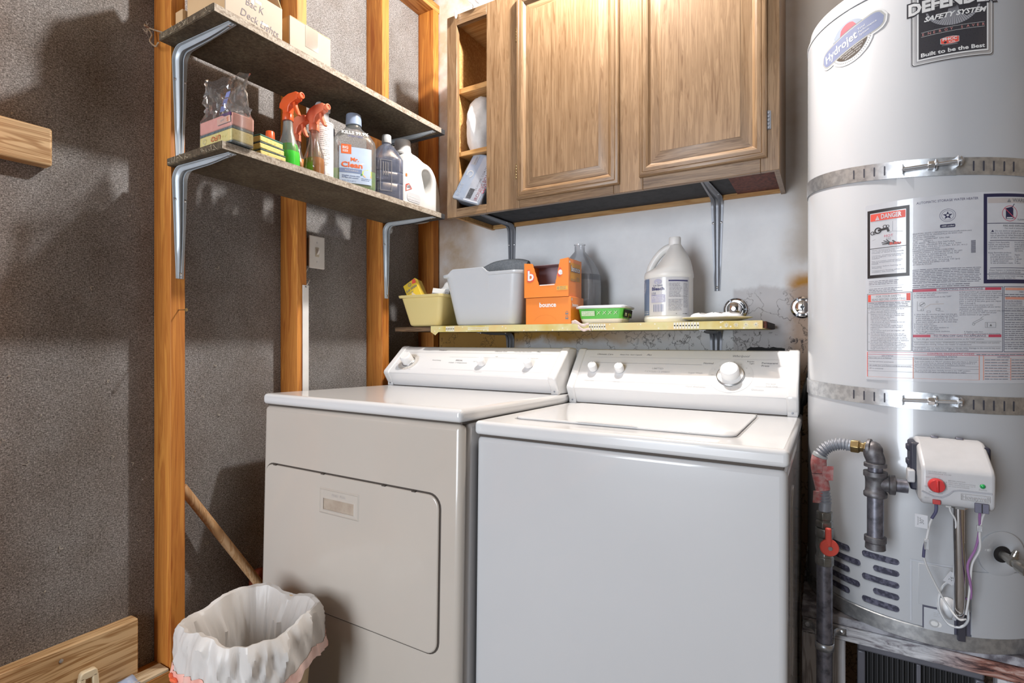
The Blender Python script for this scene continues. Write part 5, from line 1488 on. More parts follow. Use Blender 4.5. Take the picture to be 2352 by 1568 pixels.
t = carton('cardboard_box', 'open brown cardboard box with handwriting, at near end of upper shelf', .135, .315, -1.155, -.990, ZU, .110, M_CARDW, M_CARD, True)
wp = plane((.3152, -1.155, ZU), (0, 1, 0), (0, 0, 1), .0005)
b = MB()
b.text('Bac K', .055, .064, .020, wp, 0, w=.052, sh=.15, rot=-.05); b.text('Deck Lights', .040, .030, .020, wp, 0, w=.112, sh=.2, rot=-.08)
b.build('handwriting', flat('pencil_grey', (.20, .18, .20), .7), t)
MB().prism([(.315, ZU + .110), (.3165, ZU + .1105), (.262, ZU + .182), (.26, ZU + .181)], -1.154, -.991, 'y').build('front_flap', M_CARDW, t) if False else None
MB().prism([(-1.155, ZU + .110), (-.990, ZU + .110), (-1.02, ZU + .165), (-1.125, ZU + .165)], .1355, .138, 'x').build('back_flap', M_CARD, t)
MB().prism([(.136, ZU + .1102), (.314, ZU + .1102), (.29, ZU + .160), (.16, ZU + .160)], -.993, -.9905, 'y').build('side_flap', M_CARD, t)
MB().prism([(.136, ZU + .1102), (.314, ZU + .1102), (.29, ZU + .150), (.16, ZU + .150)], -1.1545, -1.152, 'y').build('side_flap', M_CARD, t)
b = MB(); b.rect(.070, .078, .075, .088, wp, 0); b.rect(.082, .10, .085, .092, wp, 0); b.rect(.098, .12, .035, .041, wp, 0)
b.build('tape', clear('parcel_tape', (.98, .95, .88), .25, .08, .15), t)
t = carton('cardboard_box', 'closed pale cardboard box with clear tape, middle of the upper shelf', .195, .315, -.965, -.820, ZU, .106, M_CARDW, M_CARD)
wp2 = plane((.3152, -.965, ZU), (0, 1, 0), (0, 0, 1), .0005)
MB().rect(.052, .098, .042, .106, wp2).build('tape', clear('parcel_tape', (1, 1, 1)), t)
t = carton('cardboard_box', 'long low cardboard box behind the handwritten one on upper shelf', .094, .130, -1.165, -.82, ZU, .075, M_CARD, M_CARD)

# ================================================================== LOWER SHELF: sponges and bottles
ZL = 1.5984
M_SPY = flat('yellow_sponge', (.82, .70, .27), .9, c2=(.66, .52, .14), scale=130, amt=(.32, .45), bmp=.4)
M_SPP = flat('pink_sponge', (.83, .40, .34), .9, c2=(.78, .36, .30), scale=80, bmp=.2)
M_SCOUR = flat('dark_scour_pad', (.06, .085, .09), .95, c2=(.16, .22, .24), scale=220, bmp=.5)
M_SCOURG = flat('green_scour_pad', (.12, .30, .27), .95, c2=(.06, .16, .16), scale=220, bmp=.5)
M_FILM = clear('clear_film', (.98, .98, .99), .13, .12, .035, (.8, .8, .8))
# bagged sponge pack
t = thing('sponge_pack', 'pack of pink and yellow sponges in crumpled clear bag at shelf end', 'sponges', (.26, -1.115, ZL))
x0, x1, y0, y1 = .216, .362, -1.166, -1.108
MB().box(x0, x1, y0, y1, ZL + .0012, ZL + .006).build('scour_pad', M_SCOUR, t, bevel=.002)
MB().box(x0, x1, y0, y1, ZL + .006, ZL + .036).build('sponge', M_SPY, t, bevel=.003)
MB().box(x0 + .001, x1, y0 + .001, y1, ZL + .0362, ZL + .0425).build('scour_pad', M_SCOUR, t, bevel=.001)
MB().box(x0 + .001, x1 + .001, y0, y1 + .001, ZL + .0427, ZL + .076).build('sponge', M_SPP, t, bevel=.003)
sp = plane((x0, y0 - .0022, ZL), (1, 0, 0), (0, 0, 1), .0003)
b = MB(); b.text('UFO', .098, .0272, .0125, sp, 0, w=.042, rot=pi, sh=.2, bold=.02)
b.ring(.026, .0215, .0062, .0072, sp, 1, 18, asp=.9); b.text('co.', .03, .012, .004, sp, 1, rot=pi)
b.poly2([(.086, .0505), (.144, .0505), (.142, .068), (.085, .067)], sp, 1); b.poly2([(.0868, .0512), (.1432, .0512), (.1413, .0673), (.0858, .0663)], plane((x0, y0 - .0025, ZL), (1, 0, 0), (0, 0, 1), .0003), 2)
sp2 = plane((x0, y0 - .0028, ZL), (1, 0, 0), (0, 0, 1), .0003)
b.text('5', .135, .0642, .0105, sp2, 0, rot=pi, bold=.03); b.text('pack', .116, .0620, .006, sp2, 1, rot=pi)
b.poly2([(.098, .076), (.145, .076), (.145, .066), (.132, .069), (.115, .0695)], sp, 3)
b.build('bag_print', [flat('print_orange', (.75, .20, .05), .5), M_INKL, flat('print_peach', (.80, .48, .38), .5), flat('print_violet', (.10, .05, .16), .4)], t)
r = random.Random(11)
secs = []; N = 44
lev = [(-.0, .0), (.02, 0), (.05, 0), (.077, 0), (.086, .10), (.098, .2), (.112, .32), (.128, .40), (.144, .42), (.158, .36), (.172, .2), (.180, .05)]
for j, (z, k) in enumerate(lev):
    sec = []
    for i in range(N):
        a = 2 * pi * i / N
        c, s_ = cos(a), sin(a)
        rx, ry = .0755, .0335
        p = 8 if k == 0 else 3.2
        x = rx * abs(c) ** (2 / p) * (1 if c > 0 else -1); y = ry * abs(s_) ** (2 / p) * (1 if s_ > 0 else -1)
        am = 0 if k == 0 else .13
        f = 1 - (.30 * k) + am * sin(3 * a + j * 1.1) * .5 + am * sin(7 * a - j * 1.9) * .6 + am * .5 * sin(13 * a + j * 2.7)
        if j > 8:
            y *= .8
        sec.append(V(.2890 + x * f - .012 * k, -1.1370 + y * (f if k else 1) + .006 * k, ZL + max(.0006, z) + (r.uniform(-.004, .004) if k else 0) + (.012 * sin(2 * a + .6) if j > 9 else 0)))
    secs.append(sec)
MB().loft(secs, caps=(True, False)).build('bag', M_FILM, t, sharp=30)
b = MB()
for k in range(3):
    b.add([(.316 + .004 * k, -1.170 + .004 * k, ZL + .082 + .019 * k), (.332 + .003 * k, -1.168 + .004 * k, ZL + .082 + .019 * k), (.333 + .004 * k, -1.165 + .004 * k, ZL + .098 + .019 * k), (.314 + .006 * k, -1.166 + .004 * k, ZL + .098 + .019 * k)], [(0, 1, 2, 3)], 0)
b.build('blue_print', flat('print_blue', (.20, .23, .48), .4), t)
# stack of three scrub sponges
for i in range(3):
    z = ZL + .0006 + i * .0202
    dx, dy = (0, 0) if i == 0 else ((-.004, -.004) if i == 1 else (-.008, -.006))
    t = thing('scrub_sponge', ['bottom yellow scrub sponge of the stack of three on lower shelf', 'middle yellow scrub sponge of the stack of three on lower shelf', 'top yellow scrub sponge of the stack of three on lower shelf'][i], 'sponge', (.275 + dx, -1.03 + dy, z), (0, 0, .06 * i), 'yellow scrub sponges in a stack')
    MB().box(-.058, .058, -.039, .039, 0, .0155).build('sponge', M_SPY, t, bevel=.003, local=True)
    MB().box(-.0575, .0575, -.0385, .0385, .0157, .0196).build('scour_pad', M_SCOURG if i == 2 else M_SCOUR, t, bevel=.001, local=True)

M_RTRIG = flat('red_orange_trigger', (.86, .13, .035), .35); M_CTRIG = flat('coral_trigger', (.85, .24, .13), .35)
M_LABW = flat('sticker_white', (.74, .74, .72), .45)
def trigger_head(t, c, ang, m, z, s=1.0):
    """trigger sprayer: collar, body with nozzle along direction ang, lever"""
    T = Matrix.Translation((c[0], c[1], z)) @ Matrix.Rotation(ang, 4, 'Z') @ Matrix.Diagonal((s, s, s, 1))
    cl = MB()
    n = 28; secs = []
    for zz, rr in ((0, .0150), (.001, .0155), (.020, .0152), (.021, .0140)):
        secs.append([V((rr + (.0006 if (i % 2) else 0)) * cos(2 * pi * i / n), (rr + (.0006 if (i % 2) else 0)) * sin(2 * pi * i / n), zz) for i in range(n)])
    cl.loft(secs, T=T).build('collar', m, t, sharp=60)
    hd = MB()
    # side outline of the head swept over its width
    out = [(-.012, .021), (.012, .021), (.014, .036), (.022, .046), (.044, .052), (.052, .053), (.054, .072), (.044, .077), (.012, .077), (-.012, .070), (-.027, .055), (-.029, .042), (-.020, .037), (-.013, .032)]
    k = len(out); ss = []
    for y, sc_ in ((-.0105, .90), (-.0090, .98), (0, 1.0), (.0090, .98), (.0105, .90)):
        cx, cz = .010, .050
        ss.append([V(cx + (x - cx) * sc_, y, cz + (zz - cz) * sc_) for x, zz in out])
    hd.loft(ss, T=T)
    h = hd.build('spray_head', m, t, bevel=.0022)
    MB().lathe([(.0085, 0), (.0095, .001), (.0095, .012), (.0085, .013), (.006, .0132), (.005, .011), (0, .011)], 20, T=T @ axis_T((.050, 0, .0635), (1, 0, 0))).build('nozzle', m, t)
    lv = [(.026, .050), (.036, .050), (.039, .036), (.046, .022), (.053, .008), (.048, .005), (.038, .016), (.030, .030)]
    MB().prism(lv, -.0055, .0055, 'y', T=T).build('trigger', m, t, bevel=.0018)
def spray_bottle(label, x, y, ang, m_head, body, bands, h=.150, r0=.034, ry=.024, zoff=0, lab=None, liquid=None, mats=None):
    t = thing('spray_bottle', label, 'spray bottle', (x, y, ZL + zoff), group=None)
    z = ZL + zoff + .0004
    # profile: waisted bottle with a narrow neck
    pr = [(.0, .94), (.004, 1.0), (.045, 1.0), (.070, .93), (.095, .72), (.115, .52), (.135, .44), (.150, .40)]
    secs = [sq(x, y, z + zz * h / .15, r0 * k, (ry * k if k > .6 else max(ry * k, .0125)), 2.6 if k > .8 else 2.1, 30, ang) for zz, k in pr]
    MB().loft(secs).build('bottle', body, t)
    for nm, m, za, zb, off in bands:
        ss = []
        for q in range(9):
            zz = za + (zb - za) * q / 8
            k = None
            for (a, ka), (c, kc) in zip(pr, pr[1:]):
                if a <= zz <= c:
                    k = ka + (kc - ka) * (zz - a) / (c - a)
            ss.append(sq(x, y, z + zz * h / .15, r0 * k + off, (ry * k if k > .6 else max(ry * k, .0125)) + off, 2.6 if k > .8 else 2.1, 30, ang))
        MB().loft(ss, caps=(off < 0, off < 0)).build(nm, m, t)
    trigger_head(t, (x, y), ang, m_head, z + h - .001)
    return t
M_GREENL = flat('bright_green_liquid', (.06, .62, .05), .2, c2=(.05, .55, .05), coat=.5)
M_ORL = flat('orange_liquid', (.86, .34, .06), .2, c2=(.82, .30, .05), coat=.5)
A45 = radians(2)
spray_bottle('green cleaner spray bottle with red orange trigger beside the sponges', .258, -.930, A45, M_RTRIG, clear('green_bottle_clear', (.95, .97, .95), .13, .08, .06),
             [('green_liquid', M_GREENL, .003, .080, -.0012), ('grey_shoulder', flat('shrunk_grey', (.50, .50, .48), .35, coat=.4, c2=(.36, .36, .35), scale=30),   .080, .146, -.0014), ('sticker', M_GREENL, .010, .058, .0006)], h=.158, r0=.036, ry=.026)
spray_bottle('orange cleaner spray bottle with coral trigger in front of white canister', .278, -.852, A45, M_CTRIG, clear('orange_bottle_clear', (.97, .95, .93), .13, .06, .04),
             [('orange_liquid', M_ORL, .003, .062, -.0012)], h=.150, r0=.034, ry=.025)
spray_bottle('orange spray bottle standing back behind green and orange sprayers', .190, -.850, A45, M_CTRIG, clear('orange_bottle_clear', (1, 1, 1)),
             [('orange_liquid', M_ORL, .003, .085, -.0012)], h=.135, r0=.034, ry=.025)
t = thing('squeeze_bottle', 'small cream bottle with red cap behind the green sprayer', 'bottle', (.180, -.935, ZL))
MB().loft([sq(.180, -.935, ZL + z + .0004, r_, r_ * .7, 2.4, 26, .7) for z, r_ in ((0, .030), (.004, .032), (.060, .032), (.085, .026), (.105, .013), (.112, .012))]).build('bottle', flat('cream_plastic', (.66, .56, .36), .4), t)
MB().lathe([(.0135, ZL + .108), (.0140, ZL + .110), (.0125, ZL + .138), (.0115, ZL + .140), (0, ZL + .140)], 22, T=TR(.180, -.935, 0)).build('cap', M_RTRIG, t)
# white canister with a grey spray cap
t = thing('spray_can', 'white cleaner canister with grey spray top behind orange sprayer', 'canister', (.240, -.790, ZL))
cx, cy, cr = .240, -.790, .0345
MB().lathe([(cr - .002, ZL + .0004), (cr, ZL + .002), (cr, ZL + .196), (cr - .001, ZL + .199), (cr - .004, ZL + .200), (0, ZL + .200)], 40, T=TR(cx, cy, 0)).build('can', M_WHITE, t)
MB().lathe([(cr + .0006, ZL + .196), (cr + .0010, ZL + .197), (cr + .0010, ZL + .2015), (cr - .002, ZL + .2025)], 40, T=TR(cx, cy, 0)).build('rim', M_WHITE, t)
MB().loft([sq(cx, cy, ZL + z, rx, ry, 3, 24, A45) for z, rx, ry in ((.2005, .020, .018), (.226, .0195, .0175), (.245, .0190, .017), (.256, .0175, .016))] ).build('spray_top', flat('grey_cap', (.42, .43, .45), .4), t, bevel=.002)
MB().prism([(-.019, .240), (.022, .236), (.024, .250), (.004, .270), (-.010, .272), (-.019, .266)], -.0145, .0145, 'y', T=TR(cx, cy, ZL, 0, 0, A45)).build('spray_hood', flat('grey_cap', (0, 0, 0)), t, bevel=.003)
def cylp(cx, cy, r, a0, off=.0006):
    return lambda u, v: V(cx + (r + off) * cos(a0 + u / r), cy + (r + off) * sin(a0 + u / r), v)
cp2 = cylp(cx, cy, cr, radians(-30))
b = MB(); b.para(-.012, .020, ZL + .180, 10, .0062, .0034, cp2, 0, 3, .4); b.para(-.012, .020, ZL + .112, 9, .0060, .0032, cp2, 0, 9, .35)
for i in range(12):
    b.rect(-.014 + i * .0015, -.0134 + i * .0015 + .0005 * (i % 3 == 0), ZL + .016, ZL + .040, cp2, 1)
b.text('CAUTION:', -.012, ZL + .186, .004, cp2, 0, bold=.02); b.para(.009, .026, ZL + .036, 5, .006, .003, cp2, 0, 5)
b.build('print', [M_INKL, flat('barcode_violet', (.30, .24, .38), .5)], t)
# bottle with a dark blue cap, at the back
t = thing('bottle', 'clear bottle with dark blue cap standing at the back of lower shelf', 'bottle', (.165, -.700, ZL))
MB().loft([sq(.165, -.700, ZL + z + .0004, r_, r_, 2.2, 26) for z, r_ in ((0, .034), (.004, .036), (.150, .036), (.185, .026), (.205, .016), (.212, .0155))]).build('bottle', clear('clear_bottle', (.93, .93, .95), .13, .08, .05), t)
MB().lathe([(.0185, ZL + .206), (.0190, ZL + .208), (.0185, ZL + .232), (.017, ZL + .234), (0, ZL + .234)], 24, T=TR(.165, -.700, 0)).build('cap', flat('navy_cap', (.05, .07, .20), .35), t)

# all purpose cleaner: wide clear bottle with a blue label and green liquid
t = thing('cleaner_bottle', 'wide clear bottle of green cleaner with pale blue label and cap', 'bottle', (.270, -.680, ZL))
bx, by = 0, 0
BTT = TR(.266, -.682, 0, 0, 0, radians(-36))
pr = [(0, .037, .066), (.004, .040, .071), (.020, .041, .0725), (.155, .041, .0725), (.172, .039, .069), (.195, .033, .052), (.212, .027, .031), (.224, .0225, .0225), (.232, .0220, .0220)]
MB().loft([sq(bx, by, ZL + z + .0004, rx, ry, 3.6 if ry > .05 else 2.2, 40) for z, rx, ry in pr], T=BTT).build('bottle', clear('cleaner_clear', (.95, .965, .98), .12, .07, .12, (.7, .7, .72)), t)
MB().loft([sq(bx, by, ZL + z, rx - .0016, ry - .0016, 3.6, 40) for z, rx, ry in ((.002, .037, .066), (.006, .040, .071), (.020, .041, .0725), (.070, .041, .0725))], T=BTT).build('green_liquid', flat('lime_liquid', (.42, .66, .10), .15, c2=(.13, .55, .20), scale=14, coat=.5), t)
MB().lathe([(.0245, ZL + .226), (.0262, ZL + .2275), (.0255, ZL + .248), (.0245, ZL + .262), (.0235, ZL + .264), (.018, ZL + .2645), (.017, ZL + .261), (0, ZL + .261)], 34, T=BTT).build('cap', flat('pale_blue_cap', (.36, .46, .64), .35), t)
def bpf(off):
    # front of the bottle: flat in y with rounded ends
    return lambda u, v: BTT @ V(bx + .041 * (1 - abs(min(1, abs(u) / .0725)) ** 3.6) ** (1 / 3.6) + off, by + u, ZL + v)
b = MB()
b.rect(-.050, .054, .022, .142, bpf(.0008), 0, 12)
b.rect(-.044, -.012, .118, .149, bpf(.0012), 1, 4); b.text('BIG', -.040, .134, .0085, bpf(.0016), 3, bold=.03); b.text('SIZE', -.040, .124, .0065, bpf(.0016), 3, bold=.03)
b.text('Mr.', -.014, .0955, .0115, bpf(.0014), 1, w=.026, bold=.025); b.text('Clean', -.044, .0745, .0165, bpf(.0014), 1, w=.068, bold=.03)
b.rect(-.050, .022, .056, .070, bpf(.0012), 2, 8); b.text('MULTI-SURFACE', -.032, .061, .0045, bpf(.0016), 3, w=.042)
b.poly2([(.022, .052), (.054, .052), (.054, .068), (.040, .073), (.024, .066)], bpf(.0012), 4); b.poly2([(.024, .053), (.054, .053), (.054, .046), (.030, .046)], bpf(.0014), 5); b.disc(.021, .0535, .003, bpf(.0016), 6, 12)
b.poly2([(.012, .086), (.054, .074), (.054, .084), (.026, .092)], bpf(.0014), 3)
b.text('2X', -.042, .040, .008, bpf(.0014), 2, bold=.03); b.dashes(-.031, .018, .045, .004, bpf(.0014), 2, 3); b.dashes(-.031, .016, .0385, .004, bpf(.0014), 2, 5); b.dashes(.020, .050, .040, .003, bpf(.0014), 2, 7); b.dashes(.020, .050, .035, .003, bpf(.0014), 2, 8)
b.text('48 FL OZ (1.41 L)', -.042, .0275, .0042, bpf(.0014), 2)
b.build('label', [flat('label_pale_blue', (.50, .62, .80), .4), flat('label_orange_red', (.80, .16, .05), .4), flat('label_slate', (.20, .27, .45), .45), M_WHITE, flat('label_yellow_green', (.62, .72, .18), .45), flat('label_peach', (.85, .50, .28), .45), flat('label_dark_green', (.05, .28, .12), .45)], t)
b = MB()
b.text('KILLS 99.9%', -.042, .186, .0105, lambda u, v: BTT @ V(bx + .0442 - max(0, (v - .165)) * .30, by + u, ZL + v), 0, w=.086, bold=.035)
b.text('OF BACTERIA', -.024, .176, .0062, lambda u, v: BTT @ V(bx + .0442 - max(0, (v - .165)) * .30, by + u, ZL + v), 1, w=.05, bold=.02)
b.build('shoulder_print', [M_WHITE, flat('print_navy', (.06, .07, .2), .5)], t)

# square clear bottle, grey cap
t = thing('clear_bottle', 'square ribbed clear plastic bottle with small grey cap and no label', 'bottle', (.272, -.528, ZL))
bx2, by2 = 0, 0
B2T = TR(.270, -.530, 0, 0, 0, radians(-32))
pr = [(0, .048, 5), (.004, .052, 5), (.010, .053, 5), (.058, .053, 5), (.061, .0505, 5), (.064, .053, 5), (.098, .053, 5), (.101, .0505, 5), (.104, .053, 5), (.150, .053, 5), (.154, .052, 4), (.165, .050, 2.6), (.182, .043, 2.1), (.198, .031, 2), (.208, .019, 2), (.213, .0145, 2), (.222, .0142, 2)]
MB().loft([sq(bx2, by2, ZL + z + .0004, r_, r_, p, 44) for z, r_, p in pr], T=B2T).build('bottle', clear('blue_clear', (.86, .89, .97), .15, .05, .12, (.55, .60, .76)), t)
MB().loft([sq(bx2, by2, ZL + z, .0515, .0515, 5, 40) for z in (.003, .008, .146)], T=B2T).build('clear_liquid', clear('water_tint', (.80, .84, .94), .06, .03, .26, (.35, .42, .62)), t)
MB().lathe([(.0165, ZL + .216), (.0172, ZL + .218), (.0165, ZL + .243), (.015, ZL + .2455), (0, ZL + .2455)], 26, T=B2T).build('cap', flat('grey_white_cap', (.55, .56, .57), .4), t)
b = MB(); fr = lambda u, v: B2T @ V(.0542, u, ZL + v)
b.frame(-.036, .006, .030, .140, .0022, fr, 0)
for k in range(3):
    b.rect(-.026 + k * .008, -.023 + k * .008, .085, .132, fr, 0)
b.build('moulded_panel', clear('moulded_edge', (.9, .92, 1), .4, .1, .2), t)

# white detergent jug
def handle_jug(name, label, cat, cx, cy, z0, H, rx, ry, rot, m_body, cap_m, cap, side=1, hole=(.34, .40, .78), parent_group=None, n=40):
    """jug whose handle is moulded through one shoulder: body loft with a slot bored right through it"""
    return None
t = thing('detergent_jug', 'white bleach jug with white ribbed cap at far end of lower shelf', 'jug', (.245, -.345, ZL))
# outline in the (y, z) plane, pierced by the grip hole, thickened in x
def jug_body(cx, out, hole, half, m, name='body', parent=None, T=None, bev=.012):
    """slab-sided jug: outline polygon with a hole, bridged through at +-half, rounded edges"""
    bm = bmesh.new()
    def loop(pts, x, s):
        return [bm.verts.new((x, p[0], p[1])) for p in pts]
    rings = []
    # cross-section steps across thickness: (x offset, inset)
    steps = [(-half, .030), (-half * .93, .012), (-half * .72, .003), (-half * .3, 0), (half * .3, 0), (half * .72, .003), (half * .93, .012), (half, .030)]
    oc = (sum(p[0] for p in out) / len(out), sum(p[1] for p in out) / len(out))
    hc = (sum(p[0] for p in hole) / len(hole), sum(p[1] for p in hole) / len(hole))
    hs = sum(sqrt((p[0] - hc[0]) ** 2 + (p[1] - hc[1]) ** 2) for p in hole) / len(hole)
    def inset(pts, d):
        n = len(pts); res = []
        for i, p in enumerate(pts):
            a, c = pts[i - 1], pts[(i + 1) % n]
            tx_, tz_ = c[0] - a[0], c[1] - a[1]
            L_ = sqrt(tx_ * tx_ + tz_ * tz_) or 1
            res.append((p[0] - tz_ / L_ * d, p[1] + tx_ / L_ * d))
        return res
    OR, HRg = [], []
    for x, d in steps:
        OR.append(loop(inset(out, d * .55), x, 1)); HRg.append(loop(inset(hole, -d * .30), x, 1))
    for L_ in (OR, HRg):
        n = len(L_[0])
        for j in range(len(L_) - 1):
            for i in range(n):
                bm.faces.new((L_[j][i], L_[j][(i + 1) % n], L_[j + 1][(i + 1) % n], L_[j + 1][i]))
    # end faces between the outline and the hole
    for k in (0, -1):
        es = []
        for L_ in (OR[k], HRg[k]):
            for i in range(len(L_)):
                e = bm.edges.get((L_[i], L_[(i + 1) % len(L_)]))
                es.append(e)
        bmesh.ops.triangle_fill(bm, use_beauty=True, use_dissolve=False, edges=es)
    bmesh.ops.recalc_face_normals(bm, faces=bm.faces)
    me = bpy.data.meshes.new(name)
    inv = ROOT[parent].inverted() if parent is not None else Matrix.Identity(4)
    M_ = inv @ (T if T is not None else Matrix.Identity(4)) @ Matrix.Translation((cx, 0, 0))
    bm.transform(M_)
    bm.to_mesh(me); bm.free()
    me.polygons.foreach_set('use_smooth', [True] * len(me.polygons))
    me.set_sharp_from_angle(angle=radians(50))
    return mesh_obj(name, me, m, parent)
def smooth_loop(pts, n=5):
    P = [Vector((0, p[0], p[1])) for p in pts]; N_ = len(P); out = []
    for i in range(N_):
        a, b_, c, d = P[i - 1], P[i], P[(i + 1) % N_], P[(i + 2) % N_]
        for k in range(n):
            t_ = k / n
            q = .5 * ((2 * b_) + (c - a) * t_ + (2 * a - 5 * b_ + 4 * c - d) * t_ ** 2 + (3 * b_ - a - 3 * c + d) * t_ ** 3)
            out.append((q.y, q.z))
    return out
M_JUG = flat('white_jug_plastic', (.78, .78, .77), .35, c2=(.76, .76, .75), scale=5)
out = smooth_loop([(-.455, .003), (-.35, .0), (-.245, .003), (-.236, .03), (-.240, .09), (-.256, .145), (-.285, .185), (-.315, .200), (-.345, .204), (-.375, .214), (-.405, .218), (-.432, .214), (-.452, .195), (-.462, .150), (-.464, .08), (-.462, .02)], 4)
hol = smooth_loop([(-.330, .082), (-.312, .075), (-.296, .088), (-.290, .120), (-.298, .150), (-.318, .168), (-.342, .165), (-.352, .150), (-.343, .12)], 4)
jug_body(.245, [(p[0], p[1]) for p in out], hol, .044, M_JUG, parent=t, T=TR(0, 0, ZL + .0002))
n = 36
MB().loft([[V(.245 + (r_ + (.0007 if i % 2 else 0)) * cos(2 * pi * i / n), -.418 + (r_ + (.0007 if i % 2 else 0)) * sin(2 * pi * i / n), ZL + z) for i in range(n)] for z, r_ in ((.222, .031), (.224, .0315), (.262, .0295), (.266, .028))]).build('cap', M_WHITE, t, sharp=60)
MB().lathe([(.034, ZL + .208), (.036, ZL + .211), (.036, ZL + .2185), (.033, ZL + .2215)], 34, T=TR(.245, -.418, 0)).build('cap_skirt', M_WHITE, t)
jp = plane((.2895, -.40, ZL), (0, 1, 0), (0, 0, 1), .0008)
b = MB()
b.poly2([(-.050, .062), (-.015, .078), (-.032, .095), (-.050, .088)], jp, 0); b.poly2([(-.047, .065), (-.021, .078), (-.033, .090), (-.047, .084)], plane((.2899, -.40, ZL), (0, 1, 0), (0, 0, 1), .0008), 1)
b.text('CLOROX', -.047, .0765, .010, plane((.2903, -.40, ZL), (0, 1, 0), (0, 0, 1), .0008), 2, w=.024, bold=.03)
b.poly2(rrect(-.005, .045, .075, .034, .012, 4), jp, 3); b.dashes(-.038, .026, .046, .005, plane((.2899, -.40, ZL), (0, 1, 0), (0, 0, 1), .0008), 1, 2); b.dashes(-.038, .026, .034, .004, plane((.2899, -.40, ZL), (0, 1, 0), (0, 0, 1), .0008), 4, 3)
b.poly2([(-.050, .118), (-.042, .118), (-.042, .128), (-.050, .130)], jp, 5)
b.build('label', [M_RED, M_WHITE, M_INKB, flat('jug_label_grey', (.62, .64, .68), .45), M_INKL, flat('print_orange', (1, 1, 1))], t)
t = thing('detergent_jug', 'greyish second jug half hidden behind the white bleach jug', 'jug', (.155, -.33, ZL))
out2 = [(p[0] + .040, p[1] * 1.0) for p in out]; hol2 = [(p[0] + .040, p[1]) for p in hol]
jug_body(.150, out2, hol2, .042, flat('grey_jug_plastic', (.60, .62, .62), .35), parent=t, T=TR(0, .012, ZL + .0002))
MB().lathe([(.026, ZL + .214), (.027, ZL + .216), (.026, ZL + .250), (0, ZL + .252)], 26, T=TR(.150, -.367, 0)).build('cap', flat('grey_cap', (0, 0, 0)), t)

# ================================================================== THINGS ON THE LEDGE
ZE = 1.1563
def dense(pts, n):
    out = []
    for i, a in enumerate(pts):
        c = pts[(i + 1) % len(pts)]
        L_ = sqrt((c[0] - a[0]) ** 2 + (c[1] - a[1]) ** 2)
        m = n if L_ > .04 else 1
        for q in range(m):
            out.append((a[0] + (c[0] - a[0]) * q / m, a[1] + (c[1] - a[1]) * q / m))
    return out
def tub(name, mat, parent, x0, x1, y0, y1, z0, z1, taper, th=.003, rad=.02, lip=.006, rim=None, n=5):
    """thin walled plastic bin, open at the top: outer and inner lofts joined over a lip"""
    cx, cy = (x0 + x1) / 2, (y0 + y1) / 2; w, d = x1 - x0, y1 - y0
    def sec(z, e, zf=None):
        k = taper * (z1 - z) / (z1 - z0)
        return [V(cx + px - 0, cy + py, z + (zf(px, py) if zf else 0)) for px, py in dense(rrect(0, 0, w - 2 * k + 2 * e, d - 2 * k + 2 * e, rad, 5), n)]
    ss = [sec(z0, -.010), sec(z0 + .004, -.002), sec(z0 + .010, 0), sec((z0 + z1) / 2, 0), sec(z1 - .012, 0), sec(z1 - .011, lip * .9, rim), sec(z1 - .006, lip, rim), sec(z1 - .001, lip * .9, rim), sec(z1, lip * .4, rim), sec(z1 - .004, -th, rim), sec((z0 + z1) / 2, -th), sec(z0 + .012, -th), sec(z0 + .006, -.012)]
    return MB().loft(ss).build(name, mat, parent, sharp=50)
t = thing('plastic_bin', 'small yellow plastic bin holding light bulb packs at ledge left end', 'bin', (.25, -.2, ZE))
tub('tub', flat('butter_yellow_plastic', (.68, .56, .25), .35, c2=(.66, .54, .23), scale=4), t, .140, .355, -.322, -.075, ZE, 1.283, .028, rad=.018, lip=.009)
t = thing('bulb_box', 'yellow light bulb carton leaning in the small yellow bin', 'box', (.17, -.2, 1.17))
BT = TR(.190, -.272, 1.250, radians(-12), radians(-31), radians(10))
MB().box(-.030, .036, .0, .050, -.050, .112, T=BT).build('carton', flat('bulb_carton_yellow', (.72, .50, .04), .45, c2=(.68, .46, .04), scale=8), t, bevel=.0015)
bpq = lambda u, v: BT @ V(u, -.0006, v)
b = MB(); b.poly2([(-.028, .02), (.012, -.03), (.034, .0), (.0, .062)], bpq, 0); b.text('Soft White', -.026, .072, .011, bpq, 1, w=.058, sh=.2, bold=.02); b.text('4 bulbs', -.02, .060, .007, bpq, 1); b.ring(.002, .098, .006, .0085, bpq, 1, 20); b.text('ge', .002, .0955, .005, bpq, 1, al='c', sh=.3)
b.ring(.008, .024, .006, .0072, bpq, 2, 16); b.ring(.022, .016, .006, .0072, bpq, 2, 16); b.poly2([(.014, .094), (.034, .088), (.035, .108), (.022, .111)], bpq, 3)
b.build('print', [flat('carton_buff', (.66, .54, .38), .5), M_INK, M_INKL, M_RED], t)
t = thing('bulb_box', 'opened white light bulb pack leaning in the small yellow bin', 'box', (.28, -.2, 1.17))
BT2 = TR(.272, -.270, 1.240, radians(-10), radians(8), radians(6))
MB().box(-.018, .062, .0, .055, -.050, .074, T=BT2).build('carton', M_LABW, t, bevel=.0015)
bpq2 = lambda u, v: BT2 @ V(u, -.0006, v)
b = MB(); b.rect(-.017, .042, .050, .054, bpq2, 0); b.rect(.042, .062, .01, .074, bpq2, 1); b.ring(.052, .056, .0055, .0075, bpq2, 0, 20); b.text('ge', .052, .0535, .0045, bpq2, 0, al='c'); b.rect(-.016, .04, .010, .020, bpq2, 2)
b.build('print', [M_INK, M_INKL, flat('carton_tan', (.55, .42, .22), .5)], t)
MB().lathe([(.010, 0), (.012, .012), (.024, .028), (.027, .042), (.021, .058), (.009, .067), (0, .068)], 22, T=BT2 @ TR(.010, .027, .072, 0, radians(62), 0)).build('bulb', M_WHITE, t)

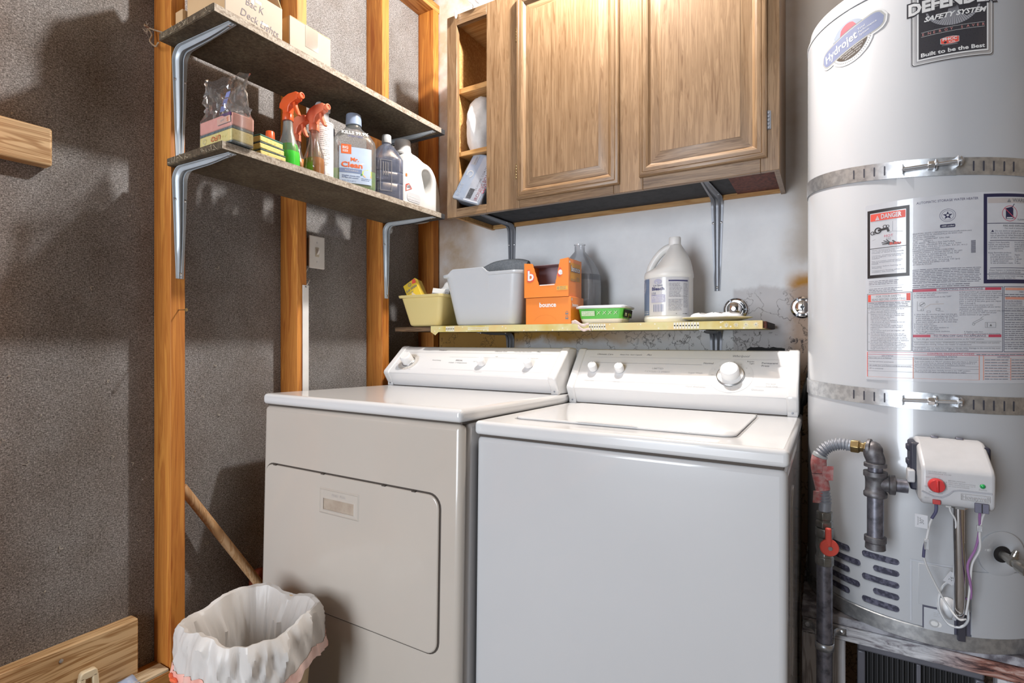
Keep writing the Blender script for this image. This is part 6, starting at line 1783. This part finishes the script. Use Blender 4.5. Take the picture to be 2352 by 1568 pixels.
t = thing('plastic_bin', 'large grey plastic bin with rolled rim in the middle of ledge', 'bin', (.53, -.19, ZE))
def grey_rim(px, py):
    # raised hand grip in the middle of the long sides
    k = max(0, min(1, (.096 - abs(px + .050)) / .030))
    k = k * k * (3 - 2 * k)
    return .019 * k if abs(py) > .08 else 0
tub('tub', flat('light_grey_plastic', (.56, .585, .62), .3, c2=(.54, .565, .60), scale=3, coat=.2), t, .3575, .7075, -.318, -.055, ZE, 1.353, .032, rad=.038, lip=.010, rim=grey_rim, n=30)
t = thing('towel', 'folded grey towel sticking up out of the large grey bin', 'towel', (.58, -.16, ZE + .01))
b = MB()
for k in range(3):
    secs = []
    for i in range(15):
        u = i / 14
        x = .460 + .205 * u
        zt = 1.386 + .028 * sin(pi * min(1, .12 + u * .78)) + .010 * u - .010 * k
        secs.append([V(x, -.175 + .030 * k - .016, 1.17), V(x, -.175 + .030 * k - .016, zt - .012), V(x + .002, -.175 + .030 * k - .011, zt - .003), V(x, -.175 + .030 * k, zt + .002 * sin(9 * u)), V(x, -.175 + .030 * k + .011, zt - .003), V(x, -.175 + .030 * k + .0135, zt - .012), V(x, -.175 + .030 * k + .0135, 1.17)])
    b.loft(secs)
b.build('cloth', flat('grey_towel', (.27, .29, .31), .95, c2=(.20, .22, .24), scale=160, bmp=.6), t, sharp=70)

M_ORB = flat('carton_orange', (.83, .24, .025), .42, c2=(.80, .22, .025), scale=6, coat=.2); M_ORI = flat('carton_inside', (.34, .27, .30), .8)
def bounce_word(b, pl, u, v, h, m=0):
    b.text('bounce', u, v, h, pl, m, w=h * 4.2, bold=.03)
# lower orange box
t = thing('dryer_sheet_box', 'closed orange dryer sheet box, lower of the two stacked', 'box', (.81, -.25, ZE))
MB().box(.724, .899, -.305, -.195, ZE + .0003, 1.2495).build('carton', M_ORB, t, bevel=.0015)
f1 = plane((.724, -.305, ZE), (1, 0, 0), (0, 0, 1), .0006); s1_ = plane((.899, -.305, ZE), (0, 1, 0), (0, 0, 1), .0006)
b = MB(); bounce_word(b, f1, .055, .060, .0155); b.ring(.078, .000, .046, .0468, f1, 1, 24, .12 * pi, .88 * pi, .7)
for cx_, cy_ in ((.160, .022), (.160, .038)):
    b.rect(cx_ - .005, cx_ + .006, cy_ - .006, cy_ - .001, f1, 2); b.seg(cx_ - .005, cy_, cx_, cy_ + .006, .0015, f1, 2); b.seg(cx_ + .006, cy_, cx_ + .001, cy_ + .006, .0015, f1, 2)
b.build('print', [M_WHITE, flat('carton_seam', (.62, .17, .02), .5), M_INK, M_PAPER], t)
b = MB(); bounce_word(b, s1_, .012, .060, .0115); b.rect(.004, .012, .080, .088, s1_, 1)
b.build('side_print', [M_WHITE, M_PAPER], t)
# upper orange box, torn open at the front
t = thing('dryer_sheet_box', 'torn open orange dryer sheet box, on top of the closed one', 'box', (.80, -.25, 1.25))
X0, X1, Y0, Y1, Z0, Z1 = .7195, .892, -.308, -.198, 1.2505, 1.374
cut = [(X0, Z0), (X1, Z0), (X1, Z1 + .008), (X0 + .140, Z1 + .004)]
for i in range(10):
    u = i / 9
    cut.append((X0 + .140 - .018 * u + (.0012 if i % 2 else 0), Z1 + .004 - .082 * u))
cut += [(X0 + .060, Z0 + .042)]
for i in range(10):
    u = i / 9
    cut.append((X0 + .058 - .024 * u + (.0012 if i % 2 else 0), Z0 + .044 + .072 * u))
cut += [(X0 + .032, Z1 - .004), (X0, Z1 - .001)]
MB().prism(cut, Y0, Y0 + .0022, 'y').build('front_panel', M_ORB, t)
MB().box(X1 - .0022, X1, Y0 + .0023, Y1, Z0, Z1 + .006).build('side_panel', M_ORB, t)
MB().box(X0, X0 + .0022, Y0 + .0023, Y1, Z0, Z1 - .002).build('side_panel', M_ORB, t)
MB().box(X0 + .0023, X1 - .0023, Y1 - .0022, Y1, Z0, Z1 - .004).build('back_panel', M_ORI, t)
MB().box(X0 + .0023, X1 - .0023, Y0 + .0023, Y1 - .0023, Z0, Z0 + .002).build('bottom_panel', M_ORI, t)
MB().box(X0 + .0023, X1 - .0023, Y0 + .045, Y1 - .0023, Z1 - .006, Z1 - .004).build('top_flap', M_ORI, t)
b = MB(); f2 = plane((X0, Y0, Z0), (1, 0, 0), (0, 0, 1), .0006); f2b = plane((X0, Y0, Z0), (1, 0, 0), (0, 0, 1), .0012); s3_ = plane((X1, Y0, Z0), (0, 1, 0), (0, 0, 1), .0012); s4_ = plane((X1, Y0, Z0), (0, 1, 0), (0, 0, 1), .0018); s2_ = plane((X1, Y0, Z0), (0, 1, 0), (0, 0, 1), .0006)
b.text('b', .012, .058, .038, f2, 4, w=.030, bold=.06); b.text('b', .015, .061, .033, f2b, 0, w=.024, bold=.03); b.poly2([(.131, .075), (.137, .068), (.145, .072), (.148, .086), (.144, .098), (.138, .100)], f2, 4); b.text('e', .134, .076, .022, f2b, 0, bold=.05)
b.rect(.062, .120, .0405, .0435, f2, 0); b.rect(.128, .170, .022, .036, f2, 1); b.ring(.134, .029, .0028, .0042, f2b, 2, 14); b.para(.141, .168, .0345, 3, .0038, .0022, f2b, 2, 6)
b.build('print', [M_WHITE, flat('print_amber', (.80, .42, .06), .5), M_INK, flat('print_gold', (.66, .30, .03), .45), M_RED, flat('print_violet', (0, 0, 0))], t)
b = MB()
b.rect(.012, .100, .054, .116, s2_, 3); b.text('bounce', .018, .0865, .0200, s3_, 5, w=.078, bold=.06); b.text('bounce', .020, .0875, .0180, s4_, 0, w=.074, bold=.02); b.para(.018, .06, .062, 2, .005, .0028, s3_, 2, 4); b.para(.064, .09, .070, 3, .005, .003, s3_, 2, 4)
b.rect(.004, .012, .114, .121, s2_, 0)
b.build('side_print', [M_WHITE, flat('print_amber', (.80, .42, .06), .5), M_INK, flat('print_gold', (.66, .30, .03), .45), M_RED, flat('print_violet', (0, 0, 0))], t)

# clear gallon water bottle behind the boxes
t = thing('water_jug', 'clear gallon water jug without cap behind the orange boxes', 'jug', (.845, -.105, ZE))
pr = [(0, .070), (.004, .078), (.010, .080), (.045, .080), (.048, .0775), (.052, .080), (.150, .080), (.185, .0765), (.215, .066), (.245, .047), (.262, .033), (.272, .024), (.278, .0195), (.300, .0190), (.301, .0215), (.304, .0215), (.305, .019)]
MB().lathe([(r_, ZE + z + .0003) for z, r_ in pr], 44, T=TR(.845, -.105, 0), cap1=False).build('bottle', clear('water_jug_clear', (.92, .93, .95), .12, .07, .28, (.70, .72, .76)), t)
MB().lathe([(.070, ZE + .003), (.0785, ZE + .010), (.0785, ZE + .186), (0, ZE + .186)], 44, T=TR(.845, -.105, 0)).build('water', clear('water_grey', (.80, .82, .86), .05, .03, .18, (.46, .48, .53)), t)
# green tub of wipes
t = thing('food_tub', 'shallow green and white rectangular plastic tub with grey lid on ledge', 'tub', (1.0, -.2, ZE))
GT = TR(.915, -.288, ZE, 0, 0, radians(4))
def gsec(z, e):
    return [GT @ V(.080 + px, .062 + py, z) for px, py in rrect(0, 0, .158 + 2 * e, .120 + 2 * e, .014, 5)]
MB().loft([gsec(.0004, -.014), gsec(.004, -.010), gsec(.016, -.006)]).build('base', M_WPL, t)
MB().loft([gsec(.0162, -.0055), gsec(.050, 0)]).build('sleeve', flat('sleeve_green', (.09, .52, .07), .4, coat=.3), t)
MB().loft([gsec(.0502, .004), gsec(.052, .0075), gsec(.057, .0075), gsec(.058, .004), gsec(.060, .001), gsec(.0615, -.004)]).build('lid', flat('lid_grey_white', (.58, .61, .66), .3), t)
gpf = lambda u, v: GT @ V(u, .0014 - (v - .018) * .145, v)
gps = lambda u, v: GT @ V(.1575 + (v - .018) * .145, u, v)
b = MB(); b.rect(.016, .062, .026, .042, gpf, 0); b.dashes(.018, .060, .0375, .003, gpf, 1, 2); b.dashes(.018, .060, .032, .003, gpf, 1, 3); b.dashes(.018, .060, .0285, .002, gpf, 1, 4)
for k in range(4):
    b.seg(.070 + .019 * k, .030, .082 + .019 * k, .041, .0016, gpf, 0); b.seg(.072 + .019 * k, .041, .081 + .019 * k, .031, .0012, gpf, 0)
b.rect(.010, .112, .0195, .046, gps, 2, 4); b.text('tru', .018, .026, .013, lambda u, v: gps(u, v) + V(.0008, 0, 0), 0, bold=.03); b.text('y', .058, .024, .015, lambda u, v: gps(u, v) + V(.0008, 0, 0), 3, bold=.03); b.text('free', .074, .026, .011, lambda u, v: gps(u, v) + V(.0008, 0, 0), 4, bold=.03)
b.build('print', [flat('tub_print_pale', (.66, .78, .60), .5), flat('sleeve_green', (0, 0, 0)), M_DARK, flat('print_yellow', (.75, .65, .08), .5), flat('print_lime', (.30, .65, .10), .5)], t)
# bleach jug
t = thing('bleach_jug', 'white gallon bleach jug with blue label standing on the ledge', 'jug', (1.19, -.155, ZE))
bx3, by3 = 1.192, -.165
MB().lathe([(.068, .0004), (.076, .003), (.0795, .010), (.0795, .018), (.0775, .021), (.0775, .148), (.0795, .151), (.0795, .160), (.0785, .164)], 48, T=TR(bx3, by3, ZE), cap1=False).build('body', M_JUG, t)
ss = []
for z, cx_, rx_, ry_ in ((.164, 0, .0785, .0785), (.170, .001, .0765, .0775), (.176, .008, .0680, .0755), (.184, .016, .0590, .072), (.205, .022, .0480, .060), (.225, .024, .0370, .046), (.243, .024, .0270, .031), (.254, .023, .0205, .022), (.260, .022, .0185, .0185)):
    ss.append(sq(bx3 + cx_, by3, ZE + z, rx_, ry_, 2, 44))
MB().loft(ss, caps=(False, True)).build('shoulder', M_JUG, t, sharp=60)
hpts = spline([(bx3 - .058, by3 - .004, ZE + .158), (bx3 - .060, by3 - .006, ZE + .180), (bx3 - .046, by3 - .008, ZE + .208), (bx3 - .024, by3 - .007, ZE + .235), (bx3 - .002, by3 - .004, ZE + .250), (bx3 + .014, by3, ZE + .252)], 6)
MB().tube(hpts, [.0165, .0155, .0145, .0138, .0132, .0128] + [.0125] * (len(hpts) - 8) + [.0130, .0135], 16).build('handle', M_JUG, t, sharp=60)
MB().lathe([(.0185, .258), (.0192, .262), (.0192, .282), (.0178, .285), (0, .285)], 28, T=TR(bx3 + .020, by3, ZE)).build('cap', M_WHITE, t)
cb = cylp(bx3, by3, .0775, radians(-100), .0008)
cb2 = cylp(bx3, by3, .0775, radians(-100), .0012)
b = MB(); b.rect(-.085, .105, .024, .146, lambda u, v: cb(u, ZE + v), 0, 24)
L3 = lambda u, v: cb2(u, ZE + v)
L4 = lambda u, v: cylp(bx3, by3, .0775, radians(-100), .0015)(u, ZE + v)
b.rect(-.085, -.036, .026, .144, L3, 1, 8); b.poly2([(-.084, .10), (-.066, .098), (-.055, .115), (-.056, .135), (-.064, .143), (-.078, .143), (-.084, .13)], L4, 0); b.ring(-.072, .120, .010, .0125, L4, 3, 20, asp=1.5); b.ring(-.072, .120, .005, .0065, L4, 3, 16, asp=1.6)
b.dashes(-.070, -.040, .037, .004, L4, 0, 2); b.dashes(-.078, -.040, .031, .005, L4, 0, 4)
b.disc(-.002, .133, .0135, L3, 3, 28, .62); b.text('Great Value', -.002, .1315, .004, L4, 0, al='c'); b.text('Low Splash', -.002, .1185, .0052, L4, 2, al='c', sh=.1); b.text('Bleach', -.002, .1055, .0100, L4, 2, w=.042, al='c', bold=.035)
b.para(-.026, -.004, .099, 3, .0036, .0022, L4, 2, 6); b.ring(.014, .0950, .0045, .0052, L4, 3, 18, asp=.7)
b.rect(-.026, .022, .066, .091, L3, 3, 6); b.text('EX', -.022, .078, .009, L4, 0, bold=.02); b.para(-.010, .019, .088, 4, .005, .0026, L4, 0, 8, .1)
for i in range(16):
    b.rect(-.018 + i * .0022, -.018 + i * .0022 + (.0012 if i % 3 else .0018), .036, .060, L3, 3 if i % 4 else 1)
b.rect(.032, .098, .1325, .137, L3, 2, 8); b.para(.034, .075, .128, 11, .0042, .0024, L3, 4, 12, .2); b.para(.080, .098, .128, 20, .0040, .0022, L3, 4, 13, .1); b.para(.032, .078, .076, 10, .0038, .0022, L3, 4, 14, .15); b.dashes(.055, .095, .028, .005, L3, 5, 3)
b.rect(.032, .096, .0845, .0851, L3, 4, 6)
b.build('label', [M_PAPER, flat('label_steel_blue', (.17, .23, .36), .4), flat('label_indigo', (.06, .06, .16), .45), flat('label_lavender', (.42, .43, .58), .45), M_INKM, M_INK], t)
# cotton or soap scraps on a white plate
t = thing('plate', 'white plate at right end of ledge before the chrome pipe cover', 'plate', (1.352, -.215, ZE))
MB().lathe([(0, .0006), (.050, .0006), (.062, .004), (.098, .012), (.102, .0132), (.102, .0148), (.097, .0142), (.060, .0068), (.050, .0040), (0, .0040)], 48, T=TR(1.352, -.215, ZE), cap0=False).build('dish', M_WPL, t)
o = bpy.data.objects[t.name]
r = random.Random(2)
for i, (dx, dy, sx_, sy_, sz_) in enumerate(((-.048, -.010, .030, .024, .013), (-.004, -.030, .034, .026, .015), (.040, -.005, .030, .026, .014), (.0, .032, .036, .028, .017), (.050, .035, .024, .02, .012))):
    b = MB(); secs = []
    for j in range(8):
        u = j / 7; k = sqrt(max(.02, 1 - (2 * u - 1) ** 2))
        secs.append([V(1.352 + dx + sx_ * k * cos(a) * (1 + .10 * sin(3 * a + i)), -.215 + dy + sy_ * k * sin(a) * (1 + .12 * sin(4 * a + 2 * i)), ZE + .0042 + .0045 * (abs(dx) > .03) + 2 * sz_ * u * (.75 + .1 * sin(2 * a))) for a in [2 * pi * q / 22 for q in range(22)]])
    b.loft(secs)
    o = b.build('white_wad', flat('soft_white', (.82, .82, .83), .8), sharp=80)
    tag(o, ['crumpled white wad at left edge of the ledge plate', 'crumpled white wad at the front of ledge plate', 'crumpled white wad at right of the ledge plate', 'largest crumpled white wad at back of ledge plate', 'small crumpled white wad at back right of ledge plate'][i], 'wad')

# chrome pipe covers on the plaster
def pipe_cover(x, z, label, R=.040, dep=.050, off=(0, 0)):
    t = thing('pipe_cover', label, 'pipe cover', (x, 0, z))
    T = TR(x, -.0016, z, pi / 2, 0, 0)
    MB().lathe([(R, 0), (R + .001, .001), (R, .004), (R * .86, .008), (R * .80, .0085), (R * .74, .006), (R * .60, .0065), (R * .52, .010), (R * .48, dep * .75)], 44, T=T).build('flange', M_CHROME, t)
    d = MB().lathe([(R * .56, dep * .62), (R * .60, dep * .66), (R * .60, dep * .85), (R * .54, dep * .97), (R * .35, dep * 1.04), (R * .17, dep * 1.06), (R * .16, dep * 1.0), (0, dep * 1.0)], 36, T=T).build('dome', M_CHROME, t)
    for k in range(3):
        a = 2 * pi * k / 3 + .5
        MB().box(-.003, .003, R * .55, R * .92, .004, .0125, T=T @ Matrix.Rotation(a, 4, 'Z')).build('lug', M_BRKD, t, bevel=.001)
pipe_cover(1.378, 1.2055, 'round chrome pipe cover on the wall just above the ledge shelf', .040, .056)
pipe_cover(1.578, 1.206, 'round chrome pipe cover on stained wall right beside the water heater', .036, .030)

# ================================================================== TRASH CAN AND BAG
TCX, TCY, TZ = .402, -1.138, .405
RX, RY = .133, .121
t = thing('trash_can', 'tan plastic trash can on the floor in front of the dryer', 'trash can', (TCX, TCY, 0), (0, 0, radians(6)))
def can_sec(z, k, e=0):
    return [V(px, py, z) for px, py in rrect(0, 0, 2 * RX * k + 2 * e, 2 * RY * k + 2 * e, .078 * k + max(e, -.02), 10)]
MB().loft([can_sec(.0005, .76), can_sec(.006, .78), can_sec(.20, .88), can_sec(TZ - .03, .985), can_sec(TZ - .028, .985, .006), can_sec(TZ - .004, 1.0, .007), can_sec(TZ, 1.0, .004), can_sec(TZ - .004, 1.0, -.002), can_sec(.20, .88, -.003), can_sec(.010, .78, -.003)]).build('can', flat('tan_plastic', (.57, .42, .25), .45, c2=(.55, .40, .235), scale=4), t, local=True)
t2 = thing('trash_bag', 'white trash bag with pink drawstring folded over the tan trash can', 'bag', (TCX, TCY, 0), (0, 0, radians(6)))
M_BAG = None
def m_bag():
    m, nt, b = base('thin_white_bag')
    b.inputs['Base Color'].default_value = (.80, .78, .76, 1)
    b.inputs['Roughness'].default_value = .38
    out = nt.nodes['Material Output']
    tl = nd(nt, 'ShaderNodeBsdfTranslucent'); tl.inputs[0].default_value = (.80, .76, .72, 1)
    mx = nd(nt, 'ShaderNodeMixShader'); mx.inputs[0].default_value = .30
    nt.links.new(b.outputs[0], mx.inputs[1]); nt.links.new(tl.outputs[0], mx.inputs[2]); nt.links.new(mx.outputs[0], out.inputs[0])
    v = coords(nt, (1, 1, .35), False)
    n = noise(nt, v, 34, 4, .6, 1.5)
    bump(nt, b, n, .35, .004)
    return m
M_BAG = m_bag()
N = 220
peri = rrect(0, 0, 2 * RX, 2 * RY, .078, 10)
PL = [0]
for a, c in zip(peri, peri[1:] + peri[:1]):
    PL.append(PL[-1] + sqrt((c[0] - a[0]) ** 2 + (c[1] - a[1]) ** 2))
def around(u):
    d = (u % 1) * PL[-1]
    i = max(0, next(k for k in range(len(PL)) if PL[k] >= d or k == len(PL) - 1) - 1)
    f_ = (d - PL[i]) / max(1e-9, PL[i + 1] - PL[i])
    a, c = peri[i], peri[(i + 1) % len(peri)]
    return a[0] + (c[0] - a[0]) * f_, a[1] + (c[1] - a[1]) * f_
BR_ = random.Random(21)
BW = [(BR_.uniform(4, 22), BR_.uniform(0, 6.28), BR_.uniform(-9, 9), BR_.uniform(.4, 1)) for _ in range(9)]
def crumple(a, z):
    v = 0
    for f_, p_, g_, w_ in BW:
        q = sin(round(f_) * a + p_ + g_ * z * 3)
        v += w_ * (1 - 2 * abs(q) ** .8) * 9 / (5 + f_ * .7)
    return v / 4.2
def bag_sec(z, sc_, out_, fold, ph, zw=0):
    sec = []
    for i in range(N):
        u = i / N; x, y = around(u)
        L_ = sqrt(x * x + y * y); nx, ny = x / L_, y / L_
        a = 2 * pi * u
        w = fold * (crumple(a, z) + .35 * sin(5 * a + ph))
        sec.append(V(x * sc_ + nx * (out_ + w), y * sc_ + ny * (out_ + w), z + zw * (sin(3 * a + 1) + .6 * sin(7 * a + 1.7) + .5 * crumple(a, z * .3))))
    return sec
def zs(z0, z1, n):
    return [z0 + (z1 - z0) * k / n for k in range(n)]
secs = [bag_sec(z, .64 + .36 * z / TZ, -.018, .016, 2 + 3 * z) for z in zs(.045, TZ - .02, 9)]
secs += [bag_sec(TZ - .004, .985, -.005, .003, 3.2, .002), bag_sec(TZ + .010, 1.0, .002, .006, 3.4, .006), bag_sec(TZ + .013, 1.0, .013, .009, 3.6, .006), bag_sec(TZ + .002, 1.0, .022, .013, 3.7, .007)]
secs += [bag_sec(z, 1.0, .028 + .06 * (TZ - z), .017, 4, .009) for z in zs(TZ - .012, TZ - .088, 8)]
MB().loft(secs, caps=(True, False)).build('liner', M_BAG, t2, local=True, sharp=30)
secs = [bag_sec(z, 1.0, .0295 + .06 * (TZ - z), .017, 4, .009) for z in zs(TZ - .078, TZ - .116, 4)]
MB().loft(secs, caps=(False, False)).build('hem', flat('pink_hem', (.82, .40, .33), .45, c2=(.82, .58, .52), scale=7, amt=(.42, .58)), t2, local=True, sharp=80)
b = MB()
hem_pts = secs[2]
k0 = min(range(N), key=lambda q: (hem_pts[q] - V(-.105, -.155, hem_pts[q].z)).length)
b.tube([hem_pts[(k0 + q) % N] * 1.0 + V(hem_pts[(k0 + q) % N].x, hem_pts[(k0 + q) % N].y, 0).normalized() * .0035 for q in range(-5, 6)], [.002, .004, .005, .0055, .0055, .0055, .0055, .0055, .005, .004, .002], 8)
b.build('drawstring', flat('coral_drawstring', (.85, .16, .07), .4), t2, local=True)

# small things at the lower left
t = thing('clamp_handle', 'small cream plastic handle with a slot standing against the pine board', 'handle', (.066, -1.352, .199))
pl3 = [(0, 0), (.046, 0), (.040, .066), (.034, .073), (.010, .073), (.004, .066)]
outl = pl3; hol_ = [(.016, .010), (.031, .010), (.028, .056), (.018, .056)]
b = MB()
for a, c in (((0, 1, 2, 3, 4, 5), None),):
    pass
b.prism([(-1.375, .1985), (-1.360, .1985), (-1.358, .262), (-1.368, .264), (-1.372, .258)], .046, .062, 'x'); b.prism([(-1.342, .1985), (-1.328, .1985), (-1.331, .258), (-1.336, .264), (-1.345, .262)], .046, .062, 'x')
b.prism([(-1.372, .256), (-1.331, .256), (-1.334, .272), (-1.339, .276), (-1.364, .276), (-1.369, .272)], .046, .062, 'x'); b.prism([(-1.376, .1984), (-1.327, .1984), (-1.329, .210), (-1.374, .210)], .046, .062, 'x')
b.build('grip', flat('cream_handle', (.76, .64, .44), .4), t, bevel=.003)
o = MB().loft([[V(.042 + .046 * u + .002 * sin(9 * u), y, .2005 + .006 * (1 - u) * abs(sin(8 * y + 2 * u)) + .004 * sin(40 * y + 6 * u)) for u in [k / 8 for k in range(9)]] for y in [-1.345 + .012 * j for j in range(9)]], closed=False).build('plastic_sheet', flat('pale_blue_sheet', (.40, .50, .72), .3, c2=(.72, .76, .84), scale=30, amt=(.4, .55)), solid=.0008)
tag(o, 'scrap of pale blue plastic sheet lying on the sill beside cream handle', 'plastic sheet')
SC.cycles.use_denoising = True
SC.cycles.max_bounces = 8
SC.cycles.transparent_max_bounces = 24
SC.cycles.caustics_reflective = False
SC.cycles.caustics_refractive = False
SC.cycles.sample_clamp_indirect = 6
